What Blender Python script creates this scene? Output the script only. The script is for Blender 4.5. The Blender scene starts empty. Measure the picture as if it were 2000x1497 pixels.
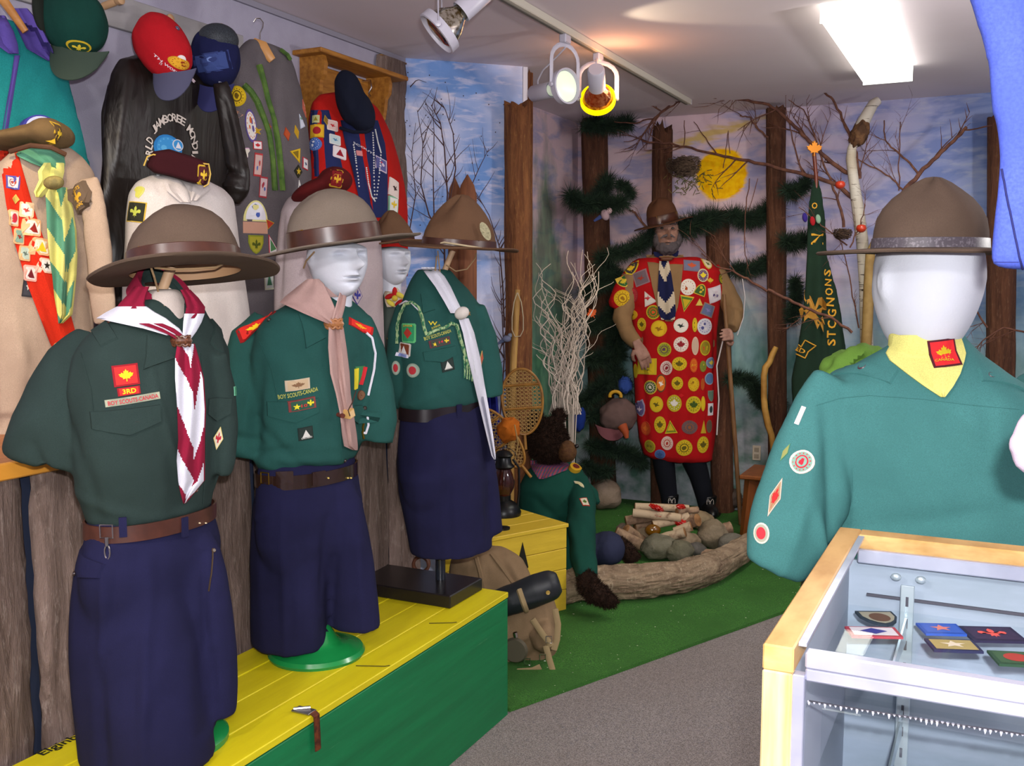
import bpy, bmesh, math, random
import numpy as np
from mathutils import Vector, Matrix, noise
from mathutils.bvhtree import BVHTree
random.seed(7)
SC = bpy.context.scene
COL = SC.collection
PI = math.pi
# ---------------------------------------------------------------- camera
FP = 1944.0; CXP, CYP, HC = 1000.0, 748.5, 1.40
PITCH = math.atan(197.5/FP); YAW = math.atan(950/FP)
cam = bpy.data.cameras.new('camera'); cam.sensor_width = 36; cam.lens = FP/2000*36; cam.clip_start = .02
camo = bpy.data.objects.new('camera', cam); COL.objects.link(camo)
camo.location = (0, 0, HC); camo.rotation_euler = (PI/2-PITCH, 0, YAW)
SC.camera = camo
# ---------------------------------------------------------------- exposure, world, lights
vs = SC.view_settings
vs.view_transform = 'Standard'; vs.look = 'None'; vs.gamma = 1; vs.use_curve_mapping = False; vs.exposure = 0.0
W = bpy.data.worlds.new('world'); SC.world = W; W.use_nodes = True
W.node_tree.nodes['Background'].inputs[0].default_value = (.8, .85, 1, 1)
W.node_tree.nodes['Background'].inputs[1].default_value = .12
def light(name, typ, loc, energy, color=(1, 1, 1), size=.1, target=None, sizey=None, spot=None, blend=.3):
    l = bpy.data.lights.new(name, typ); l.energy = energy; l.color = color
    if typ == 'AREA':
        l.size = size
        if sizey: l.shape = 'RECTANGLE'; l.size_y = sizey
    elif typ in ('POINT', 'SPOT'): l.shadow_soft_size = size
    if typ == 'SPOT': l.spot_size = spot; l.spot_blend = blend
    o = bpy.data.objects.new(name, l); COL.objects.link(o); o.location = loc
    if target is not None:
        o.rotation_euler = (Vector(target)-Vector(loc)).to_track_quat('-Z', 'Y').to_euler()
    return o
FLASH_E, TUBE_E, BACK_E, SPOT_E = 46, 13, 60, 20
light('camera_flash', 'AREA', (.045, .0, HC+.085), FLASH_E, (1, .985, 1.0), .04, (-.437*4, .893*4, 1.2), .025)
light('fluorescent_tube_light', 'AREA', (-.52, 4.45, 2.315), TUBE_E, (1, 1, .86), .2, (-.52, 4.45, 0), 1.2)
light('fill_point_rear', 'POINT', (.5, -.5, 2.1), BACK_E, (1, .97, .92), .08)  # unseen fill behind the camera, added to lift the ambient light
light('fill_point_rear_side', 'POINT', (-1.0, -.2, 2.1), BACK_E, (1, .97, .92), .08)  # second unseen fill behind the camera, added to brighten the ceiling
light('fill_point_far', 'POINT', (.9, 3.4, 1.75), BACK_E*1.0, (1, .97, .92), .08)  # unseen fill light added to brighten the far ceiling and back wall

light('track_lamp_out_of_frame', 'SPOT', (-1.585, 1.15, 2.2), 34, (1, .80, .50), .04, (-2.25, 1.75, 1.35), spot=1.15, blend=.7)
# ---------------------------------------------------------------- camera maths (pixel of the 2000x1497 photo -> point on a real plane)
_fw = Vector((-math.sin(YAW)*math.cos(PITCH), math.cos(YAW)*math.cos(PITCH), -math.sin(PITCH)))
LAT = Vector((math.cos(YAW), math.sin(YAW), 0)); _up = LAT.cross(_fw)
NRM = Vector((-math.sin(YAW), math.cos(YAW), 0)); EYE = Vector((0, 0, HC)); UP = Vector((0, 0, 1))
def ray(x, y): return LAT*((x-CXP)/FP)+_up*((CYP-y)/FP)+_fw
def onx(x, y, X): d = ray(x, y); return EYE+d*(X/d.x)
def ony(x, y, Y): d = ray(x, y); return EYE+d*(Y/d.y)
def onz(x, y, z): d = ray(x, y); return EYE+d*((z-HC)/d.z)
def atv(x, y, P, dd=0):            # on the upright plane through P that faces the viewer, dd metres nearer
    d = ray(x, y); D = P[0]*NRM.x+P[1]*NRM.y-dd
    return EYE+d*(D/d.dot(NRM))
def mpp(P, dd=0): return (P[0]*NRM.x+P[1]*NRM.y-dd)/FP   # metres per photo pixel there
# ---------------------------------------------------------------- materials
def lin(c):
    if isinstance(c, str): c = tuple(int(c[i:i+2], 16) for i in (0, 2, 4))
    return tuple(((v/255)/12.92 if v/255 <= .04045 else ((v/255+.055)/1.055)**2.4) for v in c)+(1,)
class NT:
    def __init__(s, name):
        s.m = bpy.data.materials.new(name); s.m.use_nodes = True; s.t = s.m.node_tree
        s.b = s.t.nodes['Principled BSDF']; s.out = s.t.nodes['Material Output']; s._c = {}
    def n(s, typ, **kw):
        nd = s.t.nodes.new(typ)
        for k, v in kw.items(): setattr(nd, k, v)
        return nd
    def l(s, a, b): s.t.links.new(a, b)
    def co(s, stretch=(1, 1, 1), kind='Object'):
        k = (stretch, kind)
        if k not in s._c:
            t = s.n('ShaderNodeTexCoord'); mp = s.n('ShaderNodeMapping'); mp.inputs['Scale'].default_value = stretch
            s.l(t.outputs[kind], mp.inputs[0]); s._c[k] = mp.outputs[0]
        return s._c[k]
    def noise(s, scale, detail=3, stretch=(1, 1, 1), rough=.55, dist=0):
        nd = s.n('ShaderNodeTexNoise'); nd.inputs['Scale'].default_value = scale; nd.inputs['Detail'].default_value = detail
        nd.inputs['Roughness'].default_value = rough; nd.inputs['Distortion'].default_value = dist
        s.l(s.co(stretch), nd.inputs['Vector']); return nd.outputs[0]
    def val(s, v, inp):
        if isinstance(v, (int, float)): inp.default_value = v
        elif isinstance(v, tuple): inp.default_value = v
        else: s.l(v, inp)
    def math(s, op, a, b=0.0, clamp=False):
        nd = s.n('ShaderNodeMath', operation=op); nd.use_clamp = clamp; s.val(a, nd.inputs[0]); s.val(b, nd.inputs[1]); return nd.outputs[0]
    def ramp(s, f, lo, hi, clamp=True):
        nd = s.n('ShaderNodeMapRange'); nd.clamp = clamp; s.val(f, nd.inputs[0]); nd.inputs[1].default_value = lo; nd.inputs[2].default_value = hi
        return nd.outputs[0]
    def mix(s, f, a, b, mode='MIX'):
        nd = s.n('ShaderNodeMix', data_type='RGBA', blend_type=mode); s.val(f, nd.inputs[0])
        s.val(a, nd.inputs[6]); s.val(b, nd.inputs[7]); return nd.outputs[2]
    def xyz(s, kind='Object'):
        nd = s.n('ShaderNodeSeparateXYZ'); s.l(s.co(kind=kind), nd.inputs[0]); return nd.outputs
    def bump(s, h, strength=.4, dist=.002):
        nd = s.n('ShaderNodeBump'); nd.inputs['Strength'].default_value = strength; nd.inputs['Distance'].default_value = dist
        s.l(h, nd.inputs['Height']); s.l(nd.outputs[0], s.b.inputs['Normal'])
    def base(s, c): s.val(c, s.b.inputs['Base Color'])
_M = {}
def mat(name, col, rough=.85, metal=0, spec=.3, var=None, bump=None, emit=None, coat=0):
    """var=(scale, colour2, lo, hi, stretch)  bump=(scale, strength, dist, stretch)"""
    if name in _M: return _M[name]
    t = NT(name); c = lin(col)
    t.b.inputs['Roughness'].default_value = rough; t.b.inputs['Metallic'].default_value = metal
    t.b.inputs['Specular IOR Level'].default_value = spec
    if coat: t.b.inputs['Coat Weight'].default_value = coat
    if var:
        sc, c2, lo, hi, st = (list(var)+[(1, 1, 1)])[:5]
        c = t.mix(t.ramp(t.noise(sc, 4, st), lo, hi), c, lin(c2))
    t.base(c)
    if bump:
        sc, stn, ds, st = (list(bump)+[(1, 1, 1)])[:4]
        t.bump(t.noise(sc, 4, st), stn, ds)
    if emit:
        t.b.inputs['Emission Color'].default_value = lin(emit[0]); t.b.inputs['Emission Strength'].default_value = emit[1]
    _M[name] = t.m; return t.m
def cloth(name, col, col2=None, rough=.95, weave=900, spec=.15, fold=0.0):
    if name in _M: return _M[name]
    t = NT(name); t.b.inputs['Roughness'].default_value = rough; t.b.inputs['Specular IOR Level'].default_value = spec
    c = lin(col); c2 = lin(col2) if col2 else tuple(v*.78 for v in c[:3])+(1,)
    c = t.mix(t.ramp(t.noise(9, 3), .35, .7), c, c2)
    fine = t.noise(weave, 1)
    t.base(t.mix(t.ramp(fine, .3, .8), c, tuple(v*.7 for v in lin(col)[:3])+(1,)))
    h = t.math('ADD', t.math('MULTIPLY', fine, .12), t.noise(14, 3, (1, 1, .35)))
    t.bump(h, .35, .006)
    _M[name] = t.m; return t.m
# ---------------------------------------------------------------- mesh builder
class MB:
    def __init__(s): s.v = []; s.f = []; s.m = []
    def add(s, vs, fs, m=0):
        b = len(s.v); s.v += [tuple(v) for v in vs]; s.f += [tuple(i+b for i in f) for f in fs]
        s.m += (m if isinstance(m, list) else [m]*len(fs)); return s
    def box(s, c, size, m=0, R=None, bev=0):
        hx, hy, hz = size[0]/2, size[1]/2, size[2]/2; c = Vector(c)
        if bev <= 0:
            P = [Vector((x, y, z)) for x in (-hx, hx) for y in (-hy, hy) for z in (-hz, hz)]
            F = [(0, 1, 3, 2), (4, 6, 7, 5), (0, 4, 5, 1), (2, 3, 7, 6), (0, 2, 6, 4), (1, 5, 7, 3)]
        else:
            b = min(bev, hx*.9, hy*.9, hz*.9); P = []; idx = {}
            for sx in (-1, 1):
                for sy in (-1, 1):
                    for sz in (-1, 1):
                        for a in range(3):
                            p = [sx*(hx-b), sy*(hy-b), sz*(hz-b)]; p[a] = (sx*hx, sy*hy, sz*hz)[a]
                            idx[sx, sy, sz, a] = len(P); P.append(Vector(p))
            F = []
            g = lambda sx, sy, sz, a: idx[sx, sy, sz, a]
            for q in (-1, 1):
                F.append(tuple(g(q, y, z, 0) for y, z in ((-1, -1), (1, -1), (1, 1), (-1, 1))))
                F.append(tuple(g(x, q, z, 1) for x, z in ((-1, -1), (-1, 1), (1, 1), (1, -1))))
                F.append(tuple(g(x, y, q, 2) for x, y in ((-1, -1), (1, -1), (1, 1), (-1, 1))))
            for y in (-1, 1):
                for z in (-1, 1): F.append((g(-1, y, z, 1), g(1, y, z, 1), g(1, y, z, 2), g(-1, y, z, 2)))
            for x in (-1, 1):
                for z in (-1, 1): F.append((g(x, -1, z, 0), g(x, 1, z, 0), g(x, 1, z, 2), g(x, -1, z, 2)))
            for x in (-1, 1):
                for y in (-1, 1): F.append((g(x, y, -1, 0), g(x, y, 1, 0), g(x, y, 1, 1), g(x, y, -1, 1)))
            for k in [(x, y, z) for x in (-1, 1) for y in (-1, 1) for z in (-1, 1)]: F.append(tuple(g(*k, a) for a in range(3)))
        if R is not None: P = [R @ p for p in P]
        return s.add([p+c for p in P], F, m)
    def rings(s, R, m=0, cap0=True, cap1=True, closed=True):
        n = len(R[0]); V = [p for r in R for p in r]; F = []; k = n if closed else n-1
        for i in range(len(R)-1):
            for j in range(k):
                F.append((i*n+j, i*n+(j+1) % n, (i+1)*n+(j+1) % n, (i+1)*n+j))
        if cap0:
            V.append(sum((Vector(p) for p in R[0]), Vector())/n); c = len(V)-1; F += [(c, (j+1) % n, j) for j in range(k)]
        if cap1:
            V.append(sum((Vector(p) for p in R[-1]), Vector())/n); c = len(V)-1; o = (len(R)-1)*n
            F += [(c, o+j, o+(j+1) % n) for j in range(k)]
        return s.add(V, F, m)
    def tube(s, pts, rad, n=10, m=0, flat=1.0, flatdir=None, cap=True):
        pts = [Vector(p) for p in pts]
        if not isinstance(rad, (list, tuple)): rad = [rad]*len(pts)
        prev = None; R = []
        for i, p in enumerate(pts):
            t = (pts[min(i+1, len(pts)-1)]-pts[max(i-1, 0)])
            t = t.normalized() if t.length > 1e-9 else Vector((0, 0, 1))
            if flatdir is not None: a = Vector(flatdir); a = (a-t*a.dot(t))
            elif prev is None: a = Vector((0, 0, 1)) if abs(t.z) < .9 else Vector((1, 0, 0)); a = a-t*a.dot(t)
            else: a = prev-t*prev.dot(t)
            a = a.normalized() if a.length > 1e-9 else Vector((1, 0, 0)); prev = a; b = t.cross(a)
            R.append([p+(a*math.cos(k*2*PI/n)*flat+b*math.sin(k*2*PI/n))*rad[i] for k in range(n)])
        return s.rings(R, m, cap, cap)
    def lathe(s, c, prof, n=32, m=0, R=None, cap0=True, cap1=True):
        c = Vector(c); RR = []
        for r, z in prof:
            ring = [Vector((r*math.cos(k*2*PI/n), r*math.sin(k*2*PI/n), z)) for k in range(n)]
            if R is not None: ring = [R @ p for p in ring]
            RR.append([p+c for p in ring])
        return s.rings(RR, m, cap0, cap1)
    def ell(s, c, ax, nu=20, nv=14, m=0, basis=None, fn=None):
        c = Vector(c); bx, by, bz = basis or (Vector((1, 0, 0)), Vector((0, 1, 0)), UP); RR = []
        for i in range(nv+1):
            th = -PI/2+PI*(i+.001)/(nv+.002); ring = []
            for j in range(nu):
                ph = 2*PI*j/nu; d = Vector((math.cos(th)*math.cos(ph), math.cos(th)*math.sin(ph), math.sin(th)))
                k = fn(d) if fn else 1
                ring.append(c+bx*(d.x*ax[0]*k)+by*(d.y*ax[1]*k)+bz*(d.z*ax[2]*k))
            RR.append(ring)
        return s.rings(RR, m, False, False)
    def prism(s, poly, d, m=0):          # poly: world points of a planar outline, extruded by vector d
        n = len(poly); P = [Vector(p) for p in poly]+[Vector(p)+Vector(d) for p in poly]
        return s.add(P, [tuple(range(n))[::-1], tuple(range(n, 2*n))]+[(i, (i+1) % n, n+(i+1) % n, n+i) for i in range(n)], m)
WLOC = {}
def obj(name, mb, mats, parent=None, smooth=True, label=None):
    me = bpy.data.meshes.new(name)
    if parent is not None: off = WLOC[parent.name]
    else:
        A = np.array([tuple(v) for v in mb.v]); lo, hi = A.min(0), A.max(0); off = Vector(((lo[0]+hi[0])/2, (lo[1]+hi[1])/2, lo[2]))
    me.from_pydata([tuple(Vector(v)-off) for v in mb.v], [], mb.f)
    if not isinstance(mats, (list, tuple)): mats = [mats]
    for mm in mats: me.materials.append(mm)
    if len(mats) > 1: me.polygons.foreach_set('material_index', mb.m)
    if smooth:
        me.polygons.foreach_set('use_smooth', [True]*len(me.polygons))
        if smooth != 'full': me.set_sharp_from_angle(angle=math.radians(42))
    me.update(); o = bpy.data.objects.new(name, me); COL.objects.link(o)
    if parent is not None: o.parent = parent
    else: o.location = off
    WLOC[o.name] = off
    if label: o['label'] = label
    return o
def tag(o, label, cat, group=None, kind=None):
    o['label'] = label; o['category'] = cat
    if group: o['group'] = group
    if kind: o['kind'] = kind
    return o
def root(name, loc, label, cat, group=None):
    o = bpy.data.objects.new(name, None); COL.objects.link(o); o.location = loc; o.empty_display_size = .05
    WLOC[o.name] = Vector(loc); return tag(o, label, cat, group)
def struct(o): o['kind'] = 'structure'; return o
def bvh(mb): return BVHTree.FromPolygons([tuple(v) for v in mb.v], mb.f)
def remesh(mb, vox=.007, smooth_it=6, disp=None):
    me = bpy.data.meshes.new('tmp'); me.from_pydata([tuple(v) for v in mb.v], [], mb.f); me.update()
    o = bpy.data.objects.new('tmp', me); COL.objects.link(o)
    md = o.modifiers.new('r', 'REMESH'); md.mode = 'VOXEL'; md.voxel_size = vox
    if smooth_it: ms = o.modifiers.new('s', 'SMOOTH'); ms.iterations = smooth_it; ms.factor = .5
    dg = bpy.context.evaluated_depsgraph_get(); ev = o.evaluated_get(dg); m2 = ev.to_mesh()
    n = len(m2.vertices); co = np.empty(n*3); m2.vertices.foreach_get('co', co); co = co.reshape(-1, 3)
    no = np.empty(n*3); m2.vertices.foreach_get('normal', no); no = no.reshape(-1, 3)
    fs = [tuple(p.vertices) for p in m2.polygons]; ev.to_mesh_clear()
    bpy.data.objects.remove(o); bpy.data.meshes.remove(me)
    if disp is not None: co = co+no*disp(co, no)[:, None]
    r = MB(); r.v = [tuple(c) for c in co]; r.f = fs; r.m = [0]*len(fs); return r
def wrinkle(P, folds=(), amp=.004, scale=7, stretch=(1, 1, .4), seed=0):
    """cloth relief: broad soft noise plus creases; folds = (x0,y0,x1,y1,amp,width_px) measured on the upright plane through P"""
    k = mpp(P)
    def fn(co, no):
        d = np.array([noise.noise(Vector((c[0]*scale*stretch[0]+seed, c[1]*scale*stretch[1], c[2]*scale*stretch[2])))*amp
                      + noise.noise(Vector((c[0]*scale*3+seed, c[1]*scale*3, c[2]*scale*1.6)))*amp*.35 for c in co])
        side = -(no @ np.array(NRM)) > -.05
        for x0, y0, x1, y1, a, w in folds:
            A = np.array(atv(x0, y0, P)); B = np.array(atv(x1, y1, P))
            L = np.array(LAT); pa = co-A; u = pa @ L; v = pa[:, 2]; bu = (B-A) @ L; bv = (B-A)[2]; ll = bu*bu+bv*bv+1e-9
            t = np.clip((u*bu+v*bv)/ll, 0, 1); dist = np.sqrt((u-t*bu)**2+(v-t*bv)**2); ww = w*k
            fade = .35+.65*np.sin(np.clip(t, .05, .95)*PI)
            d += side*a*fade*np.exp(-(dist/ww)**2)
        return d
    return fn
def sil(mb, P, facing, rows, ratio=.6, n=40, ex=2.2, m=0, dd=0, cap=True, tilt=0, side=0):
    """body of elliptical section from measured widths: rows = (y, xl, xr[, ratio]) on the upright plane through P"""
    S = Vector((-math.sin(facing), math.cos(facing), 0)); Fv = Vector((math.cos(facing), math.sin(facing), 0))
    c, s = abs(LAT.dot(S)), abs(LAT.dot(Fv)); R = []
    for r in rows:
        rt = r[3] if len(r) > 3 else ratio; xl, xr = r[1], r[2]
        for it in range(9):          # settle the section so that its seen width is the measured one
            p = atv((xl+xr)/2, r[0], P, dd); w = max((xr-xl)/2, .5)*mpp(P, dd); a = w/math.sqrt(c*c+rt*rt*s*s); ring = []; lo, hi = 1e9, -1e9
            for k in range(n):
                t = 2*PI*k/n; cx, sy = math.cos(t), math.sin(t)
                cx = math.copysign(abs(cx)**(2/ex), cx); sy = math.copysign(abs(sy)**(2/ex), sy)
                q = p+S*(a*cx)+Fv*(a*rt*sy)-UP*(tilt*sy+side*cx); ring.append(q); e = q-EYE; X_ = CXP+FP*e.dot(LAT)/e.dot(_fw); lo = min(lo, X_); hi = max(hi, X_)
            xl += (r[1]-lo)*.6; xr += (r[2]-hi)*.6; xr = max(xr, xl+2)
        R.append(ring)
    return mb.rings(R, m, cap, cap)
def arm(mb, P, pts, n=16, m=0, flat=1.0):
    """tube through measured points (x, y, half width px, metres nearer)"""
    return mb.tube([atv(x, y, P, dd) for x, y, w, dd in pts], [w*mpp(P, dd) for x, y, w, dd in pts], n, m, flat, NRM)
def pell(mb, x, y, P, rx, ry, rz, rot=0, dd=0, m=0, fn=None, nu=24, nv=16):
    """ellipsoid at a measured place; rx, ry in photo pixels there, rz metres deep"""
    k = mpp(P, dd); a = math.radians(rot); bx = LAT*math.cos(a)+UP*math.sin(a); bz = UP*math.cos(a)-LAT*math.sin(a)
    return mb.ell(atv(x, y, P, dd), (rx*k, rz, ry*k), nu, nv, m, (bx, NRM, bz), fn)
def rough(amp, sc, seed=0): return lambda d: 1+amp*noise.noise(d*sc+Vector((seed, seed*1.7, 0)))
# ---------------------------------------------------------------- patches sewn on a surface
def leafpts(r=1):
    q = [(0, 1), (.16, .62), (.34, .72), (.3, .3), (.62, .5), (.66, .3), (1, .25), (.82, .02), (.9, -.08), (.42, -.42), (.5, -.6), (.06, -.5), (.05, -1)]
    return [(x*r, y*r) for x, y in q]+[(-x*r, y*r) for x, y in q[::-1][:-1]]
def fleurpts(r=1):
    q = [(0, 1), (.22, .62), (.2, .2), (.14, -.02), (.4, .12), (.62, .42), (.9, .36), (.98, .02), (.8, -.22), (.66, -.02), (.44, -.2), (.24, -.32), (.3, -.75), (.06, -.6), (0, -1)]
    return [(x*r, y*r) for x, y in q]+[(-x*r, y*r) for x, y in q[::-1][1:-1]]
def starpts(r=1, n=5, k=.42):
    return [((r if i % 2 == 0 else r*k)*math.sin(i*PI/n), (r if i % 2 == 0 else r*k)*math.cos(i*PI/n)) for i in range(2*n)]
def shape2d(kind):
    if kind == 'circle': return [(math.sin(2*PI*i/20), math.cos(2*PI*i/20)) for i in range(20)]
    if kind == 'square': return [(x, y) for x, y in ((-1, .85), (-.85, 1), (0, 1), (.85, 1), (1, .85), (1, 0), (1, -.85), (.85, -1), (0, -1), (-.85, -1), (-1, -.85), (-1, 0))]
    if kind == 'rect': return [(-1, 1), (-.33, 1), (.33, 1), (1, 1), (1, 0), (1, -1), (.33, -1), (-.33, -1), (-1, -1), (-1, 0)]
    if kind == 'tri': return [(0, 1), (.33, .34), (.66, -.33), (1, -1), (0, -1), (-1, -1), (-.66, -.33), (-.33, .34)]
    if kind == 'dia': return [(0, 1), (.5, .5), (1, 0), (.5, -.5), (0, -1), (-.5, -.5), (-1, 0), (-.5, .5)]
    if kind == 'shield': return [(-1, 1), (0, 1), (1, 1), (1, .2), (.75, -.4), (.4, -.8), (0, -1), (-.4, -.8), (-.75, -.4), (-1, .2)]
    if kind == 'half': return [(math.cos(PI*i/14), 1.6*math.sin(PI*i/14)-.8) for i in range(15)]+[(0, -.8)]
    if kind == 'flap': return [(-1, 1), (-.5, 1), (0, 1), (.5, 1), (1, 1), (1, -.3), (.5, -.65), (0, -1), (-.5, -.65), (-1, -.3)]
    if kind == 'arc': return [(math.sin(a), math.cos(a)*1.5-.6) for a in np.linspace(-1.1, 1.1, 9)]+[(.62*math.sin(a), .62*math.cos(a)*1.5-.6) for a in np.linspace(1.1, -1.1, 9)]
    if kind == 'leaf': return leafpts()
    if kind == 'fleur': return fleurpts()
    if kind == 'star': return starpts()
    if kind == 'hex': return [(math.sin(2*PI*i/6), math.cos(2*PI*i/6)) for i in range(6)]
_TXT = {}
def textmesh(s, bold=0.02):
    if s in _TXT: return _TXT[s]
    cu = bpy.data.curves.new('t', 'FONT'); cu.body = s; cu.align_x = 'CENTER'; cu.align_y = 'CENTER'; cu.offset = bold; cu.resolution_u = 2
    o = bpy.data.objects.new('t', cu); COL.objects.link(o); dg = bpy.context.evaluated_depsgraph_get()
    me = o.evaluated_get(dg).to_mesh(); vs = [tuple(v.co)[:2] for v in me.vertices]; fs = [tuple(p.vertices) for p in me.polygons]
    o.evaluated_get(dg).to_mesh_clear(); bpy.data.objects.remove(o); bpy.data.curves.remove(cu)
    xs = [v[0] for v in vs] or [0, 1]; ys = [v[1] for v in vs] or [0, 1]
    cx, cy, hx, hy = (min(xs)+max(xs))/2, (min(ys)+max(ys))/2, (max(xs)-min(xs))/2 or 1, (max(ys)-min(ys))/2 or 1
    vs = [((x-cx)/hx, (y-cy)/hy) for x, y in vs]; _TXT[s] = (vs, fs); return _TXT[s]
def frame_at(tree, x, y, tol=0):
    h = tree.ray_cast(EYE, ray(x, y).normalized())
    if h[0] is None and tol:
        for q in range(3, 60, 3):
            for s_ in (1, -1):
                h = tree.ray_cast(EYE, ray(x, y+q*s_).normalized())
                if h[0] is not None: break
            if h[0] is not None: break
    if h[0] is None: return None
    n = h[1].normalized()
    if n.dot(ray(x, y)) > 0: n = -n
    u = UP-n*UP.dot(n)
    if u.length < .2: u = _up-n*_up.dot(n)
    u.normalize(); r = u.cross(n); return h[0], n, r, u
def stick(mb, tree, fr, pts, fs, w, h, rot, lift, m, thick=0):
    c, n, r, u = fr; a = math.radians(rot); out = []
    for px, py in pts:
        X = px*w*math.cos(a)-py*h*math.sin(a); Y = px*w*math.sin(a)+py*h*math.cos(a)
        q = c+r*X+u*Y; hit = tree.ray_cast(q+n*.05, -n, .1)
        out.append((hit[0] if hit[0] is not None else q)+n*lift)
    mb.add(out, fs, m)
    return out
def fan(pts, inner=.5):
    n = len(pts); V = list(pts)+[(x*inner, y*inner) for x, y in pts]+[(0, 0)]
    F = [(i, (i+1) % n, n+(i+1) % n, n+i) for i in range(n)]+[(n+i, n+(i+1) % n, 2*n) for i in range(n)]
    return V, F
def badge(parent, tree, x, y, w, h, kind='circle', cols=('d8c020', 'c8b010', '604010'), motif='blob', rot=0, name='badge', txt=None, P=None, thick=.002, edge=.84, seed=0):
    """embroidered patch: w, h in photo pixels at that spot"""
    fr = frame_at(tree, x, y)
    if fr is None: return None
    k = (fr[0]-EYE).dot(NRM)/FP; cosr = abs(fr[1].dot(NRM)); 
    w2, h2 = w*k/2, h*k/2
    # widen for the turn of the surface so that it keeps its measured width
    fr_r = abs(fr[2].dot(LAT)); w2 = w2/max(fr_r, .75)
    mb = MB(); sh = shape2d(kind); n = len(sh)
    V, F = fan(sh); top = stick(mb, tree, fr, V, F, w2, h2, rot, thick, 0)
    base = [p-fr[1]*(thick+.001) for p in top[:n]]
    mb.add(base+top[:n], [(i, (i+1) % n, n+(i+1) % n, n+i) for i in range(n)], 0)
    V, F = fan([(a*edge, b*edge) for a, b in sh]); stick(mb, tree, fr, V, F, w2, h2, rot, thick+.0006, 1)
    rnd = random.Random(int(x*7+y*13)+seed)
    def poly(pp, s, lift, m, ox=0, oy=0):
        V, F = fan([(a*s+ox, b*s+oy) for a, b in pp]); V[-1] = (ox, oy); n_ = len(pp)
        V[n_:2*n_] = [((a-ox)*.5+ox, (b-oy)*.5+oy) for a, b in V[:n_]]
        stick(mb, tree, fr, V, F, w2, h2, rot, thick+lift, m)
    if motif == 'blob':
        for q in range(4):
            a0 = rnd.random()*6; pp = [((.6+.4*rnd.random())*math.sin(2*PI*i/8), (.6+.4*rnd.random())*math.cos(2*PI*i/8)) for i in range(8)]
            poly(pp, .16+.14*rnd.random(), .0012+.0002*q, 2 if q % 2 == 0 else 0, .32*math.cos(a0), .32*math.sin(a0))
    elif motif == 'ring':
        poly(shape2d('circle'), .56, .0012, 2); poly(shape2d('circle'), .44, .0016, 1)
        pp = [((.5+.5*rnd.random())*math.sin(2*PI*i/9), (.5+.5*rnd.random())*math.cos(2*PI*i/9)) for i in range(9)]; poly(pp, .34, .002, 2)
    elif motif in ('leaf', 'fleur', 'star', 'tri', 'circle', 'dia'):
        poly(shape2d(motif), .58, .0014, 2)
    elif motif == 'bird':
        poly([(-.9, .1), (-.3, .35), (0, .1), (.5, .6), (.3, 0), (.9, -.2), (.2, -.35), (-.2, -.6), (-.4, -.1)], .6, .0014, 2)
    if motif in ('blob', 'ring', 'leaf') and kind == 'circle':
        for q in range(14):
            a0 = 2*PI*q/14; poly([(-1, -1), (1, -1), (1, 1), (-1, 1)], .05, .0013, 2, .7*math.sin(a0), .7*math.cos(a0))
    if txt:
        for s_, oy, ww, hh in txt:
            vs_, fs_ = textmesh(s_); stick(mb, tree, fr, [(a*ww, b*hh+oy) for a, b in vs_], fs_, w2, h2, rot, thick+.002, 2)
    ms = [mat('thread_'+c, c, .9, bump=(1500, .3, .001)) for c in cols]
    return obj(name, mb, ms, parent, smooth=False)
def lettering(parent, tree, x, y, w, h, s, col, rot=0, name='lettering', lift=.002):
    fr = frame_at(tree, x, y)
    if fr is None: return
    k = (fr[0]-EYE).dot(NRM)/FP; mb = MB(); vs_, fs_ = textmesh(s)
    stick(mb, tree, fr, vs_, fs_, w*k/2/max(abs(fr[2].dot(LAT)), .45), h*k/2, rot, lift, 0)
    return obj(name, mb, mat('thread_'+col, col, .9), parent, smooth=False)
def button(parent, tree, x, y, d, col='4a2a1c', name='button'):
    fr = frame_at(tree, x, y)
    if fr is None: return
    k = (fr[0]-EYE).dot(NRM)/FP; c, n, r, u = fr; r_ = d*k/2; mb = MB()
    R = Matrix((r, u, n)).transposed()
    mb.lathe(c+n*.001, [(r_, 0), (r_, .002), (r_*.85, .0035), (r_*.7, .0025), (.001, .0025)], 14, 0, R)
    return obj(name, mb, mat('button_'+col, col, .35, spec=.6), parent)
def seam(parent, tree, pts, wpx=2.2, mat_=None, name='seam', lift=.0018, n=6):
    """raised cord or stitched ridge following measured points over the surface"""
    P = []
    for i in range(len(pts)-1):
        for q in range(n):
            t = q/n; P.append((pts[i][0]*(1-t)+pts[i+1][0]*t, pts[i][1]*(1-t)+pts[i+1][1]*t))
    P.append(pts[-1]); L = []
    for x, y in P:
        fr = frame_at(tree, x, y)
        if fr: L.append(fr[0]+fr[1]*lift); k = (fr[0]-EYE).dot(NRM)/FP
    if len(L) < 3: return
    mb = MB(); mb.tube(L, wpx*k/2, 6); return obj(name, mb, mat_, parent)
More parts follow.
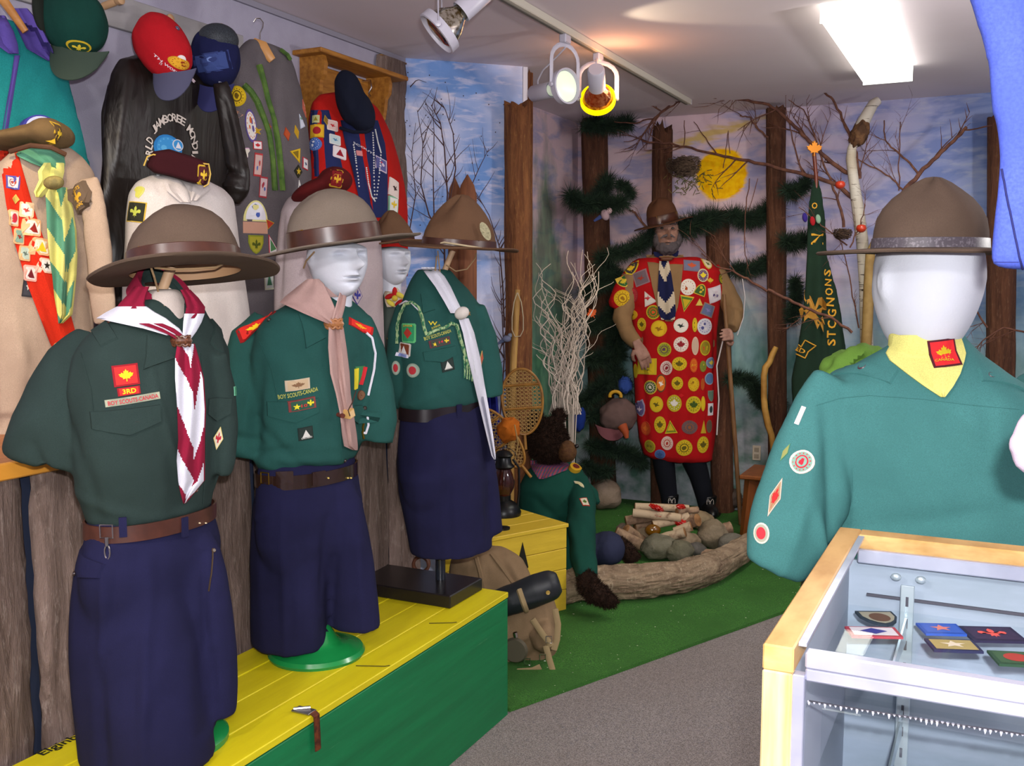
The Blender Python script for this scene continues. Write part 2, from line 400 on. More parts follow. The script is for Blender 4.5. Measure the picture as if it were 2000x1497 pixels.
def drape(tree, P, rows, nc=7, lift=.012, thick=.006, colf=None, curl=.006, sub=6):
    """hanging strip of cloth lying on a surface. rows=(y, xl, xr); colf(u,v)->material index"""
    R = []
    for i in range(len(rows)-1):
        for q in range(sub):
            t = q/sub; R.append([rows[i][k]*(1-t)+rows[i+1][k]*t for k in range(3)])
    R.append(list(rows[-1])[:3]); nr = len(R); mb = MB(); last = [None]*(nc+1); G = []; N = []
    for i, (y, xl, xr) in enumerate(R):
        row = []
        for j in range(nc+1):
            u = j/nc; x = xl+(xr-xl)*u; fr = frame_at(tree, x, y) if tree else None
            p0 = atv(x, y, P, 0); D = None
            if fr is not None:
                D = (fr[0]-EYE).dot(NRM)
            elif last[j] is not None: D = last[j]
            else: D = P[0]*NRM.x+P[1]*NRM.y
            if last[j] is not None: D = last[j]+max(-.045, min(.045, D-last[j]))*.75
            last[j] = D; dd = ray(x, y); lf = lift+curl*math.sin(u*PI*3+i*.06)*math.sin(u*PI)
            row.append(EYE+dd*((D-lf)/dd.dot(NRM)))
        G.append(row)
    V = [p for r in G for p in r]; b = len(V); V += [p+NRM*thick for p in V[:b]]; w = nc+1; F = []; M_ = []
    for i in range(nr-1):
        for j in range(nc):
            c = colf((j+.5)/nc, (i+.5)/(nr-1)) if colf else 0
            a = i*w+j; F.append((a, a+w, a+w+1, a+1)); M_.append(c); F.append((b+a, b+a+1, b+a+w+1, b+a+w)); M_.append(c)
    for i in range(nr-1):
        for j in (0, nc): a = i*w+j; F.append((a, a+w, b+a+w, b+a)); M_.append(M_[0])
    for j in range(nc):
        for i in (0, nr-1): a = i*w+j; F.append((a, a+1, b+a+1, b+a)); M_.append(M_[0])
    mb.add(V, F, M_); return mb
def twigs(mb, p, d, L, r, depth, rnd, plane=None, m=0, spread=.7, nseg=5):
    pts = [Vector(p)]; d = Vector(d).normalized()
    for i in range(nseg):
        d = (d+Vector((rnd.uniform(-1, 1), rnd.uniform(-1, 1)*.3, rnd.uniform(-1, 1)))*.16).normalized()
        pts.append(pts[-1]+d*L/nseg)
    mb.tube(pts, [r*(1-.75*i/nseg) for i in range(nseg+1)], 5, m)
    if depth > 0:
        for i in range(1, nseg+1):
            if rnd.random() < .75:
                s = rnd.choice((-1, 1)); d2 = (d+(LAT*s+UP*rnd.uniform(-.2, .6))*spread).normalized()
                twigs(mb, pts[i], d2, L*rnd.uniform(.3, .6), r*.55, depth-1, rnd, plane, m, spread, 4)
# ================================================================= the setting
XL, YB, ZC, XR, YR = -2.45, 5.97, 2.40, 1.55, -1.7
def mural(name, which):
    t = NT(name); g = t.n('ShaderNodeNewGeometry'); sp = t.n('ShaderNodeSeparateXYZ'); t.l(g.outputs['Position'], sp.inputs[0])
    X, Y, Z = sp.outputs
    def ns(scale, st, det=4, dist=0):
        mp = t.n('ShaderNodeMapping'); mp.inputs['Scale'].default_value = st; t.l(g.outputs['Position'], mp.inputs[0])
        nd = t.n('ShaderNodeTexNoise'); nd.inputs['Scale'].default_value = scale; nd.inputs['Detail'].default_value = det
        nd.inputs['Distortion'].default_value = dist; t.l(mp.outputs[0], nd.inputs['Vector']); return nd.outputs[0]
    hz = ns(3.2, (1, 1, 3.2), 5, .6); fine = ns(9, (1, 1, 4), 4, .4)
    if which == 'panel':
        c = t.mix(t.ramp(ns(2.4, (1, 1, 1.2), 4, .5), .38, .62), lin('6f94cf'), lin('ccd0ea'))
        c = t.mix(t.ramp(fine, .5, .8), c, lin('dfd9e8'))
    else:
        right = t.ramp(X, -1.5, .1); c = t.mix(right, lin('d8bcc4'), lin('7c98cc'))
        blu = t.ramp(t.math('ADD', hz, t.math('MULTIPLY', right, .06)), .46, .62); c = t.mix(t.math('MULTIPLY', blu, .75), c, t.mix(right, lin('9498c0'), lin('5674b4')))
        c = t.mix(t.math('MULTIPLY', t.ramp(fine, .52, .75), .6), c, t.mix(right, lin('dcc6c8'), lin('a9b4c8')))
        low = t.ramp(t.math('ADD', Z, t.math('MULTIPLY', t.math('SUBTRACT', ns(4, (1, 1, .4)), .5), .9)), 1.5, .95)
        c = t.mix(low, c, t.mix(t.ramp(ns(7, (1, 1, .5), 5), .35, .65), lin('55807a'), lin('93b3b6')))
        g2 = t.ramp(t.math('ADD', Z, t.math('MULTIPLY', t.math('SUBTRACT', ns(5, (1, 1, 1)), .5), .8)), .85, .45)
        c = t.mix(g2, c, t.mix(t.ramp(ns(9, (1, 1, 1.2), 6), .32, .72), lin('55786a'), lin('b9b8c4')))
        if which == 'back':
            s = ony(1408, 340, YB); dx = t.math('SUBTRACT', X, s.x); dz = t.math('SUBTRACT', Z, s.z)
            d = t.math('SQRT', t.math('ADD', t.math('MULTIPLY', dx, dx), t.math('MULTIPLY', dz, dz)))
            d = t.math('ADD', d, t.math('MULTIPLY', t.math('SUBTRACT', fine, .5), .05))
            c = t.mix(t.ramp(d, .165, .145), c, t.mix(t.ramp(ns(30, (1, 1, 1)), .4, .7), lin('ffc90a'), lin('f2a800')))
            s2 = ony(1390, 262, YB); e = t.math('ADD', t.math('ABSOLUTE', t.math('SUBTRACT', Z, t.math('ADD', t.math('MULTIPLY', t.math('SUBTRACT', X, s2.x), .22), s2.z))), t.math('MULTIPLY', t.math('ABSOLUTE', t.math('SUBTRACT', X, s2.x)), .12))
            c = t.mix(t.math('MULTIPLY', t.ramp(t.math('ADD', e, t.math('MULTIPLY', t.math('SUBTRACT', fine, .5), .12)), .055, .02), .8), c, lin('d0b050'))
        if which == 'left':
            p = onx(1066, 290, XL); e = t.math('SUBTRACT', t.math('ABSOLUTE', t.math('SUBTRACT', Y, p.y)), t.math('MULTIPLY', t.math('SUBTRACT', p.z, Z), .42))
            e = t.math('ADD', e, t.math('MULTIPLY', t.math('SUBTRACT', ns(10, (1, 1, .5), 5), .5), .45))
            c = t.mix(t.math('MULTIPLY', t.ramp(e, .10, -.12), .78), c, t.mix(t.ramp(ns(16, (1, 1, .5)), .4, .62), lin('2c5a3c'), lin('4d7c55')))
            c = t.mix(t.ramp(Y, 3.75, 3.74), c, t.mix(t.ramp(ns(14, (1, 1, 1), 2), .3, .7), lin('a09cae'), lin('a8a4b6')))
    t.base(c); t.b.inputs['Roughness'].default_value = .85; t.b.inputs['Specular IOR Level'].default_value = .15
    mp = t.n('ShaderNodeMapping'); t.l(g.outputs['Position'], mp.inputs[0])
    nd = t.n('ShaderNodeTexNoise'); nd.inputs['Scale'].default_value = 260; t.l(mp.outputs[0], nd.inputs['Vector']); t.bump(nd.outputs[0], .25, .003)
    return t.m
def carpet():
    t = NT('carpet'); a = t.noise(330, 2, (1, 1, 1)); b = t.noise(150, 2); c = t.mix(t.ramp(a, .36, .62), lin('6d6663'), lin('a39b97'))
    c = t.mix(t.math('MULTIPLY', t.ramp(b, .55, .75), .6), c, lin('5d5f6e')); c = t.mix(t.math('MULTIPLY', t.ramp(t.noise(2, 3), .4, .7), .3), c, lin('7c6e66'))
    t.base(c); t.b.inputs['Roughness'].default_value = 1; t.b.inputs['Specular IOR Level'].default_value = .05; t.bump(a, .9, .006); return t.m
def turf():
    t = NT('turf'); a = t.noise(260, 3, (1, 1, 1)); c = t.mix(t.ramp(a, .35, .65), lin('1c5012'), lin('4c9430'))
    c = t.mix(t.ramp(t.noise(5, 4), .35, .7), c, lin('2f6a1a')); c = t.mix(t.ramp(t.noise(60, 1), .76, .8), c, lin('dfe0c8'))
    t.base(c); t.b.inputs['Roughness'].default_value = .95; t.bump(a, 1, .01); return t.m
plaster = mat('plaster_ceiling', 'e2d6dc', .9, spec=.1, var=(1.2, 'dccfd4', .4, .7), bump=(320, .15, .002))
def slab(name, lo, hi, m):
    c = [(lo[i]+hi[i])/2 for i in range(3)]; return struct(obj(name, MB().box(c, [hi[i]-lo[i] for i in range(3)]), m, smooth=False))
slab('floor', (XL-.1, YR-.1, -.05), (XR+.1, YB+.1, 0), carpet())
slab('ceiling', (XL-.1, YR-.1, ZC), (XR+.1, YB+.1, ZC+.05), plaster)
slab('wall_left', (XL-.1, YR-.1, 0), (XL, YB+.1, ZC), mural('mural_left', 'left'))
slab('wall_back', (XL, YB, 0), (XR, YB+.1, ZC), mural('mural_back', 'back'))
slab('wall_right', (XR, YR-.1, 0), (XR+.1, YB+.1, ZC), mat('paint_right', 'a29cae', .9))
slab('wall_front', (XL, YR-.1, 0), (XR, YR, ZC), mat('paint_front', 'a8a4b0', .9))
# angled painted panel across the corner
A0, A1 = onz(785, 113, ZC), onz(1022, 130, ZC); A0.z = A1.z = 0
dA = (A1-A0).normalized(); nA = Vector((dA.y, -dA.x, 0))
mb = MB(); mb.prism([A0, A1, A1+UP*ZC, A0+UP*ZC], -nA*.02)
pnl = struct(obj('wall_angled', mb, mural('mural_panel', 'panel'), smooth=False))
mb = MB(); mb.prism([A1-dA*.004, A1+dA*.022, A1+dA*.022+UP*(ZC-.001), A1-dA*.004+UP*(ZC-.001)], -nA*.035+nA*.004)
struct(obj('trim_1', mb, mat('trim_white', 'd8d6e2', .7), smooth=False))
mb = MB(); mb.box((XL+.006, (1.5+A0.y)/2, ZC-.012), (.012, A0.y-1.5, .02)); struct(obj('trim_2', mb, mat('trim_grey', '8f8c9a', .8), smooth=False))
# turf
g0 = onz(997, 1392, 0); g1 = onz(1533, 1199, 0); gd = (g1-g0).normalized()
q0 = g0.copy(); q1 = g1+gd*1.4
mb = MB(); mb.prism([Vector((XL+.01, q0.y, 0.001)), Vector((q0.x, q0.y, .001)), Vector((q1.x, q1.y, .001)), Vector((XR-.01, q1.y+.05, .001)), Vector((XR-.01, YB-.01, .001)), Vector((XL+.01, YB-.01, .001))], UP*.013)
tag(obj('turf_carpet', mb, turf(), smooth=False), 'green artificial grass carpet on the floor under the campfire scene', 'grass carpet')
# ceiling fixture
fx = root('fluorescent_fixture', (-.52, 4.45, 2.32), 'long white fluorescent light box glowing on the ceiling', 'light')
obj('diffuser', MB().box((-.52, 4.45, 2.362), (.215, 1.25, .07), bev=.012), mat('diffuser', 'ffffff', .5, emit=('fffff0', 3.2)), fx, smooth=False)
for yy in (3.822, 5.078): obj('end_cap', MB().box((-.52, yy, 2.364), (.219, .006, .07)), mat('cap_white', 'd8dcd0', .5, emit=('f8fff0', 1.6)), fx, smooth=False)
obj('mounting_plate', MB().box((-.52, 4.45, 2.397), (.18, 1.24, .004)), mat('enamel_white', 'd8d6d8', .4), fx, smooth=False)
# track and lamps
enam = mat('lamp_enamel', 'bcb9c6', .35, spec=.5); XT = -1.585
trk = root('light_track', (XT, 3.4, 2.36), 'long white lighting track rail fixed along the ceiling', 'track')
obj('rail', MB().box((XT, 3.375, 2.384), (.036, 4.15, .03), bev=.003), mat('track_paint', 'c9c3b4', .5), trk, smooth=False)
obj('conductor_slot', MB().box((XT-.004, 3.375, 2.3675), (.012, 4.1, .004)), mat('slot_dark', '6a665e', .6), trk, smooth=False)
obj('end_cap', MB().box((XT, 5.456, 2.384), (.034, .014, .03), bev=.002), enam, trk, smooth=False)
def spotlamp(y, label, aim, bulb_m, hang, ring_m=None, socket_back=.12, rr=.068, yaxis=None, blen=.06):
    d = Vector(aim).normalized(); c = Vector((XT, y, 2.37-hang)); t = root('spot_lamp', (XT, y, 2.37-hang), label, 'spot lamp', 'spot lamps on the ceiling track')
    ax = Vector(yaxis).normalized() if yaxis else d.cross(UP).normalized()
    obj('adapter', MB().box((XT, y, 2.352), (.03, .055, .034), bev=.004), enam, t)
    mb = MB(); hh = hang-.035
    pts = [c+ax*rr*1.12+UP*0]+[c+ax*(rr*1.12)+UP*(hh*.6)]+[c+ax*(rr*1.12*math.cos(a))+UP*(hh*.6+hh*.38*math.sin(a)) for a in np.linspace(.3, PI-.3, 8)]+[c-ax*rr*1.12+UP*hh*.6, c-ax*rr*1.12]
    mb.tube(pts, .0095, 8, flat=.28, flatdir=ax.cross(UP)); obj('yoke', mb, enam, t)
    R = d.to_track_quat('Z', 'Y').to_matrix()
    obj('lamp_ring', MB().lathe(c, [(rr, -.012), (rr*1.04, -.012), (rr*1.06, .016), (rr*.98, .018), (rr*.93, .012), (rr*.93, -.008), (rr, -.012)], 36, 0, R, False, False), ring_m or enam, t)
    obj('bulb', MB().lathe(c, [(.001, .012), (rr*.55, .014), (rr*.9, .006), (rr*.9, -.004), (rr*.74, -blen*.55), (rr*.42, -blen), (rr*.36, -blen-.02)], 32, 0, R), bulb_m, t)
    obj('socket', MB().lathe(c, [(rr*.5, -blen-.012), (rr*.5, -blen-socket_back), (rr*.42, -blen-socket_back-.008), (.001, -blen-socket_back-.008)], 24, 0, R, False), enam, t)
    e = c-d*(blen+socket_back*.8); mb = MB()
    mb.tube([e+UP*.02, e+UP*.05, e+UP*.085+d*.03, c+UP*(hh*.8)-d*.03, c+UP*hh*.9, Vector((XT, y, 2.35))], .0035, 6); obj('cable', mb, enam, t)
    for s in (1, -1): obj('knob', MB().lathe(c+ax*rr*1.1*s, [(.009, 0), (.009, .01*1), (.001, .012)], 10, 0, (ax*s).to_track_quat('Z', 'Y').to_matrix()), enam, t)
    return c, d, t
chrome = mat('bulb_silver', 'c8c4b4', .12, metal=.9, var=(60, '6a5a3a', .45, .6))
spotlamp(2.74, 'white spot lamp nearest the viewer showing its silver reflector', -LAT*.72-UP*.66-NRM*.12, chrome, .20, blen=.075, rr=.07, yaxis=NRM)
spotlamp(3.72, 'white spot lamp with a pale frosted bulb facing right, left of the glowing one', (.93, -.38, .02), mat('bulb_frost', 'dfe8d0', .25, emit=('eaf6dc', .35), spec=.6), .2, rr=.066)
cy, dy, _ = spotlamp(4.08, 'white spot lamp with a glowing yellow ring and dark bulb, farthest along the track', NRM*.86-UP*.48+LAT*.12, mat('bulb_amber', '8a6a48', .15, metal=.7, emit=('ff5a10', .12), var=(70, '30201a', .4, .6)), .19, mat('ring_glow', 'ffe000', .4, emit=('ffe200', 1.3)), rr=.072, yaxis=LAT)
light('spot_lamp_glow', 'POINT', cy+Vector((.07, -.02, .05)), 2.6, (1, .45, .2), .05)
light('spot_lamp_beam', 'SPOT', cy+dy*.05, SPOT_E, (1, .8, .55), .03, (-1.6, 5.7, 1.0), spot=1.3, blend=.6)
light('spot_lamp_graze', 'SPOT', (XT+.09, 3.62, 2.2), 6, (1, .86, .55), .02, (-.9, 3.75, 2.45), spot=.9, blend=.5)
# outlet
o = root('power_outlet', ony(1478, 885, YB), 'small ivory power outlet low on the painted back wall', 'outlet')
p = ony(1478, 885, YB); obj('cover_plate', MB().box(p-Vector((0, .004, 0)), (.05, .008, .09), bev=.003), mat('ivory', 'cfc2ac', .5), o)
for s in (-1, 1): obj('socket', MB().box(p+Vector((0, -.0095, .02*s)), (.028, .003, .026), bev=.001), mat('ivory2', 'a89a84', .5), o)

# ================================================================= painted chest on the left
def paintwood(name, c1, c2, c3, st=(1, 9, 1), sc=14):
    t = NT(name); a = t.noise(sc, 6, st, .65); c = t.mix(t.ramp(a, .3, .75), lin(c1), lin(c2))
    c = t.mix(t.ramp(t.noise(sc*2.2, 6, st, .7), .66, .74), c, lin(c3))
    t.base(c); t.b.inputs['Roughness'].default_value = .45; t.b.inputs['Specular IOR Level'].default_value = .35; t.bump(a, .35, .003); return t.m
yel = paintwood('paint_yellow', 'd2c417', 'c3b212', '8c8a20', (6, .5, 6), 5); grn = paintwood('paint_green', '107443', '0c6238', '5a8a62', (3, .55, 9), 4)
ZT = .41; X0, X1, Y0, Y1 = -1.785, -1.375, .62, 2.79
ch = root('storage_chest', ((X0+X1)/2, 1.7, 0), 'long low wooden chest with yellow plank lid and scuffed green front', 'chest')
w = (X1-X0)/4
for i in range(4):
    a = X0+w*i+.0012; b = X0+w*(i+1)-.0012
    obj('lid_plank', MB().box(((a+b)/2, (Y0+Y1)/2, ZT-.009-.0008*(i % 2)), (b-a, Y1-Y0, .018), bev=.002), yel, ch, smooth=False)
obj('front_panel', MB().box((X1-.012, (Y0+Y1)/2, (ZT-.022)/2), (.02, Y1-Y0-.006, ZT-.022), bev=.002), grn, ch, smooth=False)
obj('end_panel', MB().box(((X0+X1)/2, Y1-.014, (ZT-.022)/2), (X1-X0-.03, .02, ZT-.022), bev=.002), grn, ch, smooth=False)
obj('end_panel', MB().box(((X0+X1)/2, Y0+.014, (ZT-.022)/2), (X1-X0-.03, .02, ZT-.022), bev=.002), grn, ch, smooth=False)
obj('back_panel', MB().box((X0+.012, (Y0+Y1)/2, (ZT-.022)/2), (.02, Y1-Y0-.03, ZT-.022), bev=.002), grn, ch, smooth=False)
for yb in (2.16, 2.52):     # hinge marks pencilled on the lid
    pass
lp = onz(598, 1392, ZT)
rust = mat('hasp_rust', '7a4026', .55, metal=.5, var=(60, '4a2a20', .4, .6)); zinc = mat('zinc', '9a9898', .35, metal=.9)
mb = MB(); mb.box((X1-.03, lp.y, ZT+.003), (.05, .03, .004), bev=.001); mb.tube([(X1-.05, lp.y-.012, ZT+.008), (X1-.02, lp.y+.012, ZT+.008)], .004, 8); obj('hasp_plate', mb, zinc, ch)
mb = MB(); mb.tube([(X1-.004, lp.y, ZT+.004), (X1+.006, lp.y, ZT-.002), (X1+.007, lp.y+.001, ZT-.05), (X1+.007, lp.y+.002, ZT-.085)], .011, 10, flat=.25, flatdir=(1, 0, 0)); obj('hasp_strap', mb, rust, ch, label='rusty hasp strap')
mb = MB(); vs_, fs_ = textmesh('Elginburg'); c0 = onz(118, 1462, ZT+.0005)
mb.add([(c0.x-.012-b*.017, c0.y+.035+a*.075, ZT+.0012) for a, b in [(v[0], v[1]) for v in vs_]], fs_); obj('handwriting', mb, mat('marker_black', '1a1a10', .8), ch, smooth=False)
for (ax, ay), (bx, by) in (((838, 1218), (884, 1217)), ((695, 1301), (752, 1302))):
    a = onz(ax, ay, ZT+.001); b = onz(bx, by, ZT+.001); obj('hinge_scratch', MB().tube([a, b, b+Vector((.008, .01, 0))], .0012, 5), mat('scratch', '4a4410', .9), ch)
# ================================================================= bark slab wall and ledge
def bark(name, c1, c2, c3, sc=9, st=(3, 3, .35)):
    t = NT(name); a = t.noise(sc, 8, st, .7, .8); b = t.noise(sc*5, 5, (2, 2, .5), .7); c = t.mix(t.ramp(a, .33, .66), lin(c1), lin(c2))
    c = t.mix(t.ramp(b, .55, .8), c, lin(c3)); t.base(c); t.b.inputs['Roughness'].default_value = .85; t.b.inputs['Specular IOR Level'].default_value = .25
    t.bump(t.math('ADD', a, t.math('MULTIPLY', b, .4)), .9, .02); return t.m
bk = bark('bark_slab', '54443c', '86726a', 'a09088'); bkr = bark('bark_red', '42281d', '6a4430', '84604a'); bko = bark('bark_orange', '573120', '8b5a35', 'a07444')
core = mat('sapwood', '8c6a44', .8, var=(30, '6a4a2c', .4, .6, (1, 1, .1)))
def halfslab(p0, p1, w, depth, outv, seed, m=0, nu=9, nv=26, jag=0.0, edge=.012):
    """rough half-round board standing from p0 to p1, bulging towards outv"""
    p0, p1, outv = Vector(p0), Vector(p1), Vector(outv).normalized(); ax = (p1-p0).normalized(); sd = ax.cross(outv).normalized(); R = []
    for i in range(nv+1):
        t = i/nv; c = p0.lerp(p1, t); ring = []
        el = noise.noise(Vector((seed, t*5, 1)))*edge*1.6+noise.noise(Vector((seed, t*19, 1)))*edge; er = noise.noise(Vector((seed, t*5, 7)))*edge*1.6+noise.noise(Vector((seed, t*19, 9)))*edge
        for j in range(nu+1):
            u = j/nu*2-1; x = u*w/2+(el if u < 0 else er)*abs(u); h = depth*math.sqrt(max(0, 1-abs(u)**2.4))
            h += (noise.noise(Vector((u*5+seed, t*4, 0)))*.5+noise.noise(Vector((u*14+seed*3, t*9, 3)))*.5)*depth*.3*(1-abs(u)**6)
            q = c+sd*x+outv*max(h, 0)
            if jag and i == nv: q += ax*jag*(noise.noise(Vector((u*7, seed, 5)))+.3)
            ring.append(q)
        ring.append(c+sd*w*.48-outv*.004); ring.append(c-sd*w*.48-outv*.004); R.append(ring)
    return MB().rings(R, m)
wl = root('bark_slab_wall', (-1.86, 1.7, 0), 'low partition of rough vertical bark slabs behind the uniform forms', 'partition')
yy = .74; rnd = random.Random(3); k = 0; ws = [.22, .25, .20, .24, .21, .26, .22, .2, .24, .2, .22]
while yy < 2.95:
    w_ = ws[k % len(ws)]; lean = rnd.uniform(-.012, .012)
    obj('bark_slab', halfslab((-1.845, yy+w_/2, .0), (-1.845, yy+w_/2+lean, 1.0), w_-.008, .032, (1, 0, 0), k*3.7+1, edge=.009), [bk], wl)
    yy += w_+.004; k += 1
obj('backing_board', MB().box((-1.862, 1.85, .5), (.02, 2.25, .99)), mat('backing_blue', '1c2438', .8), wl, smooth=False)
lg = root('display_ledge', (-2.13, 1.85, 1.0), 'varnished wooden ledge on top of the bark slab partition', 'ledge')
wood_or = mat('varnish_orange', 'a8662a', .35, spec=.5, var=(8, '8a4a1c', .3, .7, (6, .6, 6)))
obj('top_board', MB().box((-2.125, 1.85, 1.018), (.63, 2.3, .03), bev=.004), wood_or, lg)
obj('edge_strip', MB().box((-1.808, 1.85, 1.015), (.012, 2.3, .036), bev=.003), mat('varnish_yellow', 'c98a34', .3, spec=.5), lg)
# ================================================================= yellow crate
ct = root('yellow_crate', (-1.75, 3.7, 0), 'yellow painted plank crate standing on the grass carpet', 'crate')
c1 = onz(1107, 1190, 0); ZK = .372; yc = paintwood('paint_crate', 'd6b636', 'c8a830', '8a7020', (1, 1, 6), 8)
K1 = (c1.x, c1.y); Xk0 = -2.10; Yk1 = c1.y; Yk0 = Yk1-.0   # front right lower corner; crate runs towards the wall
top1 = onz(1107, 1030, ZK); cf = onz(960, 1058, ZK); ce = (Vector((cf.x, cf.y, 0))-Vector((top1.x, top1.y, 0))).normalized(); cp = Vector((-ce.y, ce.x, 0))
if cp.dot(NRM) < 0: cp = -cp
K = Vector((top1.x, top1.y, 0)); LK, DK = .62, .34
def kpt(a, b, z): return K+ce*a+cp*b+UP*z
Rk = Matrix((ce, cp, UP)).transposed()
for i in range(4):
    z0, z1 = .0145+.0895*i, .0145+.0895*(i+1)-.002
    obj('plank', MB().box(kpt(LK/2, .009, (z0+z1)/2), (LK, .018, z1-z0), R=Rk, bev=.002), yc, ct, smooth=False)
    obj('plank', MB().box(kpt(.009, DK/2+.009, (z0+z1)/2), (.018, DK-.02, z1-z0), R=Rk, bev=.002), yc, ct, smooth=False)
for i in range(3):
    obj('lid_board', MB().box(kpt(LK/2, -.006+.118*i+.058, ZK+.008), (LK+.012, .1165, .016), R=Rk, bev=.002), yc, ct, smooth=False)
for (a, z, s) in ((.235, .345, 1), (.31, .325, .6)):       # dark painted tree marks on the crate front
    obj('painted_mark', MB().prism([kpt(a, -.001, z), kpt(a-.03*s, -.001, z-.11*s), kpt(a, -.001, z-.14*s), kpt(a+.03*s, -.001, z-.1*s)], -cp*.0012), mat('paint_black', '1c1a12', .7), ct, smooth=False)
# ================================================================= wall shelf with pegs
pine = mat('pine_wood', 'ae762f', .5, spec=.35, var=(10, '85521c', .35, .7, (6, .8, 6)))
s0 = onx(570, 98, XL); s1 = onx(797, 148, XL); zs = s0.z; f0 = onz(625, 90, zs); ds = f0.x-XL; f1 = onz(797, 150, zs)
ye = f1.y; y0 = s0.y
sh = root('wall_shelf', (XL, (y0+ye)/2, zs-.3), 'small pine wall shelf with scalloped brackets high on the left wall', 'shelf')
obj('shelf_board', MB().box((XL+ds/2, (y0+ye)/2, zs-.009), (ds, ye-y0, .018), bev=.003), pine, sh, smooth=False)
for yb in (y0+.045, ye-.12):
    prof = [(0, 0), (.8, 0), (.86, -.03), (.82, -.07), (.7, -.09), (.66, -.13), (.6, -.17), (.5, -.19), (.42, -.2), (.42, -.24), (.3, -.26), (.22, -.29), (.1, -.3), (0, -.3)]
    obj('bracket', MB().prism([Vector((XL+a*ds, yb, zs-.018+b)) for a, b in prof], Vector((0, .022, 0))), pine, sh, smooth=False)
obj('back_rail', MB().box((XL+.01, (y0+ye)/2-.04, zs-.10), (.018, ye-y0-.18, .14), bev=.003), pine, sh, smooth=False)
hp = onx(712, 168, XL+.03); mb = MB(); mb.tube([Vector((XL+.02, hp.y, hp.z+.02)), hp+Vector((.03, 0, .02)), hp+Vector((.035, 0, -.01)), hp+Vector((.02, 0, -.03)), hp+Vector((0.03, 0, -.045))], .004, 8); obj('coat_hook', mb, mat('chrome', 'd0ccd0', .15, metal=1), sh)
# peg rail board
pr = root('peg_rail', (XL+.01, 1.9, 2.2), 'long grey board with wooden pegs high on the left wall', 'peg rail')
pa, pb = onx(268, 2, XL+.02), onx(230, 54, XL+.02); pe = onx(560, 92, XL+.02)
obj('rail_board', MB().box((XL+.01, 1.95, (pa.z+pb.z)/2), (.018, 1.75, (pa.z-pb.z)), bev=.002), mat('rail_grey', '8f8c8c', .7, var=(12, '9c989a', .3, .7)), pr, smooth=False)
for px, py in ((222, 9), (320, 45), (420, 62), (130, 5)):
    q = onx(px, py, XL+.06); mb = MB(); mb.lathe((XL+.018, q.y, q.z), [(.011, 0), (.011, .05), (.008, .055), (.014, .065), (.014, .078), (.001, .084)], 12, 0, Vector((1, -.05, .12)).to_track_quat('Z', 'Y').to_matrix()); obj('peg', mb, mat('peg_wood', 'b08c68', .5), pr)
# ================================================================= glass display case
cs = root('display_case', (.5, 1.38, 0), 'glass topped display case with oak edging, badges laid out inside', 'display case')
cx0, cyf, cyb, cx1 = -.22, 1.085, 1.675, 1.15
oak = mat('oak', 'cda468', .45, spec=.3, var=(9, 'a97c42', .35, .7, (2, .8, 5))); oakv = mat('oak_light', 'd8c092', .45, spec=.3, var=(9, 'b48a54', .35, .7, (6, 6, .5)))
alu = mat('aluminium', 'c9cadb', .35, metal=.55, spec=.5, var=(7, 'aeb0c4', .4, .6)); lin_w = mat('case_lining', 'a2a9b6', .7)
tw = .034
obj('top_edge', MB().box((cx0+tw/2, (cyf+cyb)/2, .985), (tw, cyb-cyf, .03), bev=.002), oak, cs, smooth=False)
obj('top_edge', MB().box(((cx0+cx1)/2, cyb-.02, .985), (cx1-cx0-2*tw, .04, .03), bev=.002), oak, cs, smooth=False)
obj('top_edge', MB().box((cx1-tw/2, (cyf+cyb)/2, .985), (tw, cyb-cyf, .03), bev=.002), oak, cs, smooth=False)
obj('stile', MB().box((cx0+.0165, cyf+.010, .485), (.033, .02, .97), bev=.002), oakv, cs, smooth=False)
obj('metal_stile', MB().box((cx0+.0395, cyf+.008, .485), (.013, .014, .97), bev=.001), alu, cs, smooth=False)
obj('metal_stile', MB().box((cx0+.039, (cyf+cyb)/2, .9965), (.009, cyb-cyf-.05, .004)), alu, cs, smooth=False)
obj('side_panel', MB().box((cx0+.012, (cyf+cyb)/2+.01, .485), (.018, cyb-cyf-.03, .965)), lin_w, cs, smooth=False)
obj('side_panel', MB().box((cx1-.012, (cyf+cyb)/2, .485), (.018, cyb-cyf-.03, .965)), lin_w, cs, smooth=False)
obj('front_rail', MB().box(((cx0+.046+cx1)/2, cyf+.008, .9885), (cx1-cx0-.046, .016, .019), bev=.002), alu, cs, smooth=False)
obj('front_rail', MB().box(((cx0+.046+cx1)/2, cyf+.012, .9705), (cx1-cx0-.046, .016, .015), bev=.002), alu, cs, smooth=False)
obj('back_rail', MB().box(((cx0+cx1)/2, cyb-.046, .968), (cx1-cx0-.07, .012, .022), bev=.002), alu, cs, smooth=False)
for i, (a, b, yo) in enumerate(((cx0+.02, .32, 0), (.30, cx1-.02, -.012))):
    obj('sliding_door', MB().box(((a+b)/2, cyb-.024+yo, .48), (b-a, .008, .95), bev=.001), mat('door_grey', '9ca5b4', .6, var=(5, '929ca8', .4, .6, (1, 1, 5))), cs, smooth=False)
dk = mat('dark_line', '4a4650', .6)
obj('door_track', MB().box((.47, cyb-.041, .905), (1.28, .004, .004)), dk, cs, smooth=False)
obj('door_edge', MB().box((-.112, cyb-.0325, .48), (.004, .004, .85)), dk, cs, smooth=False)
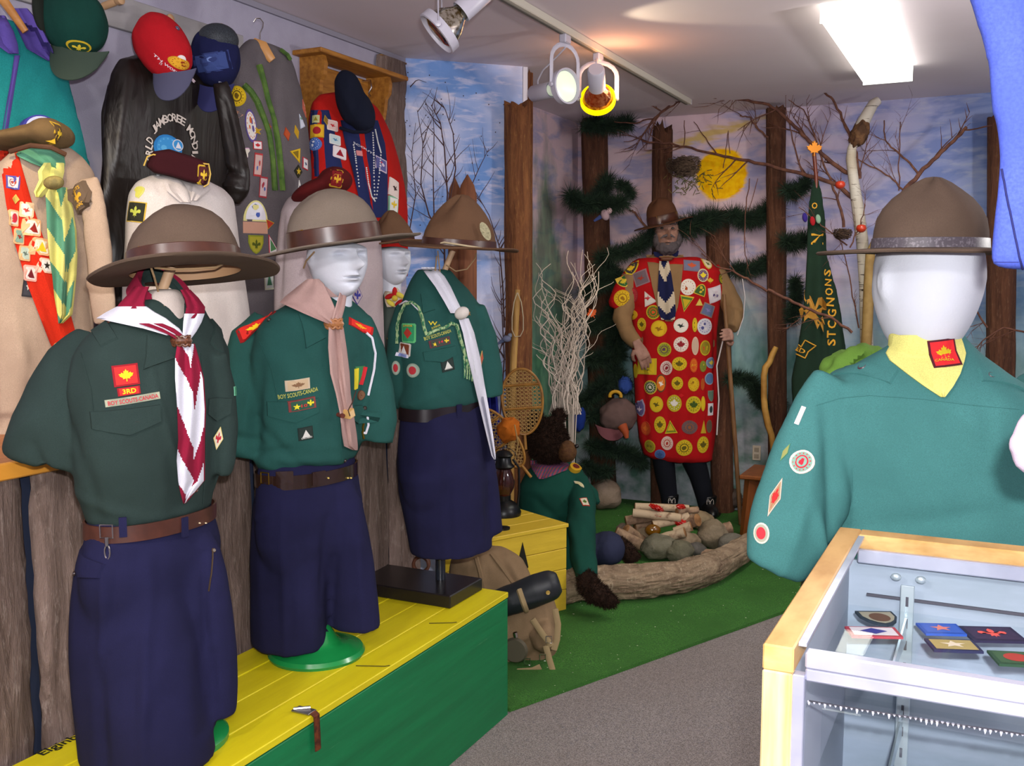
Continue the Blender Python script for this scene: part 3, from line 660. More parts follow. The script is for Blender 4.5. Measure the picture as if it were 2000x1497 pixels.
def glassm():
    t = NT('case_glass'); tr = t.n('ShaderNodeBsdfTransparent'); gl = t.n('ShaderNodeBsdfGlossy'); fr = t.n('ShaderNodeLayerWeight'); mx = t.n('ShaderNodeMixShader')
    tr.inputs[0].default_value = (.965, .98, .985, 1); gl.inputs['Roughness'].default_value = .01; fr.inputs[0].default_value = .5
    fx_ = t.math('ADD', t.math('MULTIPLY', t.math('POWER', fr.outputs[1], 4.0), .05), .008); t.l(fx_, mx.inputs[0]); t.l(tr.outputs[0], mx.inputs[1]); t.l(gl.outputs[0], mx.inputs[2]); t.l(mx.outputs[0], t.out.inputs[0]); return t.m
gls = glassm()
obj('glass_top', MB().box(((cx0+cx1)/2, (cyf+cyb)/2-.01, .995), (cx1-cx0-.075, cyb-cyf-.055, .005)), gls, cs, smooth=False)
obj('glass_front', MB().box(((cx0+cx1)/2+.02, cyf+.006, .47), (cx1-cx0-.09, .005, .93)), gls, cs, smooth=False)
ZS = .892
obj('glass_shelf', MB().box(((cx0+cx1)/2, 1.43, ZS-.004), (cx1-cx0-.05, .37, .006)), gls, cs, smooth=False)
obj('glass_shelf', MB().box(((cx0+cx1)/2, 1.45, .74), (cx1-cx0-.05, .32, .006)), gls, cs, smooth=False)
for px in (1775,):
    b = ony(px, 1100, cyb-.05); mb = MB(); mb.box((b.x, cyb-.05, .5), (.02, .006, .86), bev=.001); obj('shelf_standard', mb, mat('bracket_steel', 'c8d4da', .3, metal=.6), cs, smooth=False)
    for i in range(12): obj('slot', MB().box((b.x, cyb-.0535, .905-.035*i), (.004, .002, .015)), dk, cs, smooth=False)
    for s in (-1, 1): obj('screw', MB().ell((b.x+.018*s, cyb-.045, .94), (.008, .005, .006), 10, 8), mat('bracket_steel', 'c8d4da'), cs)
    for z in (ZS-.012, .73): obj('shelf_bracket', MB().prism([Vector((b.x-.002, cyb-.055, z)), Vector((b.x-.002, cyb-.33, z)), Vector((b.x-.002, cyb-.33, z-.006)), Vector((b.x-.002, cyb-.055, z-.04))], Vector((.003, 0, 0))), mat('bracket_steel', 'c8d4da'), cs, smooth=False)
fl = MB(); fl.box((.5, 1.40, .2), (1.3, .5, .02)); obj('base_deck', fl, lin_w, cs, smooth=False)
# badges lying on the glass shelf
def flatbadge(px, py, w, h, rot, kind, cols, motif, label, txt=None):
    c = onz(px, py, ZS+.001); mb0 = MB().box((c.x, c.y, ZS-.002), (.3, .3, .004)); tr = bvh(mb0)
    D = (c-EYE).dot(NRM); k_ = D/FP; n = UP; r = Vector((LAT.x, LAT.y, 0)); u = UP.cross(r)
    a = math.radians(rot); w2, h2 = w*k_/2, h/2; fr = (Vector((c.x, c.y, ZS)), n, r, u); mb = MB(); sh_ = shape2d(kind); nn = len(sh_)
    V, F = fan(sh_); top = stick(mb, tr, fr, V, F, w2, h2, rot, .004, 0); base = [p-UP*.0035 for p in top[:nn]]
    mb.add(base+top[:nn], [(i, (i+1) % nn, nn+(i+1) % nn, nn+i) for i in range(nn)], 0)
    V, F = fan([(x*.86, y*.82) for x, y in sh_]); stick(mb, tr, fr, V, F, w2, h2, rot, .0045, 1)
    if motif: V, F = fan([(x*.55, y*.6) for x, y in shape2d(motif)]); V[-1] = (0, 0); stick(mb, tr, fr, V, F, w2, h2, rot, .005, 2)
    if txt: vs_, fs_ = textmesh(txt); stick(mb, tr, fr, [(x*.75, y*.3-.45) for x, y in vs_], fs_, w2, h2, rot, .0053, 2)
    o = obj('cloth_badge', mb, [mat('thread_'+c_, c_, .9, bump=(1500, .3, .001)) for c_ in cols], smooth=False)
    return tag(o, label, 'badge', 'cloth badges laid out in the glass case')
flatbadge(1718, 1211, 74, .062, -2, 'shield', ('2c3440', 'a09a84', '6a4a38'), 'circle', 'dark bordered rounded cloth badge at the left back of the case shelf')
flatbadge(1706, 1238, 100, .04, -4, 'rect', ('a83a4a', 'd8d0d4', '3a3a8c'), 'bird', 'long white cloth strip badge with red stitched border in the case') if False else flatbadge(1706, 1238, 100, .04, -4, 'rect', ('a83a4a', 'd8d0d4', '3a3a8c'), 'dia', 'long white cloth strip badge with red stitched border in the case')
flatbadge(1838, 1232, 80, .045, -4, 'rect', ('2c50a8', '3a5cb4', 'd07a70'), 'star', 'bright blue rectangular badge with a pink star burst in the case')
flatbadge(1862, 1264, 95, .045, -6, 'rect', ('2a2c4c', 'a8945c', 'd8c8b0'), 'star', 'tan and navy rectangular badge in front of the bright blue one', None)
flatbadge(1938, 1242, 105, .06, -4, 'rect', ('2a2440', '3a2c48', 'e85a50'), 'fleur', 'dark navy badge with a large red and white trefoil in the case')
flatbadge(1985, 1290, 90, .05, -8, 'rect', ('2c4a34', '3c5a3c', 'a83a30'), 'circle', 'green badge with a red centre at the right front of the case shelf')
ln = root('icicle_string', (.4, 1.35, .6), 'thin dark cord hung with tiny white icicles inside the display case', 'string')
pts = [onz(px, py, .80) for px, py in ((1580, 1370), (1640, 1380), (1740, 1396), (1850, 1414), (1930, 1425), (2060, 1445))]
pts = [ony(px, py, 1.2) for px, py in ((1580, 1370), (1640, 1380), (1740, 1396), (1850, 1414), (1930, 1425), (2060, 1445))]
obj('cord', MB().tube(pts, .0014, 6), mat('cord_dark', '3c3c44', .7), ln)
rnd = random.Random(5)
for i in range(46):
    t = i/46; q = pts[0].lerp(pts[-1], t); q = ony(1580+480*t, 1370+75*t, 1.2); L = rnd.uniform(.002, .007) if t > .45 or i % 3 == 0 else .003
    obj('icicle', MB().lathe(q, [(.0022, 0), (.0012, -L*.6), (.0003, -L)], 6), mat('ice_white', 'e8e6f8', .3, emit=('ffffff', .0)), ln)
# ================================================================= heads, hats, uniform forms
foam = mat('styrofoam', 'c4c7d0', .75, spec=.25, bump=(260, .25, .002), var=(7, 'c6cad4', .4, .7))
def headmesh(c, facing, s=1.0, tilt=0.0, cut=.25, neck=1.0, hs=1.0):
    """display head; c = centre of the skull, s = half height about .115 m"""
    Fv = Vector((math.cos(facing), math.sin(facing), 0)); S = Vector((-math.sin(facing), math.cos(facing), 0)); c = Vector(c); R = []
    nu, nv = 110, 96; H = .125*s*hs; Wd = .074*s; Dp = .096*s
    g = lambda x, y, cx, cy, wx, wy: math.exp(-((x-cx)/wx)**2-((y-cy)/wy)**2)
    for i in range(nv+1):
        th = -PI/2+PI*(i+.01)/(nv+.02); z = math.sin(th); ring = []
        for j in range(nu):
            ph = 2*PI*j/nu; x, y = math.cos(ph), math.sin(ph)         # x forward
            cr = math.cos(th)
            if z < 0: cr = math.cos(th)**.8
            wy = Wd*(1-.20*max(0, -z)**1.5)*cr; wx = Dp*cr*(1 if x > 0 else (1.0-.25*max(0, -z)))
            px, py, pz = wx*x, wy*y, H*z
            if z < 0 and x > 0: px += .012*s*(-z)*x
            f = max(0, x)
            u = py/(.07*s); v = z
            d = 0
            d *= 1
            d += .042*g(u, v, 0, -.20, .16, .13)+.020*g(u, v, 0, -.02, .11, .2)          # nose
            d -= .030*(g(u, v, .43, .05, .24, .09)+g(u, v, -.43, .05, .24, .09))       # sockets
            d += .014*(g(u, v, .43, .02, .15, .05)+g(u, v, -.43, .02, .15, .05))        # eyeballs
            d += .009*(g(u, v, .42, .17, .32, .06)+g(u, v, -.42, .17, .32, .06))        # brows
            d += .018*g(u, v, 0, -.44, .22, .05)+.015*g(u, v, 0, -.545, .19, .045)-.020*g(u, v, 0, -.493, .24, .018) # lips
            d -= .008*g(u, v, 0, -.63, .3, .05)
            d += .012*g(u, v, 0, -.82, .26, .14)                                   # chin
            d += .006*(g(u, v, .6, -.18, .25, .14)+g(u, v, -.6, -.18, .25, .14))        # cheek bones
            px += d*f*s
            e = g(x, v, -.05, -.05, .16, .2); py += math.copysign(.012*s*e-.007*s*g(x, v, -.03, -.05, .07, .1), y) if abs(y) > .6 else 0   # ears
            if z > cut: pz = H*(cut+(z-cut)*.22)
            q = Fv*px+S*py+UP*pz
            ring.append(c+q)
        R.append(ring)
    mb = MB(); mb.rings(R, 0, False, False)
    if neck > 0:
        n0 = c-UP*H*.6-Fv*.018*s; mb.tube([n0, n0-UP*.05*s, n0-UP*.1*s, n0-UP*.14*s], [.052*s*neck, .046*s*neck, .046*s*neck, .05*s*neck], 28)
    return mb
felt = cloth('felt_brown', '5e4e42', '524338', weave=700); felt2 = cloth('felt_khaki', '7c7064', '706458', weave=700); felt3 = cloth('felt_red_brown', '6b4f3a', '5d4432', weave=700)
hleather = mat('hat_leather', '3a2018', .33, spec=.4, var=(20, '4a281c', .4, .7)); hgrey = mat('hat_leather_grey', '4a444a', .4, spec=.4, var=(200, '7a747a', .5, .7)); brass = mat('brass', 'b8923a', .25, metal=.95)
def hat(x, y, P, crown_px, brim_px, h_px, tilt, label, m=felt, band=hleather, facing=0, dd=0, peak=1.0, curl=.012, lean=0.0, band_px=None, cw=None, group='campaign hats in the display', pinch=.13, upt=0.0, bandh=.03, cone=False):
    """campaign hat: (x, y) photo point of the middle of the brim opening"""
    k = mpp(P, dd); c = atv(x, y, P, dd); r = crown_px*k/2; rb = brim_px*k/2; H = h_px*k
    t = root('campaign_hat', c, label, 'hat', group)
    a = math.radians(tilt); bx = LAT*math.cos(a)+UP*math.sin(a); b0 = UP*math.cos(a)-LAT*math.sin(a)
    e = math.radians(lean+upt); bz = (b0*math.cos(e)+NRM*math.sin(e)).normalized(); by = bz.cross(bx)      # lean>0: the brim's underside turns to the viewer
    fa = facing; L = lambda th, rr, z: c+bx*(rr*math.cos(th))+by*(rr*math.sin(th))+bz*z
    n = 72; R = []
    prof = [(1.0, .0), (.995, .15), (.985, .3), (.955, .45), (.89, .6), (.79, .73), (.64, .84), (.44, .93), (.24, .985), (.10, 1.0), (.004, 1.0)]
    if cone: prof = [(1.0, .0), (.99, .12), (.97, .26), (.91, .42), (.80, .56), (.64, .70), (.45, .82), (.28, .92), (.13, .985), (.004, 1.0)]
    if cone == 2: prof = [(1.0, .0), (.99, .12), (.95, .26), (.87, .40), (.76, .53), (.62, .66), (.47, .78), (.31, .89), (.15, .97), (.004, .985)]
    for q, zz in prof:
        ring = []
        for j in range(n):
            th = 2*PI*j/n; pc = max(0, math.cos(2*(th-fa)))**1.5; lift = min(1, max(0, (zz-.3)/.6))
            rr = r*q*(1-pinch*2.0*pc*lift*peak)*(1+.12*math.sin(2*(th-fa))**2*lift*peak)
            rr *= 1+.0*math.cos(th)
            z = H*zz*(1-.02*pc*lift)-H*.05*pc*lift*(zz-.2)
            el = 1+.10*math.cos(2*(th-fa-PI/4+PI/4))*(1-.5*zz)
            ring.append(L(th, rr*el, z+.002))
        R.append(ring)
    mb = MB(); mb.rings(R, 0, False, False); R2 = [[p-(p-c).normalized()*.003 for p in rg] for rg in R[:3]]; mb.rings(R2, 0, False, False)
    obj('crown', mb, m, t)
    R = []
    for q, zo in ((r*.97, .004), (r*1.12, .0035), ((r+rb)/2, .003), (rb*.93, .003), (rb*.985, .003), (rb, 0), (rb*.985, -.003), (rb*.93, -.003), ((r+rb)/2, -.003), (r*1.1, -.003), (r*.97, -.003)):
        ring = []
        for j in range(n):
            th = 2*PI*j/n; f = max(0, (q-r)/(rb-r)); el = 1+.10*math.cos(2*(th-fa))*(1-.8*min(1, f))
            z = zo+curl*f**2*(math.cos(2*(th-fa)+PI)*.6+.35)-.003*f+noise.noise(Vector((math.cos(th)*1.5, math.sin(th)*1.5, x*.1)))*.006*f
            ring.append(L(th, q*el, z))
        R.append(ring)
    mb = MB(); mb.rings(R, 0, False, False); mb.f += []; obj('brim', mb, m, t)
    mb = MB(); R = []
    for q, z in ((1.012, .003), (1.022, .004), (1.004, bandh*.97), (.99, bandh)):
        R.append([L(2*PI*j/n, r*q*(1+.10*math.cos(2*(2*PI*j/n-fa))*(1-.5*max(0, z)/H)), z) for j in range(n)])
    mb.rings(R, 0, False, False); hb = obj('hat_band', mb, band, t)
    th = -2.2; p0 = L(th, r*1.03, bandh*.55); mb = MB(); tdir = (L(th+.1, r, 0)-L(th, r, 0)).normalized(); nd = (p0-L(0, 0, bandh*.55)).normalized()
    mb.tube([p0+tdir*.011+bz*bandh*.45, p0-tdir*.011+bz*bandh*.45, p0-tdir*.011-bz*bandh*.45, p0+tdir*.011-bz*bandh*.45, p0+tdir*.011+bz*bandh*.45], .0015, 6)
    obj('buckle', mb, brass, hb)
    mb = MB(); mb.rings([[L(2*PI*j/n, r*q*(1+.10*math.cos(2*(2*PI*j/n-fa))), z) for j in range(n)] for q, z in ((.965, -.002), (.93, .03))], 0, False, False); obj('sweatband', mb, mat('sweatband', 'a8825e', .6), t)
    return t, L, r, rb, H
def strap(t, pts, rad=.0022, col='8a7050', name='chin_strap'):
    return obj(name, MB().tube(pts, rad, 6), mat('strap_'+col, col, .7), t)
navy = cloth('navy_cloth', '1f1f3f', '191934', weave=600); dkgreen = cloth('dark_green_cloth', '2b3a37', '25322f', weave=600); green = cloth('green_cloth', '27544e', '224a45', weave=600)
teal = cloth('teal_green_cloth', '427876', '3c6e6c', weave=600); belt_l = mat('belt_leather', '3e221a', .35, spec=.55, var=(25, '4c2a20', .4, .65)); belt_b = mat('belt_black', '2a1a14', .15, spec=.7, coat=.5); linen = cloth('form_linen', 'c0b4ac', 'a89c92'); wdr = mat('pole_wood', 'b09070', .5)
gpl = mat('green_plastic', '16803e', .25, spec=.6)
def belt(parent, P, facing, y, xl, xr, wpx, m, ratio=.66, buckle=None, grow=1.03, tilt=0):
    mb = MB(); k = mpp(P); yf = y; y = y-(y-551)*((xr-xl)/2*.75/FP)*.75; rows = [(y-wpx/2, xl-1, xr+1), (y-wpx/2, xl-5, xr+5), (y+wpx/2, xl-5, xr+5), (y+wpx/2, xl-1, xr+1)]
    sil(mb, P, facing, rows, ratio, cap=False, n=64); y = yf; tr = bvh(mb); b = obj('belt', mb, m, parent)
    if buckle:
        x0, x1 = buckle; pts = []
        for x, yy in ((x0, y-wpx*.62), (x1, y-wpx*.62), (x1, y+wpx*.62), (x0, y+wpx*.62), (x0, y-wpx*.62)):
            h = frame_at(tr, x, min(max(yy, y-wpx*.45), y+wpx*.45)); 
            if h: pts.append(h[0]+h[1]*.004+UP*(-(yy-min(max(yy, y-wpx*.45), y+wpx*.45))*k))
        if len(pts) > 3: obj('buckle', MB().tube(pts, .0022, 6), brass, b)
    return b, tr
def beltloop(parent, tr, x, y, w, h, m):
    mb = MB(); fr = frame_at(tr, x, y)
    if fr:
        k = (fr[0]-EYE).dot(NRM)/FP; V, F = fan(shape2d('rect')); top = stick(mb, tr, fr, V, F, w*k/2, h*k/2, 0, .004, 0); n = 10
        base = [p-fr[1]*.005 for p in top[:n]]; mb.add(base+top[:n], [(i, (i+1) % n, n+(i+1) % n, n+i) for i in range(n)], 0); obj('belt_loop', mb, m, parent)
def flap(parent, tr, x, y, w, h, m, rot=0, kind='flap', name='pocket_flap', th=.005):
    fr = frame_at(tr, x, y)
    if not fr: return
    k = (fr[0]-EYE).dot(NRM)/FP; mb = MB(); sh_ = shape2d(kind); n = len(sh_); V, F = fan(sh_); top = stick(mb, tr, fr, V, F, w*k/2/max(abs(fr[2].dot(LAT)), .45), h*k/2, rot, th, 0)
    base = [p-fr[1]*(th+.002)+(p-fr[0]).normalized()*.0015 for p in top[:n]]; mb.add(base+top[:n], [(i, (i+1) % n, n+(i+1) % n, n+i) for i in range(n)], 0)
    return obj(name, mb, m, parent)

# ---------------------------------------------------------------- form 1, nearest
P1 = Vector((-1.6, 1.47, 0)); F1 = -.02
f1 = root('uniform_form', (P1.x, P1.y, ZT), 'headless dark green uniform form nearest the viewer with maroon and white neckerchief', 'display form', None)
mb = MB()
sil(mb, P1, F1, [(585, 250, 385), (603, 232, 398), (625, 200, 408), (650, 165, 432), (690, 140, 450), (750, 135, 452), (830, 138, 450), (900, 140, 440), (940, 150, 428), (980, 163, 414), (1002, 170, 412)], .58, 56, 2.1)
arm(mb, P1, [(185, 655, 36, .02), (150, 705, 58, .05), (124, 770, 74, .07), (106, 830, 84, .08), (94, 880, 86, .08), (89, 897, 84, .08), (88, 902, 76, .08)], 20, flat=.75)
arm(mb, P1, [(415, 690, 30, -.03), (432, 760, 32, -.05), (437, 830, 30, -.06), (433, 900, 26, -.06), (428, 925, 22, -.06)], 16)
fold1 = [(150, 690, 230, 900, -.008, 16), (60, 860, 150, 780, .006, 18), (210, 680, 190, 860, .006, 14), (175, 930, 330, 990, .005, 12), (240, 880, 250, 1000, -.005, 12), (350, 860, 345, 1000, .004, 10), (420, 820, 405, 960, -.007, 9), (330, 650, 390, 1010, .004, 5), (130, 850, 160, 930, -.01, 10)]
sm = remesh(mb, .0065, 6, wrinkle(P1, fold1, .008, 7)); T1 = bvh(sm); sh1 = obj('shirt', sm, dkgreen, f1)
# neck lining and collar
mb = MB(); sil(mb, P1, F1, [(566, 290, 348), (574, 278, 356), (592, 274, 362), (615, 280, 368), (640, 300, 370), (665, 325, 368)], .95, 36, 2.2, dd=.02); n1 = remesh(mb, .006, 5, wrinkle(P1, [(300, 590, 340, 620, .006, 5), (285, 600, 310, 640, -.005, 5)], .003, 22)); obj('neck_stump', n1, linen, f1)
obj('pole', MB().tube([atv(322, 640, P1), atv(310, 585, P1), atv(335, 520, P1)], .0105, 12), wdr, f1)
flap(sh1, T1, 250, 825, 108, 52, dkgreen, 3); flap(sh1, T1, 425, 800, 40, 46, dkgreen, -6)
flap(sh1, T1, 200, 648, 62, 34, dkgreen, -34, 'rect', 'epaulette', .005); flap(sh1, T1, 425, 655, 34, 30, dkgreen, 38, 'rect', 'epaulette', .005)
seam(sh1, T1, [(352, 690), (350, 780), (350, 880), (356, 985)], 2, dkgreen, 'placket', .001); seam(sh1, T1, [(392, 690), (400, 780), (402, 880), (396, 985)], 2, dkgreen, 'placket', .001); seam(sh1, T1, [(158, 690), (178, 760), (186, 840)], 2.5, dkgreen, 'armhole_seam', .001); flap(sh1, T1, 300, 682, 44, 60, dkgreen, 14, 'tri', 'collar_point', .005); button(sh1, T1, 214, 629, 12); button(sh1, T1, 267, 829, 14); button(sh1, T1, 431, 812, 11); button(sh1, T1, 381, 957, 10)
badge(sh1, T1, 246, 733, 42, 42, 'rect', ('8a1420', 'c22a28', 'd8c820'), 'leaf', 5); badge(sh1, T1, 252, 764, 36, 16, 'rect', ('8a1420', 'c22a28', 'd8c820'), None, 5, txt=[('3RD', 0, .6, .6)])
badge(sh1, T1, 261, 781, 84, 14, 'rect', ('9a9c86', '8a8f7c', 'b02a38'), None, 6, txt=[('BOY SCOUTS-CANADA', 0, .92, .62)])
badge(sh1, T1, 427, 856, 18, 48, 'dia', ('c8b878', 'c8c0a8', 'a82030'), 'fleur', -12); badge(sh1, T1, 459, 764, 8, 18, 'rect', ('5a9a7a', '3a7a5a', '3a7a5a'), None)
mar = cloth('maroon_cloth', '8a1a36', '7a1730'); wht = cloth('white_cloth', 'dcdce6', 'd0d0dc')
# neckerchief: roll round the neck, then two striped tails
nk = MB(); S1 = Vector((-math.sin(F1), math.cos(F1), 0)); Fv1 = Vector((math.cos(F1), math.sin(F1), 0))
def nring(P, pts_l):      # pts_l: rows (y, xl, xr)
    m_ = MB(); sil(m_, P, F1, pts_l, .7, 48, 2, cap=False, tilt=.04); return m_
kn = [(572, 280, 366), (560, 268, 376), (568, 250, 388), (585, 228, 396), (600, 208, 400), (610, 194, 402), (613, 198, 398)]
mb = nring(P1, [(570, 276, 366), (557, 268, 374), (572, 258, 384), (590, 246, 392)]); nko = obj('neckerchief', mb, mar, f1)
gm = MB(); sil(gm, P1, F1, [(555, 266, 374), (575, 248, 390), (600, 222, 404), (620, 196, 414), (640, 178, 420), (670, 160, 430), (700, 150, 440)], .66, 40, 2.1); GT = bvh(gm)
obj('inner_collar', nring(P1, [(574, 282, 362), (562, 278, 364), (590, 272, 372)]), dkgreen, f1)
def nf(rows, m, lf=.012): obj('neckerchief_fold', drape(GT, P1, rows, 10, lf, .006, None, .004, 5), m, nko)
nf([(560, 262, 290), (575, 250, 284), (592, 234, 280), (603, 226, 282)], mar); nf([(599, 228, 284), (610, 207, 300), (622, 188, 322), (630, 225, 332), (642, 280, 348), (655, 325, 358)], wht, .014); nf([(632, 270, 316), (642, 300, 338), (652, 325, 352), (664, 346, 362)], mar, .018)
nf([(566, 352, 370), (582, 360, 386), (600, 364, 399), (612, 362, 398), (622, 358, 384)], mar, .016); nf([(613, 360, 398), (630, 358, 392), (648, 357, 382), (664, 358, 370)], wht, .018)
cf1 = lambda u, v: 1 if ((v*2.3-u*.7+.72) if u < .62 else (v*2.3+(u-.62)*1.1+.12)) % 1 < .55 else 0
tl = drape(T1, P1, [(672, 346, 378), (700, 342, 386), (740, 342, 396), (800, 346, 400), (860, 348, 398), (900, 345, 398), (940, 348, 398), (962, 352, 380), (984, 358, 362)], 26, .015, .008, cf1, .008, 15); obj('neckerchief_tail', tl, [mar, wht], nko)
def woggle(parent, x, y, P, tree, r, col='4a2a1a', dd=.03):
    fr = frame_at(tree, x, y, 1); k = (fr[0]-EYE).dot(NRM)/FP; c = fr[0]-NRM*.02; R_ = r*k; mb = MB()
    for ph in range(3):
        pts = []
        for q in range(37):
            t = 2*PI*q/36; pts.append(c+LAT*(R_*1.0*math.cos(t))-NRM*(R_*.6*math.sin(t))+UP*(R_*.55*math.sin(3*t+ph*2.1)))
        mb.tube(pts, R_*.17, 8)
    mb.tube([c+LAT*(R_*.86*math.cos(2*PI*q/24))-NRM*(R_*.5*math.sin(2*PI*q/24)) for q in range(25)], R_*.42, 8)
    return obj('woggle', mb, mat('woggle_'+col, col, .35, spec=.5, var=(300, '7a4a30', .5, .7)), parent)
woggle(nko, 360, 665, P1, T1, 17)
# shorts
mb = MB()
sil(mb, P1, F1, [(985, 170, 413), (1010, 166, 416), (1045, 158, 426), (1080, 148, 434), (1130, 152, 430), (1190, 170, 415), (1260, 200, 390), (1320, 245, 350)], .56, 48, 2.2)
sil(mb, P1, F1, [(1040, 175, 300), (1070, 152, 320), (1120, 140, 350), (1190, 135, 375), (1270, 134, 395), (1350, 140, 408), (1420, 148, 418), (1478, 153, 425)], 1.15, 40, 2.2, dd=.03)
sil(mb, P1, F1, [(1040, 310, 415), (1070, 320, 432), (1120, 325, 447), (1190, 330, 458), (1270, 335, 466), (1340, 340, 468), (1396, 350, 466)], 1.2, 36, 2.2, dd=-.035)
sm = remesh(mb, .007, 16, wrinkle(P1, [(262, 1060, 250, 1250, .007, 9), (330, 1060, 335, 1480, .008, 10), (400, 1080, 420, 1400, -.012, 10), (250, 1250, 262, 1490, -.008, 14), (360, 1250, 300, 1420, .006, 16), (180, 1150, 190, 1450, .005, 18), (300, 1190, 260, 1230, .004, 8), (285, 1050, 275, 1180, -.004, 6), (425, 1270, 428, 1410, -.010, 8)], .006, 4.5, (1, 1, .3), 5))
TS1 = bvh(sm); so1 = obj('shorts', sm, navy, f1)
flap(so1, TS1, 160, 1108, 76, 44, navy, -8, name='pocket_flap', th=.006); button(so1, TS1, 147, 1121, 9, '2a1a1c')
seam(so1, TS1, [(415, 1072), (414, 1100), (412, 1125), (408, 1155)], 3.5, mat('zip_brass', '5a4a38', .4, metal=.7), 'zip'); button(so1, TS1, 416, 1076, 9, '4a3a2c')
b1, TB1 = belt(f1, P1, F1, 1030, 166, 418, 30, belt_l, .62, (372, 414))
for x in (240, 360): beltloop(so1, TB1, x, 1030, 15, 40, navy)
for x in (388, 400): button(b1, TB1, x, 1022, 3, 'c0b090', 'eyelet')
sn = frame_at(TB1, 210, 1036, 1); mb = MB(); c = sn[0]+sn[1]*.006; steel = mat('steel', 'c8c4c0', .2, metal=1)
mb.tube([c+UP*.012-LAT*.012, c+UP*.012+LAT*.012, c-UP*.014+LAT*.012, c-UP*.014-LAT*.012, c+UP*.012-LAT*.012], .0018, 6); mb.tube([c-UP*.012, c-UP*.03], .004, 8)
mb.tube([c-UP*.03+LAT*.001]+[c-UP*(.042-.014*math.cos(t))+LAT*(.005*math.sin(t)) for t in np.linspace(0, 2*PI, 12)], .0017, 6); obj('snap_hook', mb, steel, b1, label='steel snap hook hanging from the belt')
obj('base_disc', MB().lathe((P1.x+.02, P1.y+.06, ZT), [(.001, 0), (.13, 0), (.13, .012), (.118, .022), (.09, .024), (.075, .04), (.03, .06), (.02, .2), (.001, .2)], 40), gpl, f1)
h1 = hat(363, 531, P1, 198, 352, 128, 7, 'brown campaign hat with wide leather band on the nearest form', felt, hleather, .6, lean=8, peak=.45, pinch=.10, bandh=.042, curl=.008)
t1, L1 = h1[0], h1[1]
strap(t1, [L1(-2.0, h1[2]*.9, 0), L1(-1.9, h1[2]*.95, -.02), atv(309, 570, P1, .05), atv(306, 585, P1, .05), atv(320, 598, P1, .06), atv(334, 622, P1, .05)])
strap(t1, [L1(-.4, h1[2]*.9, -.002), L1(-.7, h1[2]*1.05, -.012), L1(-1.1, h1[2]*1.1, -.016), L1(-1.5, h1[2]*1.0, -.012), L1(-1.9, h1[2]*.9, -.002)])

# ---------------------------------------------------------------- form 2 with foam head
P2 = Vector((-1.6, 2.09, 0)); F2 = -.12
f2 = root('uniform_form', (P2.x, P2.y, ZT), 'green uniform form with white foam head and pale pink neckerchief on a green disc stand', 'display form')
mb = MB()
sil(mb, P2, F2, [(578, 578, 665), (592, 560, 690), (612, 525, 715), (640, 500, 728), (690, 492, 732), (760, 495, 722), (820, 500, 716), (860, 498, 712), (890, 500, 702), (902, 506, 694)], .58, 52, 2.1)
arm(mb, P2, [(520, 620, 30, .03), (492, 660, 46, .06), (480, 720, 50, .08), (474, 800, 52, .09), (478, 860, 50, .09), (480, 890, 42, .09)], 18, flat=.75)
arm(mb, P2, [(700, 625, 26, -.04), (722, 680, 32, -.06), (735, 760, 36, -.07), (740, 820, 38, -.08), (735, 862, 34, -.08)], 16)
f_ = [(525, 690, 500, 840, .007, 12), (545, 700, 520, 880, -.006, 12), (455, 830, 540, 850, -.01, 9), (470, 850, 560, 900, .008, 10), (520, 800, 620, 905, -.007, 10), (560, 880, 660, 890, .006, 8), (620, 660, 640, 720, .004, 8), (560, 660, 545, 860, .004, 10), (700, 700, 700, 850, -.006, 8), (670, 800, 668, 915, .004, 5), (480, 700, 470, 880, .005, 10), (510, 870, 600, 860, -.007, 8)]
sm = remesh(mb, .007, 8, wrinkle(P2, f_, .010, 8, seed=3)); T2 = bvh(sm); sh2 = obj('shirt', sm, green, f2)
hd2 = headmesh(atv(658, 503, P2), -.47, .98, cut=.22, hs=.84); obj('foam_head', hd2, foam, f2)
RED = 'd02a22'
badge(sh2, T2, 503, 640, 82, 34, 'square', ('8a1010', RED, 'e8c820'), 'leaf', 27); button(sh2, T2, 526, 626, 9, '2a2420')
badge(sh2, T2, 702, 638, 50, 16, 'rect', ('a01818', RED, 'e0a020'), 'leaf', -22)
pink = cloth('pink_cloth', 'b89890', 'ac8c86', weave=900)
mb = MB(); sil(mb, P2, F2, [(575, 590, 668), (560, 584, 670), (566, 578, 676), (580, 570, 680)], .75, 40, 2, cap=False); nk2 = obj('neckerchief', mb, pink, f2)
gm = MB(); sil(gm, P2, F2, [(540, 598, 668), (556, 584, 680), (575, 560, 694), (595, 540, 704), (620, 515, 716), (650, 500, 726)], .66, 40, 2.1); GT = bvh(gm)
obj('neckerchief_fold', drape(GT, P2, [(545, 600, 622), (555, 587, 632), (568, 571, 638), (580, 556, 644), (591, 546, 649), (600, 566, 653), (612, 592, 656), (624, 620, 657), (633, 641, 660)], 12, .016, .007, None, .006), pink, nk2)
obj('neckerchief_fold', drape(GT, P2, [(562, 666, 675), (580, 661, 676), (600, 655, 673), (618, 650, 668), (634, 646, 664)], 6, .02, .007), pink, nk2)
obj('neckerchief_tail', drape(T2, P2, [(640, 642, 670), (680, 641, 676), (730, 645, 682), (770, 656, 684), (810, 664, 690), (850, 668, 696), (872, 672, 698), (880, 690, 698)], 8, .016, .008, None, .012), pink, nk2)
woggle(nk2, 654, 632, P2, T2, 16, 'a06a40')
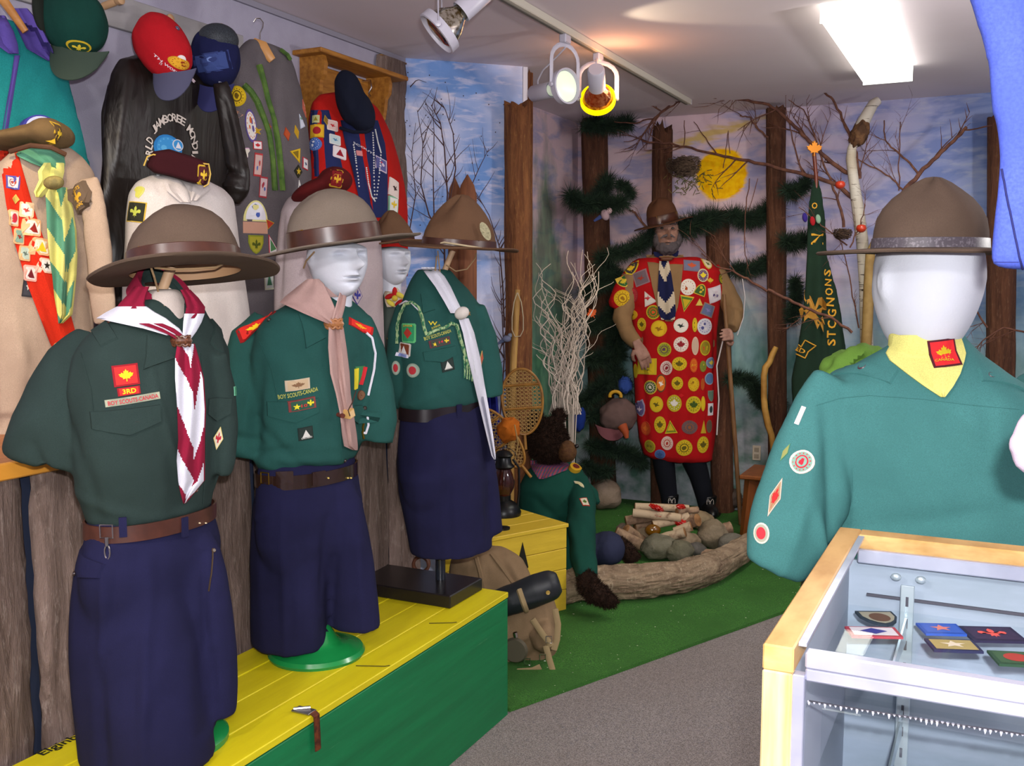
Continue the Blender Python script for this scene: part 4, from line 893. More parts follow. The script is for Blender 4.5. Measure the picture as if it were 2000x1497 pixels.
seam(sh2, T2, [(640, 650), (645, 720), (660, 800), (668, 900)], 2, green, 'placket', .001); seam(sh2, T2, [(508, 668), (530, 720), (545, 790)], 2.5, green, 'armhole_seam', .001); flap(sh2, T2, 602, 640, 40, 66, green, 24, 'tri', 'collar_point', .005); flap(sh2, T2, 575, 805, 90, 44, green, 2); flap(sh2, T2, 700, 810, 36, 36, green, -4)
badge(sh2, T2, 582, 752, 40, 22, 'rect', ('b8a890', 'b8a080', '7a5a40'), 'leaf', 6); lettering(sh2, T2, 584, 769, 66, 9, 'BOY SCOUTS-CANADA', 'a8a850', 10)
badge(sh2, T2, 589, 790, 44, 22, 'rect', ('7a3a38', '2a5040', 'd8cc30'), None, 8, txt=None, thick=.007); badge(sh2, T2, 578, 794, 14, 13, 'star', ('d8cc30', 'd8cc30', 'd8cc30'), None, thick=.009); badge(sh2, T2, 604, 786, 12, 14, 'fleur', ('d8cc30', 'd8cc30', 'd8cc30'), None, thick=.009); lettering(sh2, T2, 591, 791, 10, 6, '10', 'c03030', 5, lift=.0095)
button(sh2, T2, 594, 809, 9, '2a1a18'); button(sh2, T2, 713, 797, 8, '2a2018'); button(sh2, T2, 673, 900, 7, '2a1a18')
badge(sh2, T2, 597, 847, 25, 26, 'rect', ('1c2a26', '24302c', 'c8c8c0'), 'tri', 6); lettering(sh2, T2, 598, 855, 18, 3.5, 'ONTARIO', 'c8c8c0', 6, lift=.004)
seam(sh2, T2, [(714, 650), (726, 660), (733, 690), (731, 720), (725, 750), (720, 772)], 5, wht, 'lanyard', .004); seam(sh2, T2, [(718, 806), (721, 830), (716, 846), (711, 845)], 5, wht, 'lanyard', .004)
seam(sh2, T2, [(711, 820), (708, 840), (711, 856)], 5, brass, 'whistle', .005)
md = badge(sh2, T2, 701, 736, 22, 42, 'tri', ('3a7a4a', '3a7a4a', '3a7a4a'), None, 180, name='medal_ribbon'); badge(sh2, T2, 695, 740, 8, 42, 'rect', ('d8c830', 'd8c830', 'd8c830'), None, 8, name='medal_ribbon', thick=.004); badge(sh2, T2, 708, 734, 7, 36, 'rect', ('c82830', 'c82830', 'c82830'), None, -8, name='medal_ribbon', thick=.004)
badge(sh2, T2, 703, 772, 12, 20, 'circle', ('5a3a28', '7a5a40', '5a3a28'), 'ring', name='medal', thick=.004)
strap(nk2, [frame_at(T2, x, y)[0]+frame_at(T2, x, y)[1]*.026 for x, y in ((680, 760), (672, 785), (666, 800), (668, 810))], .0016, '3a241c', 'thong')
badge(nk2, T2, 672, 806, 12, 16, 'rect', ('c8a060', 'd0b080', '4a2a1c'), None, 20, name='wood_bead', thick=.026); badge(nk2, T2, 661, 810, 8, 9, 'circle', ('5a2a20', '5a2a20', '5a2a20'), None, name='wood_bead', thick=.02)
mb = MB()
sil(mb, P2, F2, [(890, 506, 692), (915, 502, 696), (950, 498, 702), (1000, 495, 708), (1050, 502, 704), (1095, 522, 690), (1140, 560, 660), (1170, 590, 640)], .56, 48, 2.2)
sil(mb, P2, F2, [(945, 505, 600), (980, 495, 625), (1040, 489, 640), (1100, 487, 645), (1160, 487, 645), (1220, 488, 642), (1262, 490, 640)], 1.25, 36, 2.2, dd=.02)
sil(mb, P2, F2, [(945, 600, 692), (980, 600, 708), (1040, 608, 722), (1100, 622, 732), (1160, 636, 739), (1225, 646, 745)], 1.3, 32, 2.2, dd=-.02)
sm = remesh(mb, .007, 16, wrinkle(P2, [(575, 960, 575, 1270, .006, 8), (650, 1000, 640, 1170, -.010, 8), (700, 980, 715, 1230, .007, 10), (620, 970, 610, 1270, -.004, 12), (660, 1080, 640, 1250, -.01, 8), (520, 1000, 530, 1260, .005, 14), (505, 1010, 550, 990, -.004, 6)], .006, 5, (1, 1, .3), 9))
TS2 = bvh(sm); so2 = obj('shorts', sm, navy, f2)
b2, TB2 = belt(f2, P2, F2, 934, 502, 694, 26, belt_b, .62, (656, 674)); mb = MB(); fr = frame_at(TB2, 520, 934, 1)
beltloop(b2, TB2, 556, 934, 34, 27, belt_b); beltloop(b2, TB2, 622, 934, 30, 27, belt_b)
for x in (640, 678, 684, 690): button(b2, TB2, x, 934, 3.5, 'c8b060', 'eyelet')
k2 = mpp(P2); c = fr[0]+fr[1]*.005; mb = MB(); mb.tube([c+UP*.014-fr[2]*.013, c+UP*.014+fr[2]*.013, c-UP*.014+fr[2]*.013, c-UP*.014-fr[2]*.013, c+UP*.014-fr[2]*.013], .002, 6); obj('buckle', mb, brass, b2)
obj('base_disc', MB().lathe((-1.60, 2.085, ZT), [(.001, 0), (.125, 0), (.128, .008), (.122, .018), (.105, .022), (.09, .03), (.07, .032), (.055, .045), (.03, .09), (.022, .25), (.001, .25)], 48), gpl, f2)
h2 = hat(655, 477, P2, 166, 330, 104, 8, 'light khaki campaign hat with shiny dark band on the pink scarfed form', felt2, hleather, .5, lean=-3, peak=.35, bandh=.044, curl=.005)
strap(h2[0], [atv(614, 492, P2, .1), atv(598, 510, P2, .08), atv(593, 524, P2, .06)])

# ---------------------------------------------------------------- form 4 farthest on the chest
P4 = Vector((-1.565, 2.70, 0)); F4 = -.05
f4 = root('uniform_form', (P4.x, P4.y, ZT), 'green uniform form with long white scarf and braided cord on a black block stand', 'display form')
mb = MB()
sil(mb, P4, F4, [(527, 815, 880), (545, 803, 895), (565, 795, 915), (590, 785, 932), (630, 780, 945), (700, 784, 950), (750, 786, 952), (780, 780, 950), (790, 784, 945)], .55, 48, 2.1)
arm(mb, P4, [(800, 600, 26, .05), (790, 650, 32, .07), (788, 710, 34, .08), (795, 760, 36, .08), (800, 795, 30, .08)], 16, flat=.8)
arm(mb, P4, [(925, 600, 22, -.05), (945, 660, 28, -.06), (952, 720, 30, -.07), (955, 775, 28, -.07)], 14)
sm = remesh(mb, .0065, 7, wrinkle(P4, [(800, 780, 870, 760, .006, 7), (850, 740, 900, 790, -.006, 8), (780, 640, 790, 780, .005, 9), (770, 790, 860, 800, -.005, 6), (850, 640, 855, 780, .003, 8)], .005, 8, seed=13)); T4 = bvh(sm); sh4 = obj('shirt', sm, green, f4)
obj('pole', MB().tube([atv(862, 545, P4), atv(878, 505, P4), atv(885, 490, P4)], .009, 10), wdr, f4)
nk4 = obj('neckerchief', drape(T4, P4, [(522, 822, 850), (540, 835, 868), (560, 850, 880), (590, 868, 894), (612, 880, 905)], 7, .02, .01, None, .006), wht, f4)
obj('neckerchief_tail', drape(T4, P4, [(622, 895, 915), (650, 904, 926), (700, 914, 938), (750, 926, 946), (800, 938, 955), (850, 950, 963), (890, 960, 968), (898, 965, 968)], 6, .02, .008, None, .006), wht, nk4)
obj('scarf_knot', (lambda m_: (pell(m_, 902, 612, P4, 15, 12, .018, 30, .14), m_)[1])(MB()), cloth('cream_cloth', 'd8d0c8'), nk4)
cord = mat('green_white_cord', '9ab080', .8, var=(160, '2e6a48', .45, .55, (1, 1, .5)))
seam(sh4, T4, [(776, 672), (778, 640), (784, 615), (793, 595), (806, 592), (818, 602), (824, 620), (828, 640), (833, 655)], 7, cord, 'braided_cord', .005)
seam(sh4, T4, [(833, 655), (850, 645), (868, 640), (880, 632), (890, 636), (896, 660), (905, 690), (912, 715)], 7, cord, 'braided_cord', .005)
seam(sh4, T4, [(784, 596), (795, 590), (806, 594), (818, 607), (823, 616)], 3.5, wht, 'white_cord', .006)
for i in range(7): seam(sh4, T4, [(903+i*4, 695), (905+i*4.5, 725), (904+i*5, 745-abs(i-3)*2)], 3.2, cord, 'tassel', .006)
badge(sh4, T4, 797, 651, 30, 38, 'square', ('5ab070', '2f8a5a', 'a83428'), 'dia', 0); lettering(sh4, T4, 797, 637, 20, 5, 'JUNIOR', 'c8a830', 0, lift=.004)
badge(sh4, T4, 790, 683, 26, 26, 'square', ('c8c0b8', '7a3c24', 'e8e8e8'), 'tri', -4); badge(sh4, T4, 788, 694, 24, 7, 'rect', ('d8d8e8', '8090c8', '8090c8'), None, -6, thick=.004)
badge(sh4, T4, 806, 724, 27, 28, 'circle', ('8a9a88', '9aa898', 'b03038'), 'circle'); badge(sh4, T4, 773, 719, 18, 28, 'circle', ('8a9a88', '9aa898', 'b03038'), 'circle')
flap(sh4, T4, 862, 695, 56, 26, green, 8); flap(sh4, T4, 830, 590, 26, 40, green, 20, 'tri', 'collar_point', .004); lettering(sh4, T4, 845, 632, 17, 8, 'W', 'c0b030', -5); lettering(sh4, T4, 851, 639, 18, 5, 'JUNIOR', 'b0a840', 18)
lettering(sh4, T4, 856, 654, 50, 7, 'BOY SCOUTS-CANADA', 'a8a850', 14); badge(sh4, T4, 859, 669, 38, 15, 'rect', ('5a3038', '3a4038', '5a3038'), None, 10); badge(sh4, T4, 849, 673, 11, 11, 'star', ('d8bc30', 'd8bc30', 'd8bc30'), None); badge(sh4, T4, 871, 666, 11, 12, 'fleur', ('d8bc30', 'd8bc30', 'd8bc30'), None); lettering(sh4, T4, 860, 668, 8, 5, '14', 'c03040', 10, lift=.004)
button(sh4, T4, 866, 686, 6, '3a2018'); badge(sh4, T4, 874, 713, 24, 25, 'rect', ('1c2a26', '24302c', 'c8c8c0'), 'tri', 10); badge(sh4, T4, 940, 700, 8, 30, 'dia', ('c8a860', 'b05040', '3a6a4a'), None, -8); badge(sh4, T4, 915, 612, 10, 12, 'star', ('8a6a40', '8a6a40', '8a6a40'), None)
lettering(sh4, T4, 875, 720, 15, 3.2, 'ONTARIO', 'c8c8c0', 10, lift=.004)
mb = MB()
sil(mb, P4, F4, [(790, 786, 944), (815, 780, 950), (870, 775, 958), (920, 776, 962), (960, 786, 955), (1010, 812, 938), (1040, 840, 915)], .58, 44, 2.3)
sil(mb, P4, F4, [(850, 778, 930), (900, 774, 948), (960, 778, 955), (1020, 792, 958), (1074, 803, 960)], .85, 36, 2.3, dd=.01)
sil(mb, P4, F4, [(850, 890, 955), (900, 900, 966), (960, 915, 974), (1042, 925, 982)], .9, 28, 2.3, dd=-.05)
sm = remesh(mb, .007, 7, wrinkle(P4, [(880, 850, 885, 1070, -.006, 8), (820, 860, 830, 1070, .005, 12), (930, 850, 945, 1050, .006, 9), (950, 950, 955, 1050, -.008, 6)], .005, 6, (1, 1, .3), 4)); so4 = obj('shorts', sm, navy, f4)
b4, TB4 = belt(f4, P4, F4, 804, 783, 940, 26, mat('belt_dark', '1c1418', .3, spec=.5), .58, None); beltloop(so4, TB4, 896, 804, 14, 28, navy)
bc = Vector((-1.63, 2.68, ZT)); blk = mat('black_lacquer', '181416', .3, spec=.5)
obj('base_block', MB().box((-1.655, 2.665, ZT+.02), (.39, .21, .04), bev=.003), blk, f4, smooth=False)
obj('stand_pole', MB().tube([Vector((-1.575, 2.70, ZT+.04)), Vector((-1.575, 2.70, ZT+.3))], .016, 20), mat('pole_black', '20242c', .25, spec=.6), f4)
h4 = hat(897, 482, P4, 138, 232, 100, -4, 'brown campaign hat with silver badge and peaked crown, farthest on the chest', felt3, hleather, .75, lean=-3, cone=2, pinch=.2, peak=1.0, bandh=.024, curl=.01)
c = atv(948, 452, P4, h4[2]*.75); mb = MB(); k4 = mpp(P4); silv = mat('badge_silver', '8a8468', .5, metal=.6, bump=(120, .8, .004))
mb.prism([c+LAT*(a*9*k4)+UP*(b*17*k4)-LAT*(b*6*k4) for a, b in shape2d('circle')], -NRM*.004); mb.prism([c-NRM*.004+LAT*(a*7*k4)+UP*(b*14*k4)-LAT*(b*5*k4) for a, b in fleurpts()], -NRM*.004); obj('hat_badge', mb, silv, h4[0], label='silver metal hat badge')
strap(h4[0], [h4[1](-2.1, h4[2]*1.05, .006), h4[1](-1.9, h4[2]*1.1, .012), h4[1](-1.5, h4[2]*1.12, .008), h4[1](-1.1, h4[2]*1.1, .004), h4[1](-.8, h4[2]*1.06, .0)], .003, 'b0a080', 'cord')
strap(h4[0], [atv(855, 490, P4, .05), atv(858, 520, P4, .05), atv(861, 545, P4, .06), atv(853, 556, P4, .06), atv(850, 530, P4, .06), atv(853, 500, P4, .05)])
strap(h4[0], [atv(872, 518, P4, .05), atv(890, 530, P4, .03), atv(912, 526, P4, .0), atv(928, 505, P4, -.02), atv(930, 495, P4, -.03)])

# ---------------------------------------------------------------- right hand form seen from behind
PR = Vector((-.10, 2.03, 0)); FR = PI/2+.03
fr_ = root('uniform_form', (PR.x, PR.y, 0), 'teal green shirt form seen from behind with yellow neckerchief behind the glass case', 'display form')
mb = MB()
sil(mb, PR, FR, [(640, 1770, 1870), (665, 1750, 1885), (690, 1712, 1915), (715, 1665, 1960), (745, 1615, 2010), (780, 1585, 2045), (850, 1578, 2055), (950, 1582, 2050), (1080, 1595, 2040), (1180, 1600, 2035), (1400, 1600, 2035)], .58, 60, 2.3)
arm(mb, PR, [(1640, 745, 52, 0), (1612, 800, 62, .0), (1592, 870, 74, .01), (1575, 940, 84, .03), (1553, 1010, 88, .05), (1530, 1065, 80, .07), (1513, 1112, 62, .08), (1511, 1116, 54, .08)], 22, flat=.6)
arm(mb, PR, [(1985, 745, 55, 0), (2030, 820, 60, 0), (2050, 950, 62, .02), (2060, 1080, 60, .05), (2060, 1130, 50, .05)], 18, flat=.6)
fR = [(1600, 780, 1590, 1150, -.012, 14), (1640, 830, 1650, 1000, .006, 14), (1580, 860, 1500, 1080, .008, 16), (1700, 850, 1680, 1040, -.004, 20), (1560, 960, 1600, 1140, .01, 12), (1650, 1020, 1900, 960, -.006, 22), (1800, 780, 1900, 860, .006, 18), (1860, 760, 1860, 900, -.004, 16), (1560, 820, 1500, 1000, -.006, 12), (1620, 900, 1640, 1100, .006, 12)]
sm = remesh(mb, .0075, 8, wrinkle(PR, fR, .010, 6, seed=21)); TR = bvh(sm); shR = obj('shirt', sm, teal, fr_)
flap(shR, TR, 1664, 722, 82, 32, teal, 18, 'rect', 'epaulette', .005); flap(shR, TR, 1965, 742, 90, 32, teal, -28, 'rect', 'epaulette', .005)
button(shR, TR, 1685, 718, 19, '4a2a34'); button(shR, TR, 1935, 735, 15, '4a2a34')
seam(shR, TR, [(1595, 792), (1640, 778), (1700, 773), (1800, 780), (1900, 792), (1990, 800)], 1.6, teal, 'yoke_seam', .0008)
badge(shR, TR, 1567, 903, 36, 50, 'circle', ('d8c8b8', '7aa090', 'c02a3a'), 'ring', 0); badge(shR, TR, 1487, 1042, 28, 42, 'circle', ('d0c8b4', '9a9a88', 'd0303a'), 'circle', 10)
badge(shR, TR, 1514, 972, 20, 84, 'dia', ('c8b0a0', '9a8060', 'b02828'), 'leaf', -14); badge(shR, TR, 1563, 812, 8, 38, 'rect', ('d8d0d0', 'd8d0d0', 'd8d0d0'), None, -16); badge(shR, TR, 1534, 884, 9, 40, 'dia', ('5a8a60', '8a8a50', 'c0b060'), None, -18)
nP = mpp(PR)
obj('foam_head', headmesh(atv(1812, 545, PR), PI/2+.62, 1.22, cut=.3, neck=.8), foam, fr_)
mb = MB(); pell(mb, 1738, 562, PR, 9, 27, .03, 6, -.0); pell(mb, 1731, 556, PR, 9, 22, .03, 0, -.02); obj('foam_ear', remesh(mb, .003, 4), foam, fr_)
yelc = cloth('yellow_cloth', 'dcd67e', 'd2cc74', weave=500)
mb = MB(); sil(mb, PR, FR, [(622, 1746, 1868), (626, 1740, 1874), (650, 1736, 1882), (680, 1734, 1886), (705, 1738, 1884)], .95, 48, 2, cap=False); TY = None; nkR = obj('neckerchief', mb, yelc, fr_)
mbb = MB(); mbb.add(sm.v, sm.f); mbb.add(mb.v, mb.f); TRn = bvh(mbb)
tri = drape(TRn, PR, [(655, 1745, 1876), (672, 1742, 1882), (690, 1732, 1887), (705, 1740, 1884), (730, 1772, 1876), (755, 1806, 1862), (776, 1838, 1846)], 12, .008, .006, None, .003, 5); TT = bvh(tri); obj('neckerchief_fold', tri, yelc, nkR)
badge(nkR, TT, 1843, 689, 52, 52, 'rect', ('4a1420', 'c82428', 'b8a01c'), 'leaf', 8, edge=.86); lettering(nkR, TT, 1845, 705, 32, 6, 'CANADA', 'b8a01c', 8, lift=.004)
obj('stand_pole', MB().tube([Vector((PR.x, PR.y, .02)), Vector((PR.x, PR.y, .62))], .02, 16), mat('pole_black', '20242c', .25), fr_); obj('base_disc', MB().lathe((PR.x, PR.y, 0), [(.001, 0), (.17, 0), (.17, .015), (.03, .03), (.001, .03)], 40), mat('pole_black', '20242c', .25), fr_)
hR = hat(1816, 489, PR, 224, 428, 138, 0, 'brown campaign hat with grey band on the foam head seen from behind', felt, hgrey, PI/4, lean=-1, cone=True, peak=.9, bandh=.022, curl=.0, pinch=.10)
# ---------------------------------------------------------------- hem of neighbouring things at the right edge
P_ = Vector((.62, 1.75, 0))
# ================================================================= garments and caps along the left wall
def garment(name, P, label, cat, m, rows, ratio=.3, facing=0.0, arms=(), folds=(), amp=.006, vox=.009, seed=0, sc=6, pname='cloth_body', ex=2.2, group=None, zb=None):
    t = root(name, (P[0], P[1], P[2] if zb is None else zb), label, cat, group); mb = MB(); sil(mb, P, facing, rows, ratio, 44, ex)
    for a in arms: arm(mb, P, a, 16, flat=.55)
    s = remesh(mb, vox, 7, wrinkle(P, folds, amp, sc, (1, 1, .4), seed)); tr = bvh(s); b = obj(pname, s, m, t); return t, b, tr
def bill(mb, c, right, fwd, up, w, L, camber=.02, th=.0035, nu=14, nv=8, m=0):
    right, fwd, up = Vector(right).normalized(), Vector(fwd).normalized(), Vector(up).normalized(); V = []
    for lv in (0, 1):
        for i in range(nv+1):
            for j in range(nu+1):
                u = j/nu*2-1; v = i/nv; ext = math.sqrt(max(0, 1-(abs(u)**2.4)*.98))
                V.append(c+right*(u*w*(1-.06*v))+fwd*((v*L*ext)+.03*(-(u*u)))-up*(camber*u*u+.004*v)-up*(th*lv))
    n = (nv+1)*(nu+1); F = []
    for i in range(nv):
        for j in range(nu):
            a = i*(nu+1)+j; F.append((a, a+1, a+nu+2, a+nu+1)); F.append((n+a, n+a+nu+1, n+a+nu+2, n+a+1))
    for i in range(nv):
        for j in (0, nu): a = i*(nu+1)+j; F.append((a, a+nu+1, n+a+nu+1, n+a))
    for j in range(nu):
        for i in (0, nv): a = i*(nu+1)+j; F.append((a, n+a, n+a+1, a+1))
    return mb.add(V, F, m)
def ballcap(x, y, P, rx, ry, rot, label, cm, bm, bx, by, bw, bl, brot, group='caps hung on the peg rail', rz=.075, cam_=.022, btnx=None):
    """cap hung on a peg: crown is a panelled dome, bill below it"""
    c = atv(x, y, P); k = mpp(P); t = root('baseball_cap', c, label, 'cap', group); a = math.radians(rot); ex = LAT*math.cos(a)+UP*math.sin(a); ez = UP*math.cos(a)-LAT*math.sin(a)
    fn = lambda d: 1-.028*max(0, 1-abs(math.sin(3*math.atan2(d.y, d.x)))*6)+.03*noise.noise(d*3+Vector((x*.1, 0, 0)))
    mb = MB(); mb.ell(c, (rx*k, rz, ry*k), 48, 24, 0, (ex, NRM, ez), fn); s = remesh(mb, .006, 3, wrinkle(P, (), .004, 14, (1, 1, 1), x)); tr = bvh(s); b = obj('crown', s, cm, t)
    r = math.radians(brot); bc = atv(bx, by, P, rz*.55); mb = MB(); bill(mb, bc, LAT*math.cos(r)+UP*math.sin(r), (-UP*math.cos(r)+LAT*math.sin(r))-NRM*.35, -NRM+UP*.35, bw*k/2, bl*k, cam_); obj('bill', mb, bm, t)
    return t, b, tr
teal_j = cloth('teal_fleece', '1f8283', '1b7476', weave=300); purp = cloth('purple_cloth', '5a4a98', '4e4088')
PT = onx(60, 250, -2.30)
tj, tb, TT_ = garment('hanging_jacket', PT, 'teal fleece jacket with purple collar and zip on a wooden hanger', 'jacket', teal_j, [(40, -30, 66), (62, -60, 84), (90, -90, 108), (130, -110, 134), (200, -120, 150), (280, -120, 168), (340, -118, 184), (365, -112, 184), (450, -105, 205), (560, -95, 226)], .22, folds=[(95, 150, 120, 330, .008, 10), (140, 290, 180, 345, -.01, 8), (60, 160, 50, 360, -.006, 12), (150, 200, 170, 330, .006, 8)], group=None, zb=.9)
obj('zip', drape(TT_, PT, [(108, 28, 38), (150, 22, 31), (200, 13, 23), (265, 3, 13)], 3, .004, .003), purp, tb)
badge(tb, TT_, 74, 246, 66, 44, 'half', ('3a3a90', 'b8bcd8', 'd8d8e8'), None, 4, thick=.02)
obj('collar', drape(TT_, PT, [(16, 20, 52), (45, 28, 76), (70, 40, 88), (95, 52, 100), (118, 92, 106)], 6, .018, .008), purp, tb)
obj('collar', drape(TT_, PT, [(30, -20, 8), (60, -20, 24), (85, -10, 32), (104, 16, 34)], 5, .018, .008), purp, tb)
pinew = mat('hanger_wood', 'b07a3c', .4, spec=.5, var=(8, '946026', .3, .7, (1, 1, 5)))
obj('hanger', MB().tube([atv(-30, -40, PT, .03), atv(10, 5, PT, .03), atv(50, 62, PT, .02)], [.012, .012, .009], 12, flat=.5, flatdir=NRM), pinew, tj)
PB = onx(330, 300, -2.30)
satin = NT('black_satin'); satin.base(satin.mix(satin.ramp(satin.noise(6, 3), .3, .7), lin('1c1512'), lin('15100e'))); satin.b.inputs['Roughness'].default_value = .42; satin.b.inputs['Specular IOR Level'].default_value = .35; satin.bump(satin.noise(9, 4, (1, 1, .3), .6, 1), .6, .012); satin = satin.m
bj, bb, TB_ = garment('hanging_jacket', PB, 'black satin bomber jacket with arched white lettering on its back', 'jacket', satin, [(112, 296, 360), (122, 262, 398), (140, 232, 432), (170, 216, 446), (230, 206, 452), (300, 198, 455), (380, 194, 452), (450, 192, 446), (520, 200, 440), (600, 215, 430)], .25, arms=[[(232, 160, 18, .0), (215, 220, 24, .02), (208, 300, 26, .02), (202, 400, 26, .02), (205, 480, 22, .02), (215, 528, 16, .02)], [(430, 160, 18, .0), (446, 230, 22, .0), (458, 300, 24, .01), (464, 340, 24, .02), (462, 372, 24, .02), (454, 396, 16, .02)]], folds=[(300, 160, 285, 330, .008, 9), (240, 180, 225, 480, -.010, 8), (350, 300, 360, 480, .008, 14), (440, 200, 470, 330, -.01, 7), (425, 330, 480, 345, -.012, 6), (430, 360, 480, 372, .012, 6), (290, 300, 250, 480, .007, 12), (320, 170, 326, 250, .005, 8), (265, 200, 268, 480, .008, 6)], amp=.008, seed=3, zb=.9)
txt = 'WORLD JAMBOREE MONDIAL'; n_ = len(txt)
for i, chh in enumerate(txt):
    if chh == ' ': continue
    th = math.radians(-118+236*i/(n_-1)); X_ = 335+45*math.sin(th); Y_ = 292-62*math.cos(th)
    lettering(bb, TB_, X_, Y_, 6.2 if chh != 'I' else 2.2, 15, chh, 'c8beb4', -math.degrees(math.atan2(44*math.sin(th)*1.2, 68*math.cos(th)))*.85, 'letter', .003)
badge(bb, TB_, 328, 290, 52, 52, 'circle', ('2a78b8', '3a8cc8', '5aa8d8'), 'blob', name='globe_patch'); badge(bb, TB_, 346, 284, 20, 22, 'circle', ('c8ccd4', '3a8cc8', 'd8d8e0'), 'tri', thick=.004)
greyc = cloth('grey_blanket', '6a6366', '5c565a', weave=350); PG = onx(525, 300, -2.26)
gj, gb, TG = garment('blanket_coat', PG, 'grey camp blanket coat covered with souvenir badges and green webbing straps', 'coat', greyc, [(86, 486, 552), (98, 474, 566), (125, 456, 578), (160, 448, 588), (230, 444, 600), (320, 446, 610), (420, 452, 604), (520, 456, 600), (620, 470, 596), (720, 480, 594)], .34, folds=[(545, 130, 550, 330, -.01, 7), (520, 120, 530, 330, .006, 6), (575, 160, 590, 400, .008, 9), (480, 250, 485, 500, .006, 10)], amp=.007, seed=8, zb=.75)
webg = mat('green_webbing', '3f5c28', .8, bump=(400, .4, .002), var=(30, '54702e', .4, .6))
for w_ in ([(506, 128), (514, 160), (522, 195), (534, 235), (543, 280), (548, 330), (551, 372)], [(476, 166), (490, 180), (503, 200), (513, 228), (524, 260), (531, 310), (536, 372)]):
    seam(gb, TG, w_, 13, webg, 'webbing_strap', .002)
    st = MB(); 
    for q in range(26):
        t_ = q/25*(len(w_)-1); i_ = min(int(t_), len(w_)-2); a_ = t_-i_; fr = frame_at(TG, w_[i_][0]*(1-a_)+w_[i_+1][0]*a_, w_[i_][1]*(1-a_)+w_[i_+1][1]*a_)
        if fr: st.ell(fr[0]+fr[1]*.0105, (.0017, .0017, .0017), 6, 4)
    o_ = obj('studs', st, mat('stud', 'c8c8a0', .3, metal=.6), gb); o_['kind'] = 'stuff'
B = lambda *a, **k: badge(gb, TG, *a, **k)
B(463, 188, 32, 40, 'circle', ('c8a818', 'd8b420', '6a5010'), 'ring', 0); B(448, 226, 24, 50, 'half', ('c89070', 'd8a080', 'a05030'), 'blob', 60); B(456, 252, 34, 26, 'arc', ('e0d8d0', 'd8d0d0', '8080b0'), None, -40)
B(490, 246, 17, 64, 'circle', ('5a4a8a', 'dcd6cc', 'c86030'), 'blob', 4); B(501, 256, 20, 18, 'star', ('c8a020', 'b08c18', '604810'), None, 10); B(503, 284, 15, 16, 'rect', ('c02830', 'e0d8d8', 'c02830'), 'leaf', 0)
B(504, 322, 13, 44, 'rect', ('b0383a', 'c8a8a0', '5a70a8'), 'blob', -4); B(514, 366, 13, 40, 'rect', ('a83840', 'd0b8b8', '4a60a0'), 'blob', -4); B(500, 412, 38, 50, 'half', ('e0d890', 'e4e2e8', '4a60b0'), 'blob', 0); B(500, 445, 38, 22, 'rect', ('c89880', 'c89880', 'c89880'), None)
B(484, 300, 20, 28, 'arc', ('d0a0c0', 'd8d0c0', '5a70a8'), None, 70); B(525, 440, 16, 18, 'tri', ('c8a020', 'b83a28', '204020'), None, 160); B(500, 478, 24, 36, 'shield', ('8a9028', 'a8a030', '505a18'), 'fleur'); B(530, 478, 20, 40, 'tri', ('c83040', 'e0d8d8', '508050'), 'tri', 20)
B(576, 300, 22, 30, 'tri', ('c8a020', 'd8b420', '806818'), 'tri', 80); B(588, 236, 16, 26, 'tri', ('c0c8d8', 'd8dce8', '70a080'), 'blob', 20); B(579, 258, 10, 26, 'dia', ('c8a020', 'b89020', '604810'), None, 10); B(582, 335, 20, 26, 'dia', ('202018', '2c2818', 'c0a028'), 'star', 0)
B(560, 262, 16, 26, 'dia', ('a84020', 'b85028', '401808'), None, 10); B(596, 320, 16, 22, 'rect', ('b82838', 'd8d4d4', '303860'), 'bird', -8); B(585, 365, 12, 26, 'tri', ('d8d4d0', 'd8d4d0', '3a3a60'), 'bird', 10); B(525, 545, 16, 42, 'rect', ('c8c8b0', 'd0d4d0', '4a8060'), 'tri', 4); B(594, 212, 15, 34, 'dia', ('c86048', 'd88068', 'e8d8c8'), 'blob', 10); B(526, 248, 12, 12, 'star', ('b85028', 'b85028', 'b85028'), None)
mb = MB(); mb.tube([atv(494, 84, PG, .06), atv(512, 92, PG, .07), atv(532, 118, PG, .065)], [.018, .022, .013], 14, flat=.4, flatdir=NRM); obj('hanger', mb, mat('hanger_beech', 'c08a50', .4, spec=.5), gj)
mb = MB(); mb.tube([atv(508, 76, PG, .065), atv(508, 64, PG, .065), atv(513, 54, PG, .06), atv(514, 44, PG, .055), atv(508, 36, PG, .05), atv(500, 36, PG, .05), atv(495, 43, PG, .05)], .0022, 8); obj('hanger_hook', mb, steel, gj)
seam(gb, TG, [(545, 100), (556, 108), (562, 118)], 8, webg, 'webbing_strap', .01)
redf = cloth('red_felt', 'b81e18', 'a61814', weave=400); blu = cloth('royal_blue_cloth', '27305e', '222a54'); PQ = onx(700, 300, -2.24)
pj_, pb_, TQ = garment('badge_poncho', PQ, 'red and navy poncho with badges hung under the small wall shelf', 'poncho', redf, [(188, 655, 716), (198, 622, 738), (215, 608, 748), (250, 602, 764), (300, 602, 779), (350, 603, 790), (400, 605, 796), (450, 606, 797), (540, 640, 797)], .3, folds=[(700, 230, 710, 400, -.006, 8), (740, 240, 775, 420, .008, 10)], amp=.004, seed=5, zb=1.0)
obj('blue_panel', drape(TQ, PQ, [(215, 607, 642), (240, 605, 649), (290, 605, 661), (345, 606, 672)], 5, .004, .003), blu, pb_); obj('blue_panel', drape(TQ, PQ, [(235, 665, 738), (280, 674, 752), (330, 688, 757), (400, 704, 757), (425, 712, 757)], 7, .006, .004, None, .008), blu, pb_)
B = lambda *a, **k: badge(pb_, TQ, *a, thick=.006, **k)
